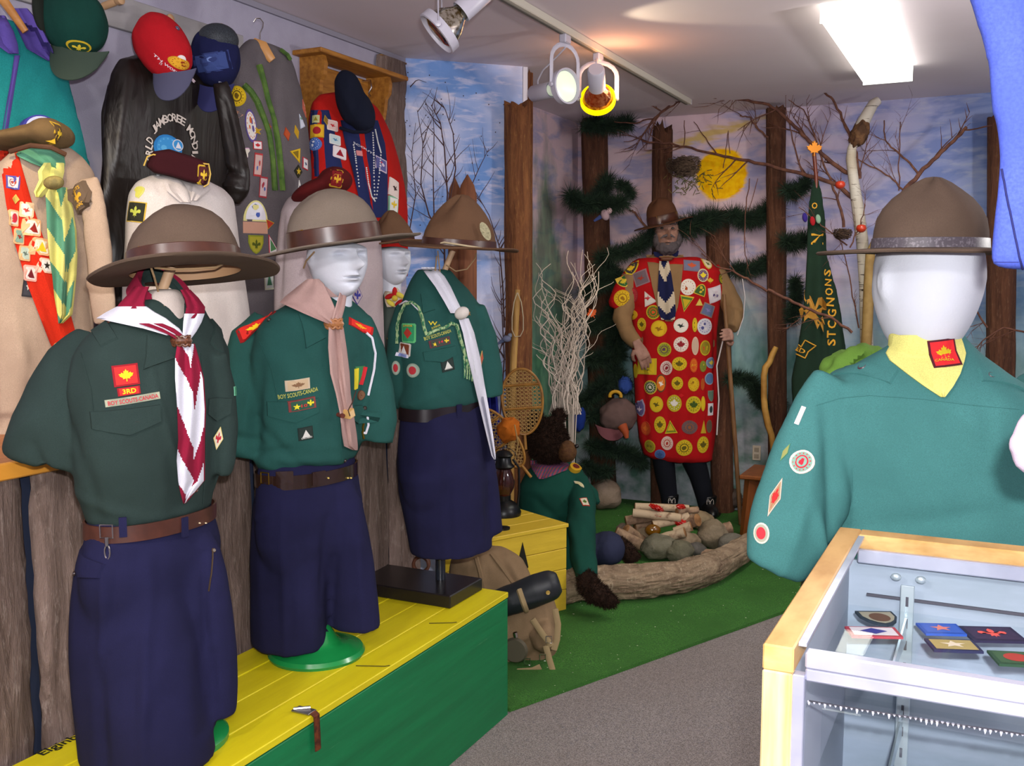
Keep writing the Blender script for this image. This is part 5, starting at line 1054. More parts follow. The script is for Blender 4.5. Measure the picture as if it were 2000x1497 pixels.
B(617, 233, 14, 15, 'rect', ('c8c890', 'b8b880', '8a8020'), 'tri'); B(619, 256, 27, 26, 'rect', ('c89820', 'd8a828', 'a02028'), 'circle'); B(615, 282, 24, 26, 'circle', ('5070b0', '4060a8', 'd8dce8'), 'blob'); B(600, 285, 16, 38, 'circle', ('c8a830', '5a80a8', 'b83a30'), 'blob')
B(648, 246, 18, 21, 'square', ('d8c8c0', 'd0b0a8', 'b02028'), 'bird', -6); B(653, 274, 19, 20, 'square', ('d0ccc8', 'b8c8c8', '5080a0'), 'bird', -8); B(662, 299, 24, 23, 'square', ('d8c8c8', 'd8d0d0', '901828'), 'tri', -10); B(636, 236, 8, 22, 'dia', ('b89830', '806020', 'b89830'), None, 6)
B(742, 322, 26, 26, 'rect', ('c8b8c8', '5a5a90', 'c8304a'), 'blob', -14); B(769, 368, 25, 34, 'rect', ('d8ccc4', 'd8c8c0', '3a2a28'), 'bird', -14); B(767, 400, 24, 30, 'rect', ('7ab090', 'd8d8d0', 'd8b828'), 'fleur', -6); B(700, 300, 12, 10, 'rect', ('c88080', 'c88080', 'c88080'), None); lettering(pb_, TQ, 708, 292, 34, 4, 'SCOUTS', 'c8c8d0', -18, lift=.012)
bead = mat('white_beads', 'd8d8d4', .3, spec=.6)
for L_ in ([(727, 256), (732, 280), (738, 300), (735, 340), (728, 395)], [(722, 262), (724, 300), (724, 340), (726, 395)], [(710, 330), (714, 360), (720, 385), (727, 395)], [(684, 285), (690, 320), (697, 372)]):
    mb = MB(); 
    for i in range(len(L_)-1):
        for q in range(8):
            fr = frame_at(TQ, L_[i][0]+(L_[i+1][0]-L_[i][0])*q/8, L_[i][1]+(L_[i+1][1]-L_[i][1])*q/8)
            if fr: mb.ell(fr[0]+fr[1]*.015, (.0032,)*3, 6, 5)
    obj('bead_string', mb, bead, pb_)
PK = onx(690, 195, -2.16); mb = MB(); pell(mb, 682, 190, PK, 28, 52, .06, 10); pell(mb, 704, 218, PK, 26, 44, .055, 20); s = remesh(mb, .007, 6, wrinkle(PK, [(660, 160, 700, 240, .006, 8)], .008, 12)); t = root('knitted_cap', atv(690, 200, PK), 'dark navy slouching cap hung on the wall shelf hook', 'cap'); obj('crown', s, cloth('dark_navy', '181c2c', '141826'), t)
obj('cap_band', MB().tube([atv(664, 250, PK, .03), atv(690, 258, PK, .055), atv(715, 258, PK, .055), atv(728, 250, PK, .03)], .006, 8), cloth('dark_navy', '181c2c'), t)
# caps on pegs
PC = onx(140, 60, -2.22); c_g = cloth('cap_green', '123c34', '0f332c', weave=500); c_d = mat('cap_bill_green', '2c3a30', .8)
t, b, tr = ballcap(146, 42, PC, 60, 66, 12, 'dark green baseball cap with an oval gold emblem, nearest on the peg rail', c_g, c_d, 142, 98, 112, 60, -12); badge(b, tr, 154, 92, 40, 28, 'circle', ('b89c20', '1c3a20', 'c8b030'), 'fleur', -6)
pell_ = MB(); pell(pell_, 90, 30, PC, 16, 48, .06, 6, .01); obj('crown_mesh_back', pell_, mat('cap_dark', '141a14', .9), t)
PC2 = onx(320, 100, -2.20)
t, b, tr = ballcap(318, 92, PC2, 50, 66, 26, 'red baseball cap with a grey bill and gold beaver emblem', cloth('cap_red', 'b81a24', 'a81620', weave=500), mat('cap_bill_grey', '4a4a62', .8), 332, 140, 84, 58, -4)
badge(b, tr, 352, 124, 36, 22, 'circle', ('c89020', 'd8a028', '8a3010'), 'blob', -10); badge(b, tr, 356, 112, 14, 9, 'half', ('e0d8d8',)*3, None, -10); lettering(b, tr, 346, 142, 52, 6, '15TH WORLD JAMBOREE', 'd8c8d0', -14); button(b, tr, 346, 56, 9, '4a4a62')
PC3 = onx(425, 110, -2.20)
t, b, tr = ballcap(421, 112, PC3, 47, 56, 8, 'navy baseball cap with a mesh top beside the red cap', cloth('cap_navy', '1c2048', '181c40', weave=500), mat('cap_bill_navy', '2a2c5a', .8), 412, 170, 76, 50, -4)
badge(b, tr, 412, 122, 70, 36, 'rect', ('2a3668', '34447a', '6a80b8'), 'blob', 10); lettering(b, tr, 444, 166, 22, 4, 'CANADA', 'c8c8d8', 6)
m_ = MB(); pell(m_, 426, 78, PC3, 38, 30, .062, 0, .006); obj('mesh_top', m_, mat('cap_mesh', '20242a', .6, var=(500, '3a4048', .5, .52)), t)

# ---------------------------------------------------------------- shirts displayed on the ledge
khaki = cloth('tan_cloth', 'b09a86', 'a08a78', weave=500); ivory = cloth('ivory_cloth', 'd8d0cc', 'ccc2be', weave=500); beige = cloth('pink_beige_cloth', 'c0b0b2', 'b4a4a8', weave=500)
ZL = 1.034; PA = onx(105, 500, -2.13)
ta, ab, TA = garment('shirt_form', PA, 'tan uniform shirt with a red badge sash and green yellow neckerchief on the ledge', 'display form', khaki, [(282, 62, 138), (298, 28, 162), (330, -8, 184), (370, -22, 192), (440, -26, 192), (540, -26, 190), (660, -24, 186), (800, -20, 180), (868, -18, 178)], .42, arms=[[(170, 350, 22, .02), (186, 420, 24, .03), (194, 500, 26, .04), (200, 580, 28, .05), (204, 640, 26, .05)], [(0, 360, 26, .03), (-4, 450, 34, .07), (-2, 560, 44, .10), (0, 680, 50, .11), (4, 810, 48, .11)]], folds=[(140, 420, 180, 600, .010, 9), (150, 470, 160, 640, -.008, 8), (60, 330, 75, 480, .006, 6), (75, 600, 110, 820, .008, 8), (30, 560, 45, 820, -.012, 8), (150, 540, 200, 560, .008, 8)], amp=.010, seed=11, zb=ZL)
sash = cloth('sash_red', 'cc2f18', 'bc2814', weave=400); so = obj('sash', drape(TA, PA, [(294, -2, 32), (330, 2, 42), (400, 12, 62), (480, 30, 88), (560, 55, 118), (620, 78, 138), (672, 98, 152), (690, 108, 158)], 8, .008, .005), sash, ta); mbb = MB(); s_d = [o for o in [so]][0]
TSa = BVHTree.FromPolygons([tuple(Vector(v.co)+WLOC[ta.name]) for v in so.data.vertices], [tuple(p.vertices) for p in so.data.polygons])
for (x, y, w, h, k_, cols, mo) in [(23, 357, 20, 30, 'rect', ('4a4a90', 'd0c8c4', 'a04840'), 'ring'), (30, 389, 12, 22, 'dia', ('c8a850', 'b09848', '504020'), None), (52, 410, 27, 34, 'square', ('d8b890', 'dcd0c4', 'b04038'), 'bird'), (27, 426, 18, 36, 'square', ('d8a878', 'c8c4b8', 'b02838'), 'circle'), (65, 444, 28, 38, 'square', ('dca878', 'd8ccc0', '8a2018'), 'tri'), (37, 462, 19, 35, 'square', ('d0a878', '7a9a88', '803028'), 'bird'), (80, 482, 32, 38, 'square', ('dca878', 'd8d0b8', 'd8b820'), 'tri'), (48, 495, 20, 34, 'square', ('d0a070', 'a8b8a8', '5a6a60'), 'bird'), (90, 519, 26, 33, 'square', ('d8b8a0', 'd8d4cc', '282018'), 'star'), (59, 534, 24, 36, 'square', ('d8a090', 'd8c8c0', '6a1820'), 'tri'), (152, 650, 16, 22, 'circle', ('c8b078', 'b8a060', 'a02818'), 'ring'), (112, 678, 20, 20, 'circle', ('c8b078', 'a0b0a0', 'a02818'), 'ring')]:
    badge(so, TSa, x, y, w*.86, h*.86, k_, cols, mo, -6, edge=.78)
gsc = cloth('scarf_green', '5a9478', '4e866c'); ysc = cloth('scarf_yellow', 'd8d47c', 'ccc870')
nka = obj('neckerchief', drape(TA, PA, [(276, 22, 96), (290, 24, 108), (305, 34, 122), (318, 60, 124), (330, 90, 122)], 8, .02, .01, None, .01), gsc, ta)
obj('neckerchief_tail', drape(TA, PA, [(366, 88, 128), (400, 90, 138), (450, 92, 146), (500, 96, 148), (540, 102, 146), (580, 106, 142), (615, 112, 138), (632, 114, 120)], 24, .02, .01, lambda u, v: 1 if ((v*2.6-u*.7+.3) if u < .6 else (v*2.6+(u-.6)*.9+.6)) % 1 < .5 else 0, .01, 14), [gsc, ysc], nka)
obj('neckerchief_fold', drape(TA, PA, [(318, 86, 122), (335, 74, 122), (352, 76, 118), (375, 66, 90), (385, 70, 78)], 6, .026, .01, None, .008), ysc, nka)
mb = MB(); pell(mb, 105, 357, PA, 19, 13, .02, 8, .12); obj('woggle', mb, mat('woggle_olive', '6a6038', .7, var=(60, '8a7c48', .4, .6)), nka)
badge(ab, TA, 158, 386, 32, 50, 'rect', ('5a4a3c', '5e4e40', 'c8982c'), 'fleur', 30, name='epaulette', thick=.01, txt=[('SCOUTS', .6, .7, .14), ('CANADA', -.65, .7, .14)])
badge(ab, TA, 54, 560, 14, 40, 'rect', ('2c2c30', '3a3a40', 'c8c0b0'), 'bird', -8, thick=.004)
PBr = onx(80, 265, -2.10); t = root('beret', atv(75, 285, PBr), 'brown felt beret with a gold embroidered badge on the tan shirt', 'beret'); mb = MB(); pell(mb, 50, 268, PBr, 78, 20, .09, 10); pell(mb, 102, 262, PBr, 34, 28, .09, -14); mb2 = remesh(mb, .007, 12, wrinkle(PBr, [(30, 262, 90, 250, -.006, 8)], .006, 10)); tr = bvh(mb2); b = obj('crown', mb2, cloth('beret_brown', '6f5a3c', '604c32'), t); badge(b, tr, 114, 262, 18, 42, 'square', ('a88820', '4a3820', 'c8a828'), 'fleur', -4)
mb = MB(); mb.tube([atv(20, 296, PBr, .07), atv(60, 284, PBr, .09), atv(100, 288, PBr, .085), atv(128, 302, PBr, .06)], .006, 8); obj('beret_band', mb, mat('band_leather', '4a3020', .5), t)

PW = onx(365, 500, -2.12)
tw_, wb, TW = garment('shirt_form', PW, 'ivory uniform shirt under a maroon wedge cap on the ledge', 'display form', ivory, [(348, 300, 404), (362, 268, 436), (385, 252, 458), (430, 246, 464), (520, 242, 474), (600, 238, 486), (680, 240, 494), (780, 246, 496), (868, 252, 496)], .5, folds=[(300, 400, 290, 620, .006, 10), (420, 400, 450, 640, -.006, 12), (360, 380, 350, 470, .006, 6), (330, 350, 360, 400, -.006, 6), (400, 380, 380, 430, .005, 6)], amp=.006, seed=17, zb=ZL)
obj('collar', drape(TW, PW, [(350, 318, 352), (372, 325, 366), (395, 352, 372)], 5, .012, .006), ivory, wb); obj('collar', drape(TW, PW, [(352, 378, 404), (370, 376, 410), (392, 372, 386)], 5, .012, .006), ivory, wb)
badge(wb, TW, 265, 414, 40, 40, 'rect', ('c8a840', '2c2c20', 'b8c050'), 'fleur', -6, edge=.9); badge(wb, TW, 266, 376, 30, 40, 'arc', ('c8c870', 'c8c458', '909030'), None, -60); button(wb, TW, 309, 344, 8, '8a8a8a'); seam(wb, TW, [(372, 395), (372, 480), (370, 560), (372, 640)], 2, ivory, 'placket', .001)
PWc = onx(348, 325, -2.06); t = root('wedge_cap', atv(348, 350, PWc), 'maroon wedge cap with gold piping and badge on the ivory shirt', 'cap'); mb = MB()
mar2 = cloth('cap_maroon', '3c161c', '341218'); tp = [(284, 324), (298, 296), (330, 291), (352, 298), (378, 306), (408, 318), (410, 346), (402, 364), (370, 356), (330, 344), (300, 338)]
R_ = []
for f_, dd in ((.80, -.05), (.95, -.035), (1, -.01), (1, .02), (.95, .04), (.82, .05)): R_.append([atv(347+(x-347)*f_, 326+(y-326)*f_, PWc, dd) for x, y in tp])
mb.rings(R_); mb2 = remesh(mb, .005, 4); tr = bvh(mb2); b = obj('crown', mb2, mar2, t)
obj('piping', MB().tube([atv(x, y, PWc, .045) for x, y in ((281, 324), (288, 306), (300, 302), (330, 309), (370, 317), (408, 321), (411, 340), (407, 360), (398, 365))], .0022, 6), mat('gold_piping', 'c8a850', .5), t); badge(b, tr, 398, 342, 20, 38, 'square', ('b89828', '4a1c20', 'c8a830'), 'fleur', -4)

PP = onx(650, 600, -2.10)
tp_, ppb, TPP = garment('shirt_form', PP, 'pinkish beige uniform shirt with a blue diamond badge behind the foam head', 'display form', beige, [(382, 585, 660), (392, 562, 700), (410, 552, 728), (450, 547, 742), (520, 542, 746), (600, 538, 748), (700, 542, 752), (800, 556, 758), (846, 562, 760)], .5, folds=[(565, 420, 560, 640, .007, 7), (576, 430, 574, 600, -.007, 5), (700, 600, 720, 800, .006, 10)], seed=23, zb=ZL)
badge(ppb, TPP, 697, 577, 26, 38, 'dia', ('3a3a80', 'b8a8b0', '3c3c90'), 'fleur', -6, edge=.88); badge(ppb, TPP, 708, 534, 9, 7, 'rect', ('4a3038',)*3, None)
PMB = onx(635, 360, -2.02); t = root('beret', atv(640, 372, PMB), 'maroon beret with a gold edged badge peeping over the khaki campaign hat', 'beret'); mb = MB(); pell(mb, 622, 366, PMB, 58, 17, .08, 24); pell(mb, 655, 352, PMB, 32, 25, .08, 0); mb2 = remesh(mb, .007, 10, wrinkle(PMB, (), .005, 10)); tr = bvh(mb2); b = obj('crown', mb2, cloth('beret_maroon', '5c1818', '4e1416'), t); badge(b, tr, 659, 350, 23, 34, 'square', ('b89028', '7a1418', 'c89828'), 'fleur', -8)
# small head at the end of the ledge
P3 = onx(772, 560, -2.02); t3 = root('head_form', (P3.x, P3.y, ZL), 'white foam head with red and yellow knotted scarf over a grey green tunic', 'display form'); obj('foam_head', headmesh(atv(766, 503, P3), -.5, .86, cut=.22, hs=.95), foam, t3)
mb = MB(); sil(mb, P3, 0, [(570, 750, 780), (590, 746, 792), (630, 744, 798), (720, 744, 798), (800, 748, 798), (826, 750, 798)], .6, 30, 2.2); s = remesh(mb, .007, 5, wrinkle(P3, [(768, 590, 760, 700, -.006, 5)], .005, 9)); TR3 = bvh(s); obj('tunic', s, cloth('tunic_green', '46504a', '3c4641'), t3)
obj('scarf_collar', drape(TR3, P3, [(562, 752, 776), (575, 750, 784), (590, 752, 788), (600, 756, 776)], 5, .02, .01), cloth('scarf_cream', 'c8b8a0'), t3)
ks = obj('scarf_knot', (lambda m_: (pell(m_, 771, 583, P3, 6, 6, .012, 0, .12), m_)[1])(MB()), cloth('scarf_gold', 'd0b840'), t3)
for dx, dy, rot, c_ in ((-10, -4, 20, 'a81e20'), (10, -6, -30, 'd8c850'), (-8, 9, -40, 'd8c850'), (9, 9, 35, 'a81e20'), (0, -12, 90, 'b82424')): mb = MB(); pell(mb, 771+dx, 583+dy, P3, 10, 5, .008, rot, .115); obj('scarf_wing', mb, cloth('sc_'+c_, c_), ks)
seam(t3, TR3, [(757, 660), (762, 672), (758, 690), (770, 696)], 3, mat('gold_cord', 'b8a040', .6), 'cord', .004)
hat(768, 474, P3, 78, 148, 62, 4, 'small brown campaign hat on the foam head behind the pink scarfed form', felt3, hleather, .6, lean=-3, cone=2, pinch=.2, peak=1.0, bandh=.026, curl=.008)
# ---------------------------------------------------------------- right edge
PJ = atv(1985, 300, Vector((.35, 1.48, 0))); jb = cloth('jersey_blue', '4a5ab4', '4252a8', weave=300)
tj2, jbb, TJ = garment('hanging_jersey', PJ, 'bright blue jersey sleeve hanging at the upper right edge', 'jersey', jb, [(-90, 1868, 2200), (0, 1890, 2200), (60, 1908, 2200), (130, 1926, 2200), (200, 1930, 2200), (270, 1944, 2200), (330, 1948, 2200), (420, 1938, 2190), (500, 1930, 2180), (527, 1928, 2175)], .35, facing=-.9, folds=[(1960, 60, 1975, 260, .006, 12)], amp=.004, zb=1.35)
seam(jbb, TJ, [(1958, 330), (1966, 380), (1976, 430), (1990, 500), (1999, 530)], 4, mat('seam_navy', '1a1c50', .8), 'seam', .001); seam(jbb, TJ, [(1934, 512), (1960, 512), (1990, 512)], 1.4, mat('seam_navy', '1a1c50'), 'hem_stitch', .0006)
PL = atv(1990, 870, Vector((.35, 1.40, 0))); lav = cloth('lavender_cloth', 'c8b8c8', 'bcaabc'); garment('hanging_blouse', PL, 'pale pink blouse sleeve jutting in at the right edge beside the teal shirt', 'blouse', lav, [(800, 2000, 2120), (820, 1992, 2120), (850, 1976, 2120), (872, 1968, 2120), (885, 1980, 2120), (900, 1971, 2120), (915, 1985, 2120), (926, 2004, 2100)], .5, facing=-.9, amp=.006, zb=.95)
PLg = PR+NRM*.30; lime = cloth('lime_cloth', '648a38', '587c30'); t = root('lime_neckerchief', atv(1670, 760, PLg), 'lime green cloth draped behind the left shoulder of the teal shirt', 'cloth'); mb = MB(); pell(mb, 1665, 700, PLg, 44, 22, .05, 16); pell(mb, 1700, 698, PLg, 50, 14, .05, -6); pell(mb, 1640, 722, PLg, 40, 26, .05, 40); pell(mb, 1680, 760, PLg, 90, 46, .07, 0)
obj('cloth_fold', remesh(mb, .008, 4, wrinkle(PLg, [(1640, 715, 1690, 690, -.02, 7), (1660, 735, 1730, 700, .014, 8), (1625, 730, 1670, 690, .014, 5)], .03, 14)), lime, t)
mb = MB(); mb.tube([Vector((PLg.x-.14, PLg.y, 0)), Vector((PLg.x-.14, PLg.y, atv(1680, 770, PLg).z))], .012, 10); obj('stand_pole', mb, mat('pole_black', '20242c'), t)
# ================================================================= woodland scene at the back
def trunk(name, x0, y0, x1, y1, wpx, P, label, cat='tree trunk', m=None, seed=0, jag=.02, nv=44, nu=40, group=None, ridge=.07, wt=None, floor=False, dd=0):
    a = atv(x0, y0, P, dd); b = atv(x1, y1, P, dd); k = mpp(P, dd)
    if floor: a.z = a.z; b.z = .014
    ax = (b-a); L = ax.length; ax.normalize(); s = ax.cross(NRM).normalized(); f = s.cross(ax); R = []
    for i in range(nv+1):
        t = i/nv; w = ((wt or wpx)*(1-t)+wpx*t)*k/2; c = a.lerp(b, t); ring = []
        for j in range(nu):
            th = 2*PI*j/nu; d = s*math.cos(th)+f*math.sin(th)
            q = 1+ridge*noise.noise(Vector((math.cos(th)*5+seed, math.sin(th)*5, t*L*2.5)))+ridge*.9*noise.noise(Vector((math.cos(th)*11, math.sin(th)*11+seed, t*L*5)))+.05*noise.noise(Vector((seed, t*L*3, 4)))
            p = c+d*w*q
            if i == 0: p = p-ax*(jag*max(0, .3+1.4*noise.noise(Vector((math.cos(th)*3+seed, math.sin(th)*3, 9)))))
            ring.append(p)
        R.append(ring)
    t_ = root(name, b, label, cat, group); mb = MB(); mb.rings(R); obj('bark', mb, m or bkr, t_); mb = MB(); c = a+ax*.004
    mb.lathe(c, [(.001, 0), (wpx*k*.42, 0), (wpx*k*.42, .01)], 18, 0, (-ax).to_track_quat('Z', 'Y').to_matrix(), False, False); obj('sawn_top', mb, core, t_); return t_
PW5 = Vector((-1.5, 5.84, 0)); g = 'rough bark trunks against the painted wall'
trunk('tree_trunk', 1160, 240, 1180, 960, 50, ony(1160, 600, 5.86), 'bark trunk in the left corner of the painted wall, capped with a dark pine bough', seed=1, group=g, floor=True)
trunk('tree_trunk', 1294, 262, 1290, 960, 38, ony(1290, 600, 5.88), 'splintered bark trunk rising behind the hat of the bearded mannequin', seed=2, jag=.08, group=g, floor=True, m=bkr)
trunk('tree_trunk', 1401, 417, 1412, 970, 44, ony(1401, 600, 5.88), 'short sawn bark trunk just right of the bearded mannequin', seed=3, group=g, floor=True)
trunk('tree_trunk', 1515, 215, 1520, 985, 36, ony(1515, 600, 5.84), 'tall dark bark trunk right of the painted sun', seed=4, group=g, floor=True)
trunk('tree_trunk', 1958, 230, 1955, 1000, 52, ony(1958, 600, 5.82), 'dark bark trunk at the far right beside the blue jersey', seed=5, group=g, floor=True)
PP0 = Vector((A1.x-.02, A1.y+.0, 0))-nA*-.07
PP0 = Vector((A1.x, A1.y, 0))+nA*.075
p_ = atv(1012, 212, PP0)
trunk('tree_trunk', 1010, 214, 1015, 1100, 50, PP0, 'orange brown bark post in front of the right end of the sky panel', seed=6, m=bko, jag=.05, floor=True)
trunk('narrow_log', 1036, 145, 1033, 1040, 10, PP0+Vector((.02, .10, 0)), 'thin brown log standing behind the orange bark post', 'log', seed=7, m=bko, nu=12, floor=True)
PS = onx(778, 300, XL+.045); sb = root('bark_board', (XL+.02, PS.y, 1.05), 'rough bark board fixed upright at the right end of the wall shelf', 'board'); a, b = onx(781, 123, XL+.012), onx(781, 470, XL+.012); a.y = b.y = PS.y
obj('bark', halfslab(Vector((XL+.012, PS.y, b.z)), Vector((XL+.012, PS.y, a.z)), .22, .03, (1, 0, 0), 33, edge=.012), bk, sb)
obj('sawn_top', MB().box((XL+.02, PS.y, a.z), (.022, .2, .006)), core, sb)
# posts seen behind the farthest campaign hat: two pointed stakes
PST = ony(900, 500, 4.05)
PST = PP0+LAT*(-.31)+NRM*-.04
def stake(x, ytop, ybot, w, label, P):
    t = root('pointed_stake', atv(x, ybot, P), label, 'stake', 'pointed wooden stakes'); k = mpp(P); mb = MB()
    a = atv(x, ybot, P); b = atv(x, ytop, P); c = atv(x, ytop+42, P); a.z = .015
    mb.tube([a, a.lerp(c, .5), c, c.lerp(b, .5), b], [w*k/2, w*k/2, w*k/2, w*k*.36, .002], 8, flat=.5, flatdir=NRM); obj('shaft', mb, mat('stake_wood', '6a3f28', .7, var=(12, '7e4e32', .4, .6, (4, 4, .4))), t)
stake(888, 347, 960, 28, 'left of two brown pointed stakes behind the silver badged hat', PST); stake(913, 341, 960, 36, 'right of two brown pointed stakes behind the silver badged hat', PST+NRM*-.03)
trunk('bark_post', 906, 480, 905, 960, 34, PST+NRM*.06, 'reddish bark post behind the white scarf of the farthest uniform form', 'post', seed=9, m=bkr, nu=24)
# sawn half-peeled staff with a looped cord on the orange post
PSt = PP0-NRM*.10; t = root('walking_staff', Vector((atv(1005, 900, PSt).x, atv(1005, 900, PSt).y, .0)), 'pale yellow walking staff with a looped cord leaning on the orange bark post', 'staff')
peel = mat('peeled_wood', 'b08a4a', .6, var=(14, '8a6432', .4, .65, (3, 3, .3)), bump=(20, .4, .01))
arm_pts = [(1011, 566, 5, 0), (1009, 600, 6, 0), (1006, 650, 6.5, 0), (1003, 700, 7, 0), (1000, 780, 7, 0), (998, 900, 7, 0), (996, 1060, 7, 0)]
mb = MB(); pts = [atv(x, y, PSt) for x, y, w, d in arm_pts]; pts[-1].z = .015; mb.tube(pts, [w*mpp(PSt) for _, _, w, _ in arm_pts], 12); obj('shaft', mb, peel, t)
mb = MB(); mb.tube([atv(x, y, PSt, .02) for x, y in ((1010, 572), (1004, 590), (1000, 620), (1000, 645), (1006, 658), (1016, 657), (1022, 645), (1022, 620), (1018, 590), (1011, 572))], .0025, 6); obj('cord_loop', mb, mat('cord_pale', 'a89a80', .8), t)
# ---------------------------------------------------------------- twigs
tw_d = mat('twig_dark', '4a3230', .8); tw_b = mat('twig_brown', '4f3028', .75, var=(30, '6a4434', .4, .6)); rnd = random.Random(11)
def panelP(x, y):          # a little in front of the angled panel
    d = ray(x, y); n = nA; return EYE+d*(((A0+nA*.045-EYE)).dot(n)/d.dot(n))
for i, (pts, r, lab) in enumerate([
    ([(872, 700), (870, 600), (868, 480), (874, 380), (868, 290), (860, 240), (842, 205)], .006, 'bare dark sapling in the middle of the sky panel'),
    ([(868, 470), (838, 420), (822, 360), (826, 280), (815, 215)], .004, 'slender bare sapling left of the middle on the sky panel'),
    ([(848, 430), (846, 340), (848, 260), (845, 215)], .0035, 'straight thin bare twig rising on the sky panel'),
    ([(874, 420), (890, 330), (885, 260), (870, 215), (862, 200)], .004, 'bare sapling bending left near the top of the sky panel'),
    ([(872, 460), (905, 400), (935, 330), (955, 290)], .0035, 'bare twig slanting up to the right on the sky panel'),
    ([(985, 640), (982, 560), (975, 480), (955, 420), (920, 360)], .0045, 'bare twig bending left beside the orange bark post'),
    ([(965, 900), (978, 800), (985, 700), (980, 600), (975, 520)], .005, 'dark bare sapling below the hat brim near the orange post'),
    ([(960, 760), (975, 690), (990, 640), (1000, 600)], .004, 'short bare sapling beside the walking staff'),
    ([(800, 450), (812, 380), (804, 300), (812, 240)], .003, 'thin bare twig at the left edge of the sky panel'),
    ([(801, 170), (812, 158), (818, 156), (833, 161)], .0025, 'tiny twig near the top left of the sky panel')]):
    t = root('bare_twig', panelP(*pts[0]), lab, 'twig', 'bare twigs on the sky panel'); P_ = [panelP(*p) for p in pts]; n = len(P_)
    mb = MB(); mb.tube(P_, [r*(1-.7*q/(n-1)) for q in range(n)], 6); obj('stem', mb, tw_d, t)
    if i == 9: continue
    for q in range(n-1):
        for rr in range(3):
            f = rnd.random(); p0 = P_[q].lerp(P_[q+1], f); s = rnd.choice((-1, 1)); d = ((P_[q+1]-P_[q]).normalized()+dA*s*rnd.uniform(.5, 1.1)).normalized()
            pts2 = [p0]; L_ = rnd.uniform(.05, .16)
            for z in range(4): d = (d+dA*rnd.uniform(-.2, .2)+UP*rnd.uniform(-.05, .25)).normalized(); pts2.append(pts2[-1]+d*L_/4)
            obj('side_shoot', MB().tube(pts2, [r*.45*(1-.18*z) for z in range(5)], 4), tw_d, t)
mb = MB()
for i in range(46):
    x = 792+rnd.random()*215; y = 130+rnd.random()*330; mb.ell(panelP(x, y)+(-nA)*.044+nA*.001, (.0028,)*3, 6, 4)
o = obj('panel_nails', mb, mat('nail_rust', '3a2820', .7)); tag(o, 'scattered dark nail heads dotting the painted sky panel', 'nails', kind='stuff')
# branches across the back wall
def branch(pts, r0, r1, label, P, m=tw_b, side=8, name='dry_branch', L_=(.08, .24), grp='dry branches over the woodland scene', dd=0.0):
    W_ = [ony(x, y, 5.60-dd) for x, y in pts]; n = len(W_); S_ = []
    for i in range(n-1):
        for q in range(4): S_.append(W_[i].lerp(W_[i+1], q/4)+Vector((rnd.uniform(-1, 1), 0, rnd.uniform(-1, 1)))*.004)
    S_.append(W_[-1]); t = root(name, W_[0], label, 'branch', grp); k = len(S_); obj('stem', MB().tube(S_, [r0+(r1-r0)*i/(k-1) for i in range(k)], 8), m, t)
    for q in range(side):
        i = rnd.randrange(1, k-1); d = (S_[i+1]-S_[i-1]).normalized(); s = rnd.choice((-1, 1)); d = (d*.8+(UP*rnd.uniform(.2, 1)*s)+LAT*rnd.uniform(-.3, .3)+NRM*rnd.uniform(-.3, .3)).normalized()
        mb = MB(); twigs(mb, S_[i], d, rnd.uniform(*L_), r0*.4, 1, rnd); obj('side_shoot', mb, m, t)
    return t
PBk = ony(1400, 300, 5.62); PBk = Vector((PBk.x, 5.62, 0))
branch([(1665, 388), (1640, 362), (1600, 348), (1555, 337), (1500, 322), (1450, 312), (1400, 303), (1350, 290), (1310, 281), (1256, 276)], .012, .005, 'long branch crossing below the top of the sun from the birch tree', PBk, side=9)
branch([(1678, 348), (1650, 335), (1620, 315), (1590, 285), (1560, 255), (1530, 225), (1500, 205), (1460, 195), (1400, 190), (1350, 190), (1310, 205), (1275, 232), (1240, 240), (1200, 238)], .012, .003, 'arching branch from the birch over the tall dark trunk to the corner', PBk, side=10)
branch([(1400, 191), (1345, 188), (1315, 205), (1285, 225), (1268, 245), (1255, 265), (1235, 276), (1218, 277)], .006, .002, 'thin drooping branch tip hanging left of the painted sun', PBk, side=4, dd=.1)
branch([(1680, 350), (1672, 300), (1660, 265), (1645, 230), (1628, 195), (1605, 175), (1570, 171), (1520, 174), (1470, 175), (1443, 180)], .009, .002, 'high curved branch sweeping left just under the ceiling', PBk, side=8)
branch([(1762, 378), (1795, 340), (1830, 305), (1862, 275), (1888, 248)], .012, .008, 'stout branch slanting up to the right behind the hat crown', PBk, side=3)
branch([(1796, 342), (1770, 312), (1745, 290), (1728, 275), (1727, 235)], .006, .003, 'thin upright branch left of the stout slanting branch', PBk, side=3); branch([(1757, 372), (1756, 320), (1758, 270), (1759, 238)], .0035, .002, 'straight thin twig rising behind the right hat', PBk, side=2)
branch([(1762, 370), (1740, 345), (1700, 325), (1675, 310), (1655, 300)], .005, .002, 'small branch running left from behind the right hat', PBk, side=3)
branch([(1648, 445), (1640, 400), (1625, 360), (1605, 310), (1590, 260), (1570, 215), (1540, 195)], .008, .002, 'bending sapling stem between flag and birch', PBk, side=6)
branch([(1567, 337), (1552, 290), (1543, 250), (1538, 225)], .005, .002, 'short upright branch above the pine tuft', PBk, side=3); branch([(1500, 270), (1478, 248), (1465, 230), (1445, 226)], .006, .003, 'forked bare branch left of the tall dark trunk', PBk, side=4)
branch([(1400, 302), (1378, 270), (1355, 238)], .004, .002, 'twig standing above the painted sun on its left', PBk, side=1); branch([(1337, 283), (1337, 235)], .003, .002, 'little upright twig over the mannequin hat', PBk, side=0)
branch([(1412, 330), (1418, 290), (1422, 256), (1426, 300)], .0025, .002, 'thin bent twig in front of the top of the sun', PBk, side=0)
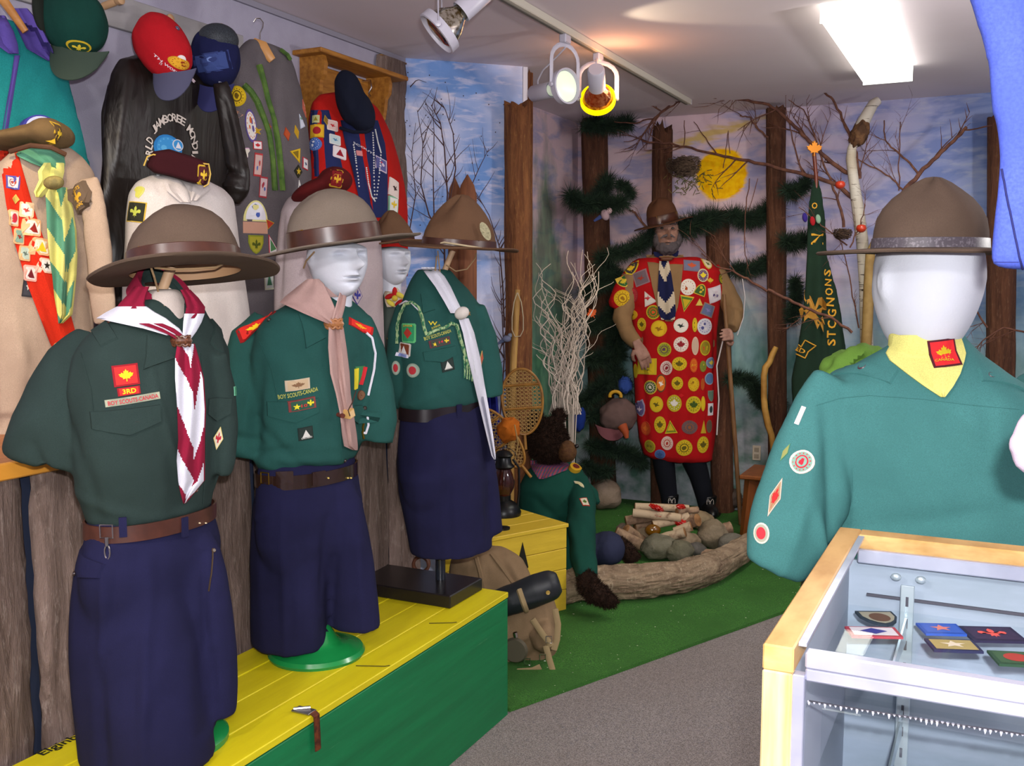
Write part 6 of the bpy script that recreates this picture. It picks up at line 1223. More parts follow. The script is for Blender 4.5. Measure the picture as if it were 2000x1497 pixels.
branch([(1500, 570), (1460, 545), (1430, 530), (1400, 520), (1370, 495)], .007, .003, 'branch passing in front of the mannequin shoulder', PBk, side=3, dd=.25); branch([(1665, 650), (1625, 622), (1570, 600), (1530, 580), (1500, 566)], .007, .008, 'branch crossing the green flag from the right', PBk, side=2, dd=.25)
branch([(1464, 350), (1455, 420), (1455, 500), (1462, 520)], .003, .002, 'hanging twig below the painted sun', PBk, side=2); branch([(1479, 350), (1462, 412)], .002, .002, 'fine slanting twig right of the sun', PBk, side=0)
branch([(1655, 480), (1620, 452), (1590, 430), (1560, 405)], .004, .002, 'thin branch over the flag pole top', PBk, side=6, dd=.1); branch([(1660, 485), (1680, 440), (1690, 400)], .004, .002, 'twig climbing beside the lower red ornament', PBk, side=5, dd=.1)
branch([(1676, 640), (1666, 580), (1650, 500), (1640, 470)], .004, .002, 'thorny dark stem between flag and birch trunk', PBk, side=7, L_=(.04, .1)); branch([(1930, 470+170), (1900, 600), (1880, 655)], .005, .003, 'bare twigs left of the far right trunk', PBk, side=7)
branch([(2010, 650), (1960, 640), (1925, 660), (1900, 690)], .005, .002, 'bare twig crossing the far right trunk', PBk, side=4)
branch([(1270, 455), (1240, 415), (1229, 410)], .007, .005, 'stubby stick poking out behind the mannequin hat', PBk, side=2)
# birch
PBk = ony(1680, 500, 5.60); PBk = Vector((PBk.x, 5.60, 0))
bm_ = NT('birch_bark'); a_ = bm_.noise(30, 3, (.4, .4, 5)); c_ = bm_.mix(bm_.ramp(a_, .60, .66), lin('c4bcb0'), lin('3a2e28')); c_ = bm_.mix(bm_.ramp(bm_.noise(3, 3), .5, .7), c_, lin('a09078')); bm_.base(c_); bm_.b.inputs['Roughness'].default_value = .7; bm_.bump(a_, .4, .004); bm_ = bm_.m
bt = root('birch_tree', atv(1700, 900, PBk), 'slim white birch trunk leaning up to the ceiling beside the flag', 'tree')
bp = [(1700, 960, 14), (1697, 800, 14), (1693, 680, 13), (1690, 560, 12), (1684, 470, 12), (1676, 410, 12), (1667, 350, 10), (1662, 310, 10), (1664, 290, 9), (1672, 272, 9)]
mb = MB(); P_ = [atv(x, y, PBk) for x, y, w in bp]; P_[0].z = .015; mb.tube(P_, [w*mpp(PBk)*.95 for _, _, w in bp], 16); obj('trunk', mb, bm_, bt)
mb = MB(); mb.tube([atv(x, y, PBk) for x, y in ((1672, 275), (1680, 255), (1688, 235), (1697, 218), (1706, 203), (1716, 196))], [w*mpp(PBk) for w in (10, 14, 12, 11, 10, 8)], 16); obj('trunk_top', mb, bm_, bt)
mb = MB(); pell(mb, 1678, 262, PBk, 16, 27, .06, -22, .01, fn=rough(.3, 2.4, 2)); obj('burl', mb, mat('burl_brown', '6a4a30', .85, var=(20, '4a3222', .4, .6), bump=(30, .6, .02)), bt, label='brown burl')
mb = MB(); mb.tube([atv(x, y, PBk, .08) for x, y in ((1728, 400+50), (1712, 468), (1700, 495), (1697, 560), (1694, 640), (1690, 700), (1690, 960))], [w*mpp(PBk) for w in (9, 8, 9, 10, 10, 10, 10)], 14); t = root('shade_yellow_trunk', atv(1690, 960, PBk, .08), 'yellowish forked trunk in front of the birch, coloured as birch in shade', 'tree'); obj('trunk', mb, mat('birch_shade_yellow', 'a08450', .7, var=(10, '8a6e40', .4, .6), bump=(40, .4, .006)), t)  # its yellow is the shaded look of the birch trunk, put into the colour
for x, y, lab in ((1641, 361, 'upper red apple ornament hanging left of the birch'), (1682, 446, 'lower red apple ornament beside the right hat')):
    t = root('apple_ornament', atv(x, y, PBk, .1), lab, 'ornament', 'red apple ornaments'); mb = MB(); pell(mb, x, y, PBk, 9.5, 8.5, .028, 0, .1, fn=lambda d: 1-.18*max(0, d.z-.7)*3); obj('fruit', mb, mat('apple_red', 'b8361c', .3, spec=.6), t); obj('stalk', MB().tube([atv(x, y-7, PBk, .1), atv(x+2, y-13, PBk, .1)], .002, 5), tw_d, t)
def nest(x, y, P, rx, ry, label, cols=('5a4436', '3a2c24'), n=260, dd=.05):
    t = root('bird_nest', atv(x, y, P, dd), label, 'nest'); c = atv(x, y, P, dd); k = mpp(P, dd); mb = MB(); r2 = random.Random(x)
    for i in range(n):
        th = r2.random()*6.28; z = r2.uniform(-1, .6); r = math.sqrt(max(0, 1-z*z*.8)); p = c+LAT*(math.cos(th)*r*rx*k)+NRM*(math.sin(th)*r*rx*k)+UP*(z*ry*k); d = Vector((-math.sin(th), math.cos(th), r2.uniform(-.4, .4)))*rx*k*.5
        mb.tube([p-d*.5, p+(p-c).normalized()*.002, p+d*.5], .0014, 4)
    obj('straw', mb, mat('nest_'+cols[0], cols[0], .9, var=(60, cols[1], .4, .6)), t)['kind'] = 'stuff'; mb = MB(); mb.ell(c-UP*ry*k*.1, (rx*k*.8, rx*k*.8, ry*k*.8), 16, 10); obj('bowl', mb, mat('nest_dark', cols[1], .95), t); return t
nest(1646, 455, PBk, 16, 12, 'small round bird nest in the twigs left of the birch', dd=.1)
PH = ony(1330, 330, 5.75); t = nest(1335, 322, PH, 30, 22, 'large dried hanging nest of bark and moss beside the splintered trunk', ('6a5848', '4a3c30'), 420, .05)
mb = MB(); r2 = random.Random(4)
for i in range(90):
    x = r2.gauss(1345, 22); y = r2.gauss(352, 14); p = atv(x, y, PH, .08); mb.tube([p, p+Vector((r2.uniform(-1, 1), r2.uniform(-.5, .5), r2.uniform(-1, .6)))*.035], .002, 4)
obj('moss_fringe', mb, mat('moss', '4c5230', .9, var=(30, '6a5a2c', .4, .6)), t)['kind'] = 'stuff'
# ---------------------------------------------------------------- pine boughs
needle = mat('pine_needle', '16261c', .75, var=(20, '263a28', .4, .65)); rn = random.Random(21)
def bough(pts, w, label, P, dd=.0, dens=1.0):
    W_ = [atv(x, y, P, dd) for x, y in pts]; k = mpp(P, dd); t = root('pine_bough', W_[0], label, 'pine bough', 'dark artificial pine boughs'); obj('stem', MB().tube(W_, .004, 5), tw_d, t); mb = MB(); w = w*1.5; V = []; F = []
    for i in range(len(W_)-1):
        a, b = W_[i], W_[i+1]; n = int((b-a).length*11500*dens*(w/18)**.5); ax = (b-a).normalized()
        for q in range(n):
            p = a.lerp(b, rn.random()); d = Vector((rn.gauss(0, 1), rn.gauss(0, 1)*.7, rn.gauss(0, 1))).normalized(); d = (d+ax*.35).normalized(); L_ = w*k*rn.uniform(.45, 1.15); s = d.cross(Vector((rn.random()-.5, rn.random()-.5, rn.random()-.5))).normalized()*.0022
            e = p+d*L_; b0 = len(V); V += [p+s, p-s, e]; F.append((b0, b0+1, b0+2))
    mb.add(V, F); o = obj('needles', mb, needle, t, smooth=False); o['kind'] = 'stuff'; return t
PN = Vector((-1.8, 5.78, 0)); PN2 = Vector((-1.4, 5.78, 0)); PN3 = Vector((-1.1, 5.74, 0))
bough([(1140, 250), (1160, 242), (1185, 247), (1205, 245), (1230, 240)], 18, 'dark pine bough lying across the top of the corner trunk', PN)
bough([(1112, 378), (1122, 392), (1140, 400), (1165, 396), (1190, 402), (1218, 394)], 20, 'dark pine bough spread low across the corner trunk at bird height', PN, .12); bough([(1165, 396), (1178, 372), (1188, 352)], 20, 'pine bough rising on the right side of the corner trunk', PN, .1); bough([(1206, 358), (1222, 366), (1234, 382)], 14, 'small pine tuft floating right of the corner trunk', PN, .1)
bough([(1188, 496), (1215, 496), (1245, 482), (1272, 462), (1290, 448)], 18, 'pine bough reaching up to the left side of the mannequin hat', PN2); bough([(1325, 452), (1345, 442), (1375, 432), (1400, 425)], 24, 'pine bough between mannequin hat and short sawn trunk', PN2); bough([(1425, 418), (1450, 430), (1475, 428), (1500, 412), (1515, 400)], 20, 'pine bough linking the short sawn trunk to the tall dark one', PN2)
bough([(1532, 368), (1548, 378), (1562, 370), (1576, 356)], 18, 'pine tuft right of the tall dark trunk just below the branch', PN3, .05); bough([(1530, 470), (1550, 478), (1575, 466)], 20, 'pine tuft right of the tall dark trunk level with the hat brim', PN3, .05); bough([(1432, 528), (1460, 528), (1490, 518), (1510, 506)], 18, 'pine bough behind the raised arm of the mannequin', PN2)
bough([(1552, 545), (1556, 570), (1552, 600), (1545, 625)], 17, 'pine bough hanging down left of the green flag', PN3, .05)
for i, (pts, w) in enumerate([([(1140, 572), (1165, 556), (1190, 545), (1215, 548)], 20), ([(1150, 640), (1180, 630), (1210, 626)], 20), ([(1150, 705), (1180, 700), (1212, 690)], 20), ([(1135, 790), (1160, 770), (1185, 745)], 20), ([(1150, 815), (1185, 808), (1215, 800), (1240, 800)], 18), ([(1170, 500), (1185, 520), (1200, 540)], 20), ([(1195, 600), (1205, 640), (1200, 680)], 20), ([(1195, 720), (1215, 745), (1225, 760)], 18), ([(1150, 870), (1190, 880), (1225, 885), (1255, 905)], 18), ([(1140, 905), (1165, 925), (1190, 920)], 16)]):
    bough(pts, w, ['pine bough crossing the corner trunk at mannequin shoulder height', 'pine bough at elbow height left of the mannequin', 'pine bough at hip height left of the mannequin', 'pine bough low on the corner trunk above the bear', 'pine bough just above the pink cap', 'short upper pine bough on the corner trunk', 'upright pine bough beside the mannequin left arm', 'short pine bough beside the mannequin left hip', 'lowest pine bough reaching towards the mannequin knees', 'small pine bough above the boulder'][i], PN, .1)
bough([(1420, 742), (1445, 738), (1468, 745), (1480, 775)], 16, 'pine bough behind the mannequin staff', PN2, .05); bough([(1475, 770), (1490, 792), (1510, 795), (1528, 790)], 13, 'low pine bough running right across the crooked stick', PN2, .05)
# small birds and leaves
def bird(x, y, P, label, cols, dd=.1, s=1.0, rot=-20):
    t = root('toy_bird', atv(x, y, P, dd), label, 'bird', 'small decorative birds'); mb = MB(); pell(mb, x, y, P, 11*s, 8*s, .022*s, rot, dd); obj('body', mb, mat('feather_'+cols[0], cols[0], .8), t); mb = MB(); pell(mb, x+8*s, y-8*s, P, 6*s, 6*s, .016*s, 0, dd); obj('head', mb, mat('feather_'+cols[1], cols[1], .8), t)
    a = atv(x-8*s, y+3*s, P, dd); b = atv(x-22*s, y+12*s, P, dd); mb = MB(); mb.tube([a, b], [.012*s, .006*s], 8, flat=.3, flatdir=NRM); obj('tail', mb, mat('feather_'+cols[2], cols[2], .8), t); obj('beak', MB().tube([atv(x+13*s, y-8*s, P, dd), atv(x+18*s, y-7*s, P, dd)], [.004*s, .0005], 6), mat('beak', '3a3020'), t)
bird(1182, 420, PN, 'pinkish bird with dark blue tail perched on the corner trunk', ('a08890', 'b89ca0', '2c3a6c'), .14, 1, 110); bird(823, 497, PP0+LAT*-.35, 'small blue grey bird on the sky panel below the hats', ('6a7090', '8088a0', '3a4470'), .06, .8, 20)
bird(990, 662, PP0, 'small grey blue bird beside the walking staff', ('6a7088', '7c8494', '4a5470'), .1, .8, 0)
def leafobj(name, x, y, P, r, cols, label, dd=.1, rot=0):
    k = mpp(P, dd); c = atv(x, y, P, dd); a = math.radians(rot); mb = MB(); mb.prism([c+(LAT*(u*math.cos(a)-v*math.sin(a))+UP*(u*math.sin(a)+v*math.cos(a)))*r*k for u, v in leafpts()], -NRM*.004); return tag(obj(name, mb, mat('leaf_'+cols, cols, .7)), label, 'leaf')

# ---------------------------------------------------------------- flag
PF = Vector((-.95, 5.5, 0)); fl_ = root('green_flag', atv(1600, 960, PF), 'furled dark green flag with gold lettering and emblem on a pole', 'flag'); fg = cloth('flag_green', '1f3326', '192a20', weave=300); gold_t = mat('gold_thread', 'c8922c', .7)
mb = MB(); pts = [atv(1590, 300, PF), atv(1594, 345, PF), atv(1606, 1000, PF)]; pts[-1].z = .02; mb.tube(pts, .010, 12); obj('pole', mb, mat('flag_pole', '6a2e1a', .35, spec=.5), fl_)
k = mpp(PF); c = atv(1590, 290, PF, .01); mb = MB(); mb.prism([c+LAT*(a*15*k)+UP*(b*15*k) for a, b in leafpts()], -NRM*.008); mb.tube([atv(1589, 305, PF), atv(1588, 276, PF)], [.008, .004], 8); obj('leaf_finial', mb, mat('finial_amber', 'b8701c', .35, metal=.5), fl_, label='amber maple leaf finial')
mb = MB(); sil(mb, PF, -PI/2+YAW, [(352, 1585, 1601), (390, 1580, 1606), (430, 1576, 1612), (500, 1575, 1618), (560, 1572, 1632), (620, 1566, 1644), (680, 1558, 1652), (740, 1546, 1658), (820, 1550, 1655), (900, 1556, 1650)], .35, 36, 2)
s = remesh(mb, .009, 4, wrinkle(PF, [(1600, 380, 1590, 800, .012, 7), (1610, 480, 1625, 800, -.012, 7), (1585, 500, 1570, 760, -.010, 7), (1632, 560, 1640, 800, .01, 7)], .006, 8)); TF = bvh(s); fb = obj('banner', s, fg, fl_)
for chh, x, y, w, h, r in (('N', 1596, 467, 20, 22, 90), ('S', 1615, 533, 13, 15, 80), ('N', 1617, 552, 13, 13, 85), ('O', 1619, 570, 14, 15, 85), ('N', 1621, 590, 16, 16, 85), ('G', 1625, 612, 14, 16, 88), ('C', 1625, 634, 14, 16, 90), ('T', 1624, 653, 13, 16, 90), ('S', 1623, 669, 13, 16, 90), ('O', 1591, 402, 10, 12, 0)): lettering(fb, TF, x, y, w, h, chh, 'c8922c', r, 'letter', .003)
fr = frame_at(TF, 1590, 608)
if fr:
    mb = MB(); V, F = fan(fleurpts()); V[-1] = (0, 0); stick(mb, TF, fr, V, F, 30*k, 46*k, 28, .003, 0); V, F = fan(starpts()); stick(mb, TF, fr, [(a*.16-.35, b*.13+.25) for a, b in V], F, 30*k, 46*k, 0, .004, 1); stick(mb, TF, fr, [(a*.16+.45, b*.13-.2) for a, b in V], F, 30*k, 46*k, 0, .004, 1); obj('emblem', mb, [mat('flag_gold', 'a8782c', .8), fg], fb, smooth=False)
seam(fb, TF, [(1556, 670), (1565, 678), (1572, 665), (1594, 676), (1578, 688), (1572, 700), (1556, 692)], 2.5, gold_t, 'diamond_outline', .003); lettering(fb, TF, 1563, 684, 14, 9, 'ED', 'c8922c', -20)
for x, y, c_ in ((1572, 425, '3a2a80'), (1587, 432, 'a82028'), (1598, 428, '88a890')): mb = MB(); pell(mb, x, y, PF, 5, 9, .01, 10, .05); obj('ribbon', mb, cloth('rib_'+c_, c_), fl_)
# ---------------------------------------------------------------- curly white willow twigs
wl_m = mat('willow_white', 'c0b2a4', .7); PV = Vector((-1.98, 4.75, 0)); cw = root('curly_willow', (PV.x, PV.y, .014), 'bundle of curly whitish willow twigs standing behind the bear', 'twig bundle'); rv = random.Random(9)
for i in range(44):
    x0 = 1075+rv.random()*58; x1 = 1040+rv.random()*125 if i > 7 else 1120+rv.random()*60; y1 = 490+rv.random()*230 if i > 7 else 480+rv.random()*60; y0 = 810; P_ = []; ph = rv.random()*6; am = rv.uniform(5, 11); fr_q = rv.uniform(2.2, 4); dd = rv.uniform(-.08, .12)
    n = 26
    for q in range(n+1):
        t = q/n; x = x0+(x1-x0)*t**1.3+am*math.sin(t*fr_q*6.28+ph)*(.3+t)+2.5*math.sin(t*31+ph*2); P_.append(atv(x, y0+(y1-y0)*t, PV, dd+.03*math.sin(t*9+ph)))
    r0 = rv.uniform(.003, .0055)
    if i < 9: P_ = [Vector((PV.x, PV.y, .02))]+P_
    obj('twig', MB().tube(P_, [r0*(1-.65*q/len(P_)) for q in range(len(P_))], 5), wl_m, cw)
    if i % 2 == 0:
        j = rv.randrange(8, n-4); b = P_[j]; s = rv.choice((-1, 1)); Q = [b+LAT*s*(.02*q+.012*math.sin(q*1.3))+UP*(.03*q-.0016*q*q)+NRM*.004*q for q in range(8)]; obj('twig', MB().tube(Q, [r0*.5*(1-.1*q) for q in range(8)], 4), wl_m, cw)

leafobj('orange_leaf', 1156, 612, PV, 11, 'c0501c', 'orange butterfly shaped leaf among the curly white twigs', .0, 30)
# ================================================================= bearded mannequin in the badge poncho
PM = ony(1322, 700, 5.66); PM = Vector((PM.x, PM.y, 0)); FM = -PI/2+YAW*.75
mn = root('mannequin', (PM.x, PM.y, .014), 'bearded mannequin in a long red poncho covered with round badges, holding a staff', 'mannequin')
skin = mat('mannequin_skin', '9a7566', .6, var=(30, '8a6658', .4, .6)); beard = cloth('beard_grey', '5a5254', '484246'); shirtk = cloth('shirt_tan', '8c6e4c', '7e6244'); sock = cloth('sock_navy', '14161e', '101218'); boot = mat('boot_black', '0e0e10', .35, spec=.5)
mb = headmesh(atv(1300, 455, PM), FM+.12, 1.02, cut=.35); obj('head', mb, skin, mn)
mb = MB(); k = mpp(PM)
def bfn(d): return 1+.12*noise.noise(d*7)
pell(mb, 1303, 483, PM, 23, 16, .06, 0, .045, fn=bfn); pell(mb, 1281, 468, PM, 8, 16, .05, 0, .02, fn=bfn); pell(mb, 1324, 468, PM, 7, 16, .05, 0, .02, fn=bfn); obj('beard', remesh(mb, .005, 2, wrinkle(PM, (), .005, 60)), beard, mn)
mb = MB(); mb.tube([atv(x, y, PM, .118) for x, y in ((1290, 466), (1297, 461), (1304, 460), (1311, 460), (1318, 464))], [.003, .007, .008, .007, .003], 8); obj('moustache', mb, beard, mn)
for x in (1293, 1314): mb = MB(); pell(mb, x, 446, PM, 3.2, 2.2, .006, 0, .098); obj('eye', mb, mat('eye_glass', '2a2420', .05, spec=.9), mn); mb = MB(); mb.tube([atv(x-6, 439, PM, .112), atv(x, 437, PM, .116), atv(x+6, 439, PM, .112)], .003, 6); obj('eyebrow', mb, beard, mn)
mb = MB(); mb.tube([atv(1302, 478, PM, .03), atv(1300, 500, PM, .0), atv(1300, 520, PM, 0)], [.05, .052, .06], 16); obj('neck', mb, skin, mn)
mb = MB(); sil(mb, PM, FM, [(496, 1278, 1326), (506, 1258, 1348), (520, 1240, 1375), (545, 1232, 1392), (600, 1236, 1396), (680, 1238, 1398)], .5, 30, 2.2); arm(mb, PM, [(1235, 540, 22, 0), (1222, 590, 20, .02), (1215, 622, 19, .05), (1228, 655, 16, .1), (1245, 672, 13, .13)], 12); arm(mb, PM, [(1392, 535, 24, 0), (1415, 570, 22, .02), (1432, 605, 21, .06), (1432, 632, 16, .12), (1428, 642, 13, .15)], 12)
obj('shirt', remesh(mb, .009, 6, wrinkle(PM, [(1210, 640, 1240, 630, -.008, 4), (1425, 600, 1445, 600, -.008, 4)], .008, 10)), shirtk, mn)
def hand(parent, c, dirv, palm, s, curl=.5, right=1):
    """palm and five separate fingers; dirv = towards the fingertips, palm = palm normal"""
    dirv, palm = Vector(dirv).normalized(), Vector(palm).normalized(); sd = dirv.cross(palm).normalized()*right; mb = MB(); c = Vector(c)
    mb.tube([c-dirv*.03*s, c, c+dirv*.04*s, c+dirv*.075*s, c+dirv*.088*s], [.024*s, .028*s, .038*s, .040*s, .030*s], 14, flat=.42, flatdir=palm)
    for i, (o, L_) in enumerate(((-.030, .072), (-.010, .082), (.010, .077), (.030, .06))):
        b = c+dirv*.075*s+sd*o*s; P_ = [b]; d = dirv.copy()
        for q in range(3): d = (d*math.cos(curl)+palm*math.sin(curl)).normalized(); P_.append(P_[-1]+d*L_*s*(.42, .33, .25)[q])
        mb.tube(P_, [.0095*s, .009*s, .0082*s, .006*s], 9)
    b = c+dirv*.02*s-sd*.032*s; mb.tube([b, b-sd*.02*s+dirv*.02*s+palm*.01*s, b-sd*.022*s+dirv*.045*s+palm*.025*s, b-sd*.012*s+dirv*.062*s+palm*.034*s], [.014*s, .011*s, .010*s, .007*s], 9)
    return obj('hand', remesh(mb, .003, 3), skin, parent)
hand(mn, atv(1246, 674, PM, .15), -UP*.85+LAT*.42, NRM*.9-LAT*.3, 1.02, .22, 1)
hand(mn, atv(1427, 660, PM, .19), UP*.3-LAT*.2-NRM*.9, -LAT*.9-UP*.2, .95, .85, -1)
mb = MB(); sil(mb, PM, FM, [(504, 1246, 1362), (512, 1232, 1386), (530, 1222, 1408), (560, 1222, 1412), (600, 1232, 1406), (650, 1234, 1401), (720, 1236, 1402), (800, 1242, 1402), (860, 1250, 1398), (890, 1258, 1394), (900, 1280, 1392)], .52, 44, 2.3)
arm(mb, PM, [(1245, 530, 22, .0), (1222, 565, 24, .01), (1208, 598, 24, .03), (1205, 606, 18, .03)], 14, flat=.8); arm(mb, PM, [(1385, 528, 22, 0), (1405, 556, 24, .01), (1416, 578, 22, .02), (1417, 582, 16, .02)], 14, flat=.8)
s = remesh(mb, .009, 8, wrinkle(PM, [(1290, 560, 1300, 890, -.012, 8), (1350, 640, 1345, 890, .012, 9), (1245, 600, 1262, 900, -.01, 6), (1392, 580, 1392, 890, -.012, 5), (1325, 620, 1322, 900, .01, 8)], .008, 6)); TM = bvh(s); pred = cloth('poncho_red', 'b01418', '9c1014', weave=300); pn = obj('poncho', s, pred, mn)
def ov(rows, m, nm, lift=.006, par=None): return obj(nm, drape(TM, PM, rows, 8, lift, .004, None, .002), m, par or pn)
ov([(498, 1262, 1335), (520, 1266, 1334), (560, 1274, 1330), (600, 1284, 1324), (628, 1300, 1314)], shirtk, 'shirt_front', .007)
nkm = ov([(492, 1276, 1296), (500, 1278, 1300), (506, 1290, 1304)], cloth('scarf_navy', '1c2044'), 'neckerchief', .05); ov([(490, 1300, 1326), (500, 1300, 1324), (506, 1302, 1314)], cloth('scarf_navy', '1c2044'), 'neckerchief_fold', .05, nkm)
tlm = drape(TM, PM, [(510, 1288, 1306), (540, 1286, 1312), (580, 1284, 1318), (610, 1286, 1320), (625, 1292, 1318)], 10, .014, .006, lambda u, v: 1 if ((v*2.1-u*.8+.1) if u < .5 else (v*2.1+(u-.5)*.8+.75)) % 1 < .42 else 0, .004, 8); obj('neckerchief_tail', tlm, [cloth('scarf_navy', '1c2044'), cloth('scarf_cream', 'c8b8a0')], nkm)
mb = MB(); pell(mb, 1302, 506, PM, 12, 4, .012, 0, .14); obj('woggle', mb, mat('woggle_brown', '5a3420', .5), nkm)
Y1_, Y2_ = ('b8a020', 'c8a81c', '5a5010'), ('c09418', 'c8a41c', '8a6010')
BL = [(1233, 525, 26, 27, 'shield', ('c8b020', '3a3438', 'd8b428'), 'leaf', 20), (1218, 550, 24, 26, 'shield', ('c8a840', '2a5a2c', 'c8b030'), 'leaf', 30), (1252, 543, 26, 28, 'rect', ('8a6a70', '6a5860', '9a3428'), 'bird', 20), (1216, 583, 34, 34, 'circle', Y2_, 'ring', 0), (1237, 577, 16, 30, 'circle', ('8a2028', '9a2830', 'c05028'), 'blob', 0), (1265, 582, 24, 28, 'tri', ('c8b8b0', 'd0c8c0', 'b83038'), 'bird', 25), (1276, 610, 26, 28, 'circle', ('b8a020', '4a6a20', 'c85020'), 'ring', 0), (1235, 615, 20, 20, 'circle', Y2_, 'leaf', 0),
 (1352, 500, 24, 10, 'rect', ('5a5a80', '7a6070', '5a5a80'), None, 0), (1351, 519, 32, 24, 'rect', ('706878', '6a6a84', 'b85030'), 'leaf', -6), (1382, 516, 18, 26, 'shield', ('c8a840', 'd0c0a0', '4a5a28'), 'bird', -20), (1373, 538, 22, 26, 'circle', ('c8b890', '5a4070', 'd8c030'), 'leaf', 0), (1344, 561, 30, 32, 'circle', ('d8ccc0', 'd8d0c4', 'a84818'), 'blob', 0), (1369, 566, 24, 28, 'half', ('c0a030', '3a5a28', 'd0b838'), 'blob', -20), (1397, 575, 26, 30, 'rect', ('c8b8c0', 'd0c8cc', '5a4a78'), 'blob', 15), (1339, 594, 28, 32, 'tri', ('c8a830', '4a7028', 'b89c20'), 'tri', 170), (1383, 606, 26, 24, 'rect', ('8a7060', '5a6484', '7a70a0'), 'bird', -20), (1366, 590, 14, 14, 'tri', ('c8b050', 'c8b050', '4a7028'), None, 0), (1387, 548, 14, 12, 'leaf', ('c8a030',)*3, None, 0), (1408, 545, 14, 20, 'circle', ('3a4a20', 'c8b020', '3a4a20'), 'ring', 0),
 (1287, 642, 31, 32, 'circle', Y2_, 'bird', 0), (1330, 636, 28, 28, 'circle', ('d0c8b8', 'd8d0c4', '2a3430'), 'bird', 0), (1376, 638, 31, 32, 'circle', ('c8c0c0', 'b8b4c0', '4a4a7c'), 'blob', 0), (1254, 634, 14, 26, 'circle', Y1_, 'leaf', 0), (1357, 635, 10, 28, 'circle', Y1_, 'blob', 0),
 (1297, 683, 27, 28, 'circle', ('a8a020', '8a8c20', '50304a'), 'ring', 0), (1330, 673, 28, 30, 'circle', ('d0b8a8', 'd8ccc0', '8a2028'), 'leaf', 0), (1358, 676, 14, 36, 'circle', ('c8a890', 'b89c88', '3a3430'), None, 0), (1377, 680, 22, 30, 'circle', ('b8a020', '8a8020', 'b85020'), 'blob', 0),
 (1263, 716, 28, 32, 'rect', Y1_, 'blob', 0), (1302, 719, 22, 28, 'circle', ('c8b0a8', 'c0a8a0', '7a1420'), 'ring', 0), (1327, 711, 26, 27, 'circle', Y1_, 'leaf', 0), (1355, 714, 15, 28, 'circle', ('c04818', 'c05818', 'c89020'), 'blob', 0), (1389, 709, 20, 22, 'circle', ('8a9cb0', '5a74a0', 'c8b040'), 'leaf', 0), (1373, 716, 14, 22, 'circle', ('7a7a28', '6a7a2c', 'b8a028'), 'blob', 0), (1241, 725, 10, 28, 'circle', Y1_, None, 0),
 (1270, 757, 25, 28, 'circle', ('b8a030', '3a5028', 'c8b8a8'), 'ring', 0), (1291, 749, 20, 36, 'circle', ('5a3a20', 'c87020', 'd8d0c8'), 'bird', 0), (1323, 749, 21, 26, 'circle', Y1_, 'leaf', 0), (1355, 751, 22, 28, 'circle', Y2_, 'blob', 0), (1386, 740, 20, 24, 'circle', ('8a98a8', '506a94', '506a94'), None, 0), (1372, 751, 8, 24, 'circle', ('a84a18',)*3, None, 0),
 (1282, 790, 25, 32, 'circle', Y1_, 'bird', 0), (1317, 788, 28, 34, 'circle', ('b8a020', 'a8a020', 'd8d0c8'), 'leaf', 0), (1355, 791, 30, 34, 'circle', ('c0a820', 'b8a41c', '3a5018'), 'leaf', 0), (1389, 774, 14, 22, 'shield', ('708070', '5a7060', '8a9080'), None, 0), (1388, 800, 12, 24, 'rect', ('d0c8c8', 'd0c8cc', '283838'), 'circle', 0), (1373, 789, 9, 30, 'circle', Y1_, None, 0), (1249, 799, 20, 32, 'shield', ('8a8498', '504a74', 'b8a8b8'), 'bird', 20),
 (1262, 837, 18, 28, 'circle', ('a83818', 'b04018', 'c06020'), 'leaf', 0), (1289, 830, 22, 34, 'circle', Y1_, 'leaf', 0), (1310, 834, 22, 26, 'tri', ('c8b020', '6a7a20', 'c8a820'), 'tri', 6), (1347, 835, 28, 28, 'circle', ('6a4a48', '5a4a50', '8a5030'), 'ring', 0), (1374, 834, 11, 26, 'tri', ('b89820',)*3, None, 0), (1385, 833, 12, 26, 'circle', ('6a5040', '5a4838', '6a5040'), None, 0),
 (1303, 866, 23, 28, 'circle', ('c8a8a0', 'c8b0a0', 'a03028'), 'ring', 0), (1336, 875, 32, 33, 'circle', Y1_, 'ring', 0), (1373, 869, 24, 34, 'circle', Y1_, 'leaf', 0), (1269, 872, 18, 26, 'circle', ('a09020', '8a8020', '6a6018'), 'blob', 0), (1289, 888, 20, 20, 'circle', ('506a98', '405a90', '304878'), 'leaf', 0), (1268, 895, 12, 18, 'circle', ('6a3830', '5a3430', '6a3830'), None, 0), (1330, 773, 12, 8, 'dia', ('b81418',)*3, None, 0)]
for a in BL: badge(pn, TM, a[0], a[1], a[2], a[3], a[4], a[5], a[6], a[7], thick=.003)
for pts in ([(1295, 890, 22, 0), (1300, 930, 20, 0), (1306, 965, 17, 0), (1308, 990, 15, 0)], [(1352, 890, 24, .02), (1366, 930, 20, .02), (1376, 970, 17, .03), (1382, 1000, 15, .03)]):
    mb = MB(); arm(mb, PM, pts, 16); obj('leg', mb, sock, mn); x = pts[-1][0]; p = atv(x, 1000, PM, pts[-1][3]); p.z = .014; mb = MB(); mb.tube([p+UP*.13, p+UP*.08], [.055, .05], 14); mb.ell(p+UP*.045-NRM*.05, (.05, .13, .05), 18, 12, 0, (LAT, NRM, UP)); mb.box(p+UP*.008-NRM*.05, (.09, .24, .016)); b_ = obj('boot', remesh(mb, .007, 4), boot, mn)
    pp = p+UP*.10-NRM*.07; mb = MB(); mb.tube([pp+LAT*(.02*math.sin(q))+UP*(.02*math.sin(2*q)) for q in np.linspace(0, 6.28, 16)], .002, 5); obj('bootlace', mb, mat('lace', 'b0a8a0', .7), b_)
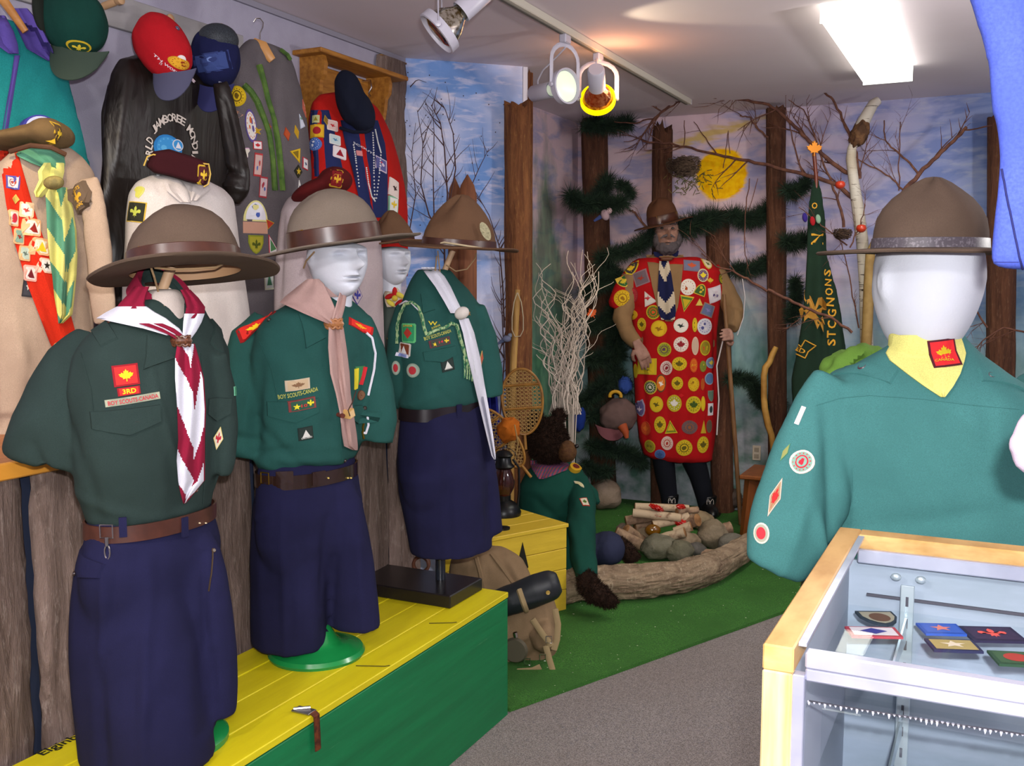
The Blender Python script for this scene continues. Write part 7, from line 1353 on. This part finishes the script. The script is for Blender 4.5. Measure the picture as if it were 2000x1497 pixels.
hat(1296, 436, PM, 58, 116, 48, 13, 'brown campaign hat worn at a tilt by the bearded mannequin', cloth('felt_rust', '5a3a28', '4e3022'), hleather, .5, lean=-3, peak=.7, bandh=.05, curl=.004)
PSf = PM-NRM*.24; t = root('walking_staff', Vector((atv(1447, 1000, PSf).x, atv(1447, 1000, PSf).y, .014)), 'long brown walking staff held in the hand of the bearded mannequin', 'staff'); pts = [atv(x, y, PSf) for x, y in ((1414, 575), (1417, 620), (1422, 680), (1428, 760), (1437, 880), (1447, 1010))]; pts[-1].z = .018; mb = MB(); mb.tube(pts, [.010, .011, .012, .013, .013, .012], 12); obj('shaft', mb, mat('staff_brown', '7a5838', .5, var=(14, '64452a', .4, .6, (3, 3, .4))), t)
mb = MB(); mb.tube([atv(x, y, PSf) for x, y in ((1413, 660), (1400, 715), (1404, 780), (1400, 850))], .004, 6); obj('cord', mb, mat('cord_white', 'c0b8b8', .7), t); mb = MB(); mb.tube([atv(x, y, PSf) for x, y in ((1450, 545), (1455, 580), (1452, 620), (1440, 655))], .0025, 6); obj('cord', mb, mat('cord_white', 'c0b8b8', .7), t)
# ================================================================= bear
PB2 = LAT*.17+NRM*4.66; PB2.z = 0
br = root('plush_bear', (PB2.x, PB2.y, .014), 'dark brown plush bear in a green uniform sitting between yellow crate and campfire', 'plush bear'); fur = mat('bear_fur', '1e140f', .9, spec=.1, var=(60, '32221a', .4, .7)); bgreen = cloth('bear_shirt', '16483c', '123e34')
def furry(name, mb0, n, L_, parent, m, seed=1):
    s = remesh(mb0, .010, 4, wrinkle(PB2, (), .01, 20)); r2 = random.Random(seed); V = []; F = []; co = [Vector(v) for v in s.v]
    cen = sum(co, Vector())/len(co)
    for i in range(n):
        p = co[r2.randrange(len(co))]; d = ((p-cen).normalized()+Vector((r2.gauss(0, .5), r2.gauss(0, .5), r2.gauss(0, .5)-.2))).normalized(); sd = d.cross(Vector((r2.random()-.5, r2.random()-.5, r2.random()-.5))).normalized()*.0018
        b0 = len(V); V += [p+sd, p-sd, p+d*L_*r2.uniform(.4, 1)]; F.append((b0, b0+1, b0+2))
    s.add(V, F); return obj(name, s, m, parent, smooth=False)
mb = MB(); pell(mb, 1070, 862, PB2, 40, 44, .11, 0); pell(mb, 1050, 822, PB2, 14, 16, .04, 0); pell(mb, 1090, 816, PB2, 13, 16, .04, 0, -.05); hb_ = furry('head', mb, 7000, .03, br, fur)
mb = MB(); pell(mb, 1107, 882, PB2, 20, 22, .07, 0, .06, fn=rough(.1, 4)); obj('snout', remesh(mb, .006, 3), mat('snout_tan', '5a3c1e', .85, var=(60, '4a2e18', .4, .6), bump=(200, .6, .004)), hb_, label='tan snout')
mb = MB(); pell(mb, 1126, 872, PB2, 5, 4, .012, 0, .08); obj('nose', mb, boot, hb_)
mb = MB(); sil(mb, PB2, -.6, [(905, 1050, 1116), (920, 1030, 1140), (950, 1014, 1152), (1000, 1014, 1154), (1060, 1020, 1168), (1110, 1030, 1176)], .8, 32, 2.2); arm(mb, PB2, [(1130, 935, 20, .02), (1138, 980, 26, .14), (1136, 1040, 29, .32), (1140, 1090, 26, .48), (1146, 1128, 22, .58)], 16); arm(mb, PB2, [(1140, 950, 16, -.08), (1160, 965, 12, -.06), (1168, 985, 8, 0)], 10)
s = remesh(mb, .009, 7, wrinkle(PB2, [(1040, 960, 1110, 1020, -.01, 8), (1100, 960, 1130, 1110, .01, 8), (1120, 1000, 1150, 1010, -.008, 7), (1060, 1000, 1120, 990, .008, 8)], .008, 8, seed=2)); TBr = bvh(s); bs = obj('shirt', s, bgreen, br)
badge(bs, TBr, 1130, 947, 26, 16, 'arc', ('c8c0a0', 'c8c090', '5a5a40'), None, -12); badge(bs, TBr, 1142, 981, 14, 23, 'rect', ('a83020', 'c8c0a8', '4a6a28'), 'leaf', -8)
badge(bs, TBr, 1122, 917, 22, 22, 'circle', ('c09820', 'b88818', '5a1810'), 'circle', 0, thick=.02); plm = NT('plaid'); w1 = plm.n('ShaderNodeTexWave'); w1.inputs['Scale'].default_value = 22; plm.l(plm.co((1, 1, 1)), w1.inputs[0]); w2 = plm.n('ShaderNodeTexWave', bands_direction='Z'); w2.inputs['Scale'].default_value = 22; plm.l(plm.co((1, 1, 1)), w2.inputs[0]); plm.base(plm.mix(plm.math('MULTIPLY', w1.outputs[1], .8), plm.mix(w2.outputs[1], lin('3a3a6a'), lin('2a4a4a')), lin('9a3440'))); plm.b.inputs['Roughness'].default_value = .9
obj('neckerchief', drape(TBr, PB2, [(900, 1036, 1100), (908, 1036, 1112), (918, 1040, 1108), (930, 1048, 1078), (936, 1052, 1062)], 8, .015, .008), plm.m, br)
mb = MB(); arm(mb, PB2, [(1146, 1122, 20, .57), (1150, 1143, 22, .60), (1163, 1160, 22, .64), (1188, 1172, 17, .66), (1204, 1177, 10, .66)], 14); furry('paw', mb, 2600, .022, br, fur, 3)
mb = MB(); pell(mb, 1188, 1072, PB2, 36, 34, .11, 24, .02); pell(mb, 1150, 1075, PB2, 34, 34, .1, 0, .0); obj('trousers', remesh(mb, .009, 6, wrinkle(PB2, (), .008, 12)), cloth('bear_trousers', '32364e', '2a2e44'), br)
mb = MB(); arm(mb, PB2, [(1205, 1058, 12, .02), (1222, 1075, 17, .03), (1236, 1098, 17, .04)], 12); furry('foot', mb, 1800, .016, br, fur, 5)
# ================================================================= log, boulder, campfire
lg_m = bark('log_bark', '5c4838', 'ac967a', 'c8b89c', 7, (.8, .8, 2.6)); mb = MB(); R = []; cp_ = [(1090, 1150, 30), (1130, 1142, 33), (1190, 1140, 34), (1260, 1139, 34), (1330, 1130, 32), (1390, 1112, 30), (1435, 1086, 26), (1475, 1058, 22), (1520, 1036, 18), (1570, 1015, 14)]
C_ = [onz(x, y, .088-.002*i) for i, (x, y, w) in enumerate(cp_)]; Rr = [w*(p-EYE).dot(NRM)/FP for p, (x, y, w) in zip(C_, cp_)]; NN = 110
for i in range(NN+1):
    t_ = i/NN*(len(C_)-1); j = min(int(t_), len(C_)-2); f = t_-j; f = f*f*(3-2*f)*.5+f*.5; c = C_[j].lerp(C_[j+1], f); r = Rr[j]*(1-f)+Rr[j+1]*f; c.z = r+.016; ax = (C_[j+1]-C_[j]); ax.z = 0; ax.normalize(); s = ax.cross(UP); ring = []
    for q in range(72):
        th = 2*PI*q/72; d = s*math.cos(th)+UP*math.sin(th); rr = r*(1+.06*noise.noise(Vector((math.cos(th)*2, math.sin(th)*2, i*.12)))+.11*noise.noise(Vector((math.cos(th)*10, math.sin(th)*10, i*.3)))-.04*abs(noise.noise(Vector((math.cos(th)*7, math.sin(th)*7, i*.5+4)))))
        ring.append(c+d*rr)
    R.append(ring)
mb.rings(R); t = root('curved_log', C_[3]-UP*C_[3].z+UP*.014, 'big curved bark covered log lying on the grass in front of the campfire', 'log'); obj('bark', mb, lg_m, t)
def stone(x, y, rx, ry, label, z=None, cols=('7a7062', '5c5448'), seed=0, group='stones around the campfire', name='stone', rz=None, D=None, flat=1):
    b = onz(x, y+ry, .012 if z is None else z); P = Vector((b.x, b.y, 0)); k = mpp(P); c = atv(x, y, P, 0)+NRM*(rx*k*.5); mb = MB(); mb.ell(c, (rx*k, rz or rx*k*.8, ry*k), 22, 16, 0, (LAT, NRM, UP), lambda d: 1+.22*noise.noise(d*1.6+Vector((seed*3.1, 0, 0)))+.07*noise.noise(d*5+Vector((0, seed, 0)))); return tag(obj(name, mb, mat('stone_'+cols[0], cols[0], .85, var=(14, cols[1], .4, .65), bump=(60, .6, .01))), label, 'stone', group)
stone(1183, 970, 34, 29, 'large smooth pinkish grey boulder standing behind the bear', cols=('8c7a6a', '7a6858'), seed=1, group=None, name='boulder'); stone(1424, 978, 34, 22, 'rounded boulder in shadow behind the staff foot', cols=('5a4c44', '4a3e38'), seed=2, group=None, name='boulder')
for i, a in enumerate([(1290, 1074, 36, 26, 'wide grey stone at the front left of the campfire'), (1330, 1082, 28, 22, 'rounded stone at the front middle of the campfire touching the log'), (1342, 1062, 28, 20, 'tan stone in the middle of the campfire ring'), (1395, 1048, 32, 28, 'pale stone at the right of the campfire, largest on that side'), (1372, 1020, 26, 18, 'light stone behind the pale stone right of the campfire'), (1432, 1066, 28, 22, 'grey stone at the right end of the campfire ring'), (1258, 1050, 20, 18, 'small tan stone tucked left in the campfire'), (1360, 1078, 22, 15, 'flat dark stone low at the front right of the campfire'), (1222, 1040, 20, 16, 'small dark stone at the left edge of the campfire')]): stone(*a, seed=i*2.3+5, cols=[('6e6a58', '55523f'), ('686450', '524e40'), ('8a7860', '6e5e4a'), ('847660', '6a5e4a'), ('907e62', '70624c'), ('6a665a', '545046'), ('8c7a60', '70604a'), ('5a5650', '46423c'), ('6c5e54', '564a42')][i])
fw_m = mat('firewood_bark', 'a08468', .75, var=(18, '6a5240', .4, .65), bump=(60, .6, .01)); fw_p = mat('birch_peel', 'b8a284', .7, var=(26, '7a6048', .55, .7), bump=(60, .4, .006)); fw_e = mat('firewood_end', '9a7048', .8, var=(40, '7c5634', .4, .6))
PFr = ony(1300, 1050, 4.95); PFr = Vector((PFr.x, 4.95, 0)); kf = mpp(PFr)
for i, (x0, y0, x1, y1, r, dd, pale, lab) in enumerate([(1240, 990, 1345, 994, 8, -.06, 1, 'topmost pale birch stick of the campfire'), (1236, 1002, 1330, 1012, 8.5, .02, 1, 'pale birch stick just below the topmost one'), (1322, 1000, 1362, 996, 7, -.02, 0, 'short stick with a brown end at the top right of the campfire'), (1268, 1012, 1352, 1002, 6, -.1, 1, 'thin stick half hidden at the back of the campfire'), (1222, 1018, 1272, 1010, 10, -.02, 0, 'short dark log at the upper left of the campfire'), (1275, 1026, 1345, 1010, 9, .04, 1, 'sloping split stick in the middle of the campfire'), (1338, 1022, 1363, 1016, 13, .0, 0, 'thick round log end at the right of the campfire'), (1240, 1030, 1300, 1018, 10, -.05, 0, 'brown log in the second row of the campfire'), (1318, 1040, 1350, 1028, 10, .06, 1, 'short pale log end facing front in the campfire'), (1202, 1040, 1262, 1100, 12, .12, 0, 'long log slanting down at the left of the campfire'), (1222, 1034, 1256, 1062, 11, .05, 0, 'stubby log at the left side of the campfire'), (1280, 1056, 1338, 1040, 10, .10, 1, 'pale split log low in the campfire'), (1338, 1048, 1362, 1058, 9, .1, 0, 'short brown log low at the centre right of the campfire'), (1396, 1040, 1428, 1030, 12, -.02, 0, 'stout log lying by itself right of the campfire'), (1330, 1092, 1420, 1084, 9, .2, 0, 'thin bark stick lying along the big curved log'), (1192, 1058, 1225, 1050, 7, .04, 1, 'thin pale stick at the left foot of the campfire')]):
    a, b = atv(x0, y0, PFr, dd), atv(x1, y1, PFr, dd+.05*math.sin(i*2.4)); r_ = r*kf; a.z = max(a.z, r_+.015); b.z = max(b.z, r_+.015); ax = (b-a).normalized(); t = root('firewood', ((a+b)/2), lab, 'firewood', 'firewood logs of the campfire'); n = 7; mb = MB(); P_ = [a.lerp(b, q/n) for q in range(n+1)]
    mb.tube(P_, [r_*(1+.1*noise.noise(Vector((i, q*.9, 0)))) for q in range(n+1)], 14, cap=False); obj('bark', mb, fw_p if pale else fw_m, t)
    for e, d in ((a, -ax), (b, ax)): obj('cut_end', MB().lathe(e, [(r_*.98, -.001), (r_*.8, .002), (.001, .002)], 14, 0, d.to_track_quat('Z', 'Y').to_matrix(), False), fw_e, t)
redc = mat('cellophane_red', 'b01810', .25, spec=.6)
t = root('paper_flames', atv(1300, 1030, PFr)-UP*.02, 'crumpled red cellophane showing between the campfire logs', 'fake flames')
for x, y, rx, ry, r in ((1282, 992, 14, 5, -20), (1288, 1008, 20, 6, -8), (1328, 1020, 18, 8, -20), (1322, 1052, 9, 9, 20), (1330, 990, 9, 4, 0)): mb = MB(); pell(mb, x, y, PFr, rx, ry, .03, r, .03, fn=rough(.5, 5, x)); obj('cellophane', mb, redc, t, smooth=False)
mb = MB(); pell(mb, 1275, 1036, PFr, 16, 12, .03, 0, .06); obj('amber_lamp', mb, mat('amber_glass', '6a4408', .08, spec=.8), t)
# ================================================================= stool, crooked stick
PSt2 = onz(1455, 1052, 0); u_ = Vector((1, 0, 0)); v_ = Vector((0, 1, 0)); st_m = mat('stool_wood', '8a4e22', .4, spec=.4, var=(8, '6c3a18', .3, .7, (5, 5, .6))); zt = atv(1458, 926, PSt2).z
t = root('wooden_stool', (PSt2.x+.14, PSt2.y+.1, .014), 'small reddish wooden stool with slanted legs beside the teal shirt', 'stool'); mb = MB(); mb.box((PSt2.x+.17, PSt2.y+.13, zt-.012), (.40, .36, .024), bev=.006); obj('seat', mb, st_m, t, smooth=False)
mb = MB(); mb.box((PSt2.x+.17, PSt2.y-.0+.02, zt-.07), (.32, .018, .09)); obj('apron', mb, st_m, t, smooth=False); mb = MB(); mb.box((PSt2.x+.17, PSt2.y+.26, zt-.07), (.32, .018, .09)); obj('apron', mb, st_m, t, smooth=False)
for sx, sy in ((0, 0), (1, 0), (0, 1), (1, 1)):
    a = Vector((PSt2.x+.02+.3*sx, PSt2.y+.02+.24*sy, zt-.024)); b = Vector((PSt2.x-.005+.35*sx, PSt2.y-.01+.3*sy, .014)); mb = MB(); mb.tube([a, b], [.034, .022], 4, flat=1); obj('leg', mb, st_m, t, smooth=False)
PCs = PSt2+v_*.32+u_*.06; t = root('crooked_stick', Vector((atv(1510, 960, PCs).x, PCs.y, .014)), 'crooked peeled yellow stick standing behind the small stool', 'stick'); pk = [(1516, 678, 5), (1509, 692, 6), (1503, 708, 6), (1495, 718, 6.5), (1492, 735, 6), (1492, 775, 6), (1494, 800, 6.5), (1500, 830, 6.5), (1507, 850, 6), (1511, 880, 6), (1511, 925, 6), (1512, 1000, 6)]
mb = MB(); pts = [atv(x, y, PCs) for x, y, w in pk]; pts[-1].z = .02; mb.tube(pts, [w*mpp(PCs) for _, _, w in pk], 12); obj('shaft', mb, mat('peeled_yellow', 'b88c44', .55, var=(10, '94682c', .4, .65), bump=(30, .3, .006)), t)
# ================================================================= lantern on the crate
LPt = onz(984, 1006, ZK+.016); t = root('oil_lantern', (LPt.x, LPt.y, ZK+.016), 'black hurricane oil lantern standing on the yellow crate', 'lantern'); ir = mat('lantern_black', '16181a', .35, metal=.5, spec=.5); kk = (LPt-EYE).dot(NRM)/FP; Z = lambda y: (1006-y)*kk
obj('fuel_tank', MB().lathe(LPt, [(.001, 0), (34*kk, 0), (35*kk, 6*kk), (30*kk, 18*kk), (24*kk, 24*kk), (14*kk, 30*kk), (14*kk, 40*kk), (.001, 40*kk)], 32), ir, t)
gg = NT('lantern_glass'); gg.b.inputs['Transmission Weight'].default_value = .85; gg.b.inputs['Roughness'].default_value = .04; gg.base(lin('6a3a34')); obj('glass_globe', MB().lathe(LPt+UP*40*kk, [(13*kk, 0), (20*kk, 14*kk), (22*kk, 26*kk), (18*kk, 42*kk), (12*kk, 56*kk)], 28, cap0=False, cap1=False), gg.m, t)
obj('burner', MB().lathe(LPt+UP*40*kk, [(8*kk, 0), (8*kk, 8*kk), (3*kk, 14*kk), (.001, 14*kk)], 16), brass, t); obj('chimney', MB().lathe(LPt+UP*94*kk, [(.001, 0), (17*kk, 0), (22*kk, 4*kk), (16*kk, 10*kk), (14*kk, 22*kk), (19*kk, 26*kk), (12*kk, 34*kk), (.001, 38*kk)], 28), ir, t)
for s_ in (-1, 1): mb = MB(); mb.tube([LPt+LAT*s_*28*kk+UP*18*kk, LPt+LAT*s_*31*kk+UP*50*kk, LPt+LAT*s_*30*kk+UP*95*kk, LPt+LAT*s_*18*kk+UP*112*kk], .005, 8); obj('side_tube', mb, ir, t)
mb = MB(); mb.tube([LPt+LAT*(26*kk*math.cos(a))+UP*(112*kk+24*kk*math.sin(a)) for a in np.linspace(0, PI, 12)], .0016, 6); obj('bail_handle', mb, ir, t)
t = root('black_lid', onz(985, 1036, ZK+.016), 'small round black lid lying on the yellow crate in front of the lantern', 'lid'); obj('disc', MB().lathe(onz(982, 1034, ZK+.016), [(.001, 0), (.03, 0), (.03, .008), (.012, .012), (.001, .012)], 24), ir, t)
# blue cloth strip hanging by the lantern
PSn = PP0-NRM*.22; t = root('blue_cloth', atv(975, 905, PSn), 'royal blue cloth hanging between the white scarf and the snowshoe', 'cloth'); obj('cloth_body', drape(None, PSn+LAT*-.0, [(720, 950, 962), (780, 952, 972), (850, 955, 978), (900, 962, 981)], 5, 0, .012, None, .02), cloth('cloth_blue', '22287a'), t)
# snowshoes
ash = mat('ash_wood', '9a6c28', .45, spec=.4, var=(12, '7a5018', .4, .6)); lace = mat('rawhide', 'a0804c', .6); 
def snowshoe(cx, cy, rx, ry, rot, P, label, tail=60, dd=0, lean=.0):
    t = root('snowshoe', atv(cx, cy+ry, P, dd), label, 'snowshoe', 'snowshoes leaning by the orange post'); a = math.radians(rot); k = mpp(P, dd); c = atv(cx, cy, P, dd); ux = LAT*math.cos(a)+UP*math.sin(a); uy = UP*math.cos(a)-LAT*math.sin(a); o = lambda u, v: c+ux*u*k+uy*v*k
    out = [(rx*math.cos(q), ry*math.sin(q)*(1 if math.sin(q) > 0 else 1.25)) for q in np.linspace(0, 2*PI, 41)]; mb = MB(); mb.tube([o(*p) for p in out], 2.6*k, 8); mb.tube([o(0, -ry*1.25), o(0, -ry*1.25-tail*.5)], 3*k, 8); obj('frame', mb, ash, t)
    for v in (.45, -.35): w = rx*math.sqrt(1-v*v)*.98; obj('crossbar', MB().tube([o(-w, v*ry), o(w, v*ry)], 2.6*k, 8), ash, t)
    mb = MB(); rr = random.Random(int(cx)); inside = lambda u, v: (u/rx)**2+(v/(ry*(1 if v > 0 else 1.25)))**2 < .97
    for i in range(-14, 15):
        for sl in (.9, -.9, 0):
            p = []; 
            for q in range(-60, 61):
                u = q/60*rx*1.0; v = i*ry*.13+sl*u if sl else None
                if sl == 0: u, v = q/60*rx, i*ry*.13
                if inside(u, v): p.append((u, v))
            if len(p) > 4: mb.tube([o(*p[0]), o(*p[-1])], .7*k, 4)
    x = obj('lacing', mb, lace, t); x['kind'] = 'stuff'; return t
snowshoe(1020, 778, 40, 58, 4, PSn, 'upright wooden snowshoe with rawhide lacing in front of the orange post', dd=.0); snowshoe(972, 850, 30, 62, 38, PSn, 'second wooden snowshoe slanting behind the white scarf of the farthest form', dd=.06)
t = root('orange_pouch', atv(995, 870, PSn, .1), 'bright orange cloth pouch tied to the snowshoes', 'pouch'); mb = MB(); pell(mb, 994, 840, PSn, 22, 24, .05, -20, .1, fn=rough(.25, 2.5, 3)); obj('pouch_body', mb, cloth('orange_cloth', 'b8641c', 'a0541a'), t); mb = MB(); mb.tube([atv(1005, 830, PSn, .16), atv(1012, 865, PSn, .16), atv(1006, 900, PSn, .14)], .003, 5); obj('tie_cord', mb, lace, t)
# ================================================================= rucksack
PR2 = onz(1030, 1305, 0)+NRM*.12; PR2.z = 0; kh = cloth('canvas_khaki', '8c7458', '786248', weave=500); t = root('rucksack', (PR2.x, PR2.y, .0), 'khaki canvas rucksack with a black bedroll standing behind the end of the chest', 'rucksack')
mb = MB(); sil(mb, PR2, -PI/2+YAW, [(1150, 950, 1075), (1190, 930, 1086), (1240, 930, 1090), (1280, 935, 1086), (1306, 945, 1078)], .62, 36, 2.8); pell(mb, 1062, 1245, PR2, 26, 34, .07, 0, .08); s = remesh(mb, .008, 5, wrinkle(PR2, [(1000, 1240, 1060, 1210, .012, 8), (1040, 1200, 1075, 1280, -.01, 8), (1060, 1160, 1075, 1240, .008, 6), (1000, 1290, 1060, 1250, -.01, 8)], .012, 9)); TRk = bvh(s); rk = obj('sack', s, kh, t)
mb = MB(); sil(mb, PR2+NRM*.03, -PI/2+YAW, [(1072, 930, 985), (1080, 900, 1008), (1095, 882, 1024), (1120, 878, 1036), (1150, 884, 1042), (1168, 925, 1036)], .6, 36, 2.3); s = remesh(mb, .008, 6, wrinkle(PR2, [(940, 1085, 950, 1160, .006, 6), (975, 1080, 1020, 1160, -.008, 5), (990, 1080, 1030, 1160, .006, 5)], .010, 9)); TFp = bvh(s); fp = obj('flap', s, kh, t)
seam(fp, TFp, [(930, 1090), (938, 1120), (945, 1160)], 12, kh, 'strap', -.003); seam(fp, TFp, [(960, 1082), (985, 1115), (1010, 1150)], 12, kh, 'strap', -.003)
mb = MB(); arm(mb, PR2, [(960, 1185, 28, .14), (1000, 1172, 31, .15), (1050, 1152, 31, .16), (1080, 1142, 29, .16), (1092, 1138, 20, .16)], 20); s = remesh(mb, .007, 4, wrinkle(PR2, [(1000, 1150, 1080, 1130, .004, 5)], .004, 8)); TBd = bvh(s); bd = obj('bedroll', s, mat('oilcloth_black', '1c2024', .5, spec=.4), t); button(bd, TBd, 1070, 1158, 9, 'a88a40', 'grommet')
seam(bd, TBd, [(1014, 1152), (1020, 1170), (1027, 1190), (1030, 1200)], 13, mat('webbing_tan', '94805c', .85, bump=(300, .4, .002)), 'strap', -.002)
mb = MB(); mb.lathe(atv(1008, 1268, PR2, .2), [(.001, 0), (.04, 0), (.046, .012), (.04, .024), (.001, .024)], 28, 0, (-NRM+LAT*-.25).to_track_quat('Z', 'Y').to_matrix()); cn = obj('canteen', mb, mat('canteen_grey', '5a5444', .6, metal=.3), t); mb = MB(); mb.tube([atv(1008, 1245, PR2, .22), atv(1006, 1236, PR2, .22)], .008, 10); obj('cap', mb, steel, cn)
wb_t = mat('webbing_tan', '94805c', .85)
for P_ in ([(1066, 1262), (1072, 1285), (1080, 1312)], [(1010, 1318), (1040, 1310), (1056, 1303)], [(1040, 1210), (1060, 1240), (1078, 1262)], [(1084, 1190), (1090, 1220), (1088, 1250), (1082, 1270)]): mb = MB(); Q = [atv(x, y, PR2, .17) for x, y in P_]; mb.tube([Vector((q.x, q.y, max(q.z, .006))) for q in Q], .011, 8, flat=.3, flatdir=NRM); obj('strap', mb, wb_t, t)
for x, y in ((1030, 1293), (1060, 1285), (1072, 1250)): c = atv(x, y, PR2, .19); mb = MB(); mb.tube([c+UP*.012-LAT*.01, c+UP*.012+LAT*.01, c-UP*.012+LAT*.01, c-UP*.012-LAT*.01, c+UP*.012-LAT*.01], .002, 6); obj('buckle', mb, steel, t)
c = onz(822, 1124, ZT)+UP*.034; t = root('leather_coil', c-UP*.034, 'brown coiled leather strap standing at the back end of the chest behind the black block', 'strap'); mb = MB(); mb.tube([c+LAT*(.026*math.cos(q))+UP*(.028*math.sin(q))+NRM*.002*q for q in np.linspace(0, 14, 48)], .0055, 8); obj('coil', mb, mat('coil_leather', '5a3424', .5), t)
# pink cap and blue cloths on the corner trunk
PNc = Vector((-2.0, 5.62, 0)); t = root('pink_cap', atv(1208, 850, PNc, .1), 'faded pink and grey cap hanging low on the corner trunk', 'cap'); mb = MB(); pell(mb, 1208, 812, PNc, 38, 34, .09, 10, .08, fn=rough(.14, 3, 1)); obj('crown', remesh(mb, .008, 4), cloth('cap_pinkgrey', '6a5450', '584844'), t); mb = MB(); bill(mb, atv(1196, 838, PNc, .14), LAT, -UP-NRM*.3, -NRM+UP*.3, .10, .07, .02); obj('bill', mb, cloth('cap_pink', '7a4a50'), t); mb = MB(); mb.tube([atv(1215, 832, PNc, .2), atv(1222, 845, PNc, .22), atv(1224, 856, PNc, .22)], [.03, .02, .012], 10); obj('orange_tab', mb, mat('tab_orange', '9a4420', .7), t)
t = root('blue_pouch', atv(1220, 768, PNc, .1), 'small blue cloth pouch pinned above the pink cap', 'pouch'); mb = MB(); pell(mb, 1221, 752, PNc, 14, 17, .04, 8, .06, fn=rough(.2, 3, 2)); obj('pouch_body', mb, cloth('pouch_blue', '34509a'), t)
t = root('blue_pouch', atv(1130, 845, PNc, .2), 'deep blue cloth pouch right of the bear head', 'pouch'); mb = MB(); pell(mb, 1131, 820, PNc, 13, 24, .04, -8, .15, fn=rough(.2, 3, 5)); obj('pouch_body', mb, cloth('pouch_deep', '1c3480'), t)
t = root('yellow_hook_toy', atv(1202, 778, PNc, .15), 'small yellow and black ornament on top of the pink cap', 'ornament'); mb = MB(); mb.tube([atv(1202+11*math.cos(q), 774-9*math.sin(q), PNc, .18) for q in np.linspace(-.3, 3.4, 10)], .010, 8); obj('arch', mb, mat('toy_yellow', 'b88a20', .5), t)
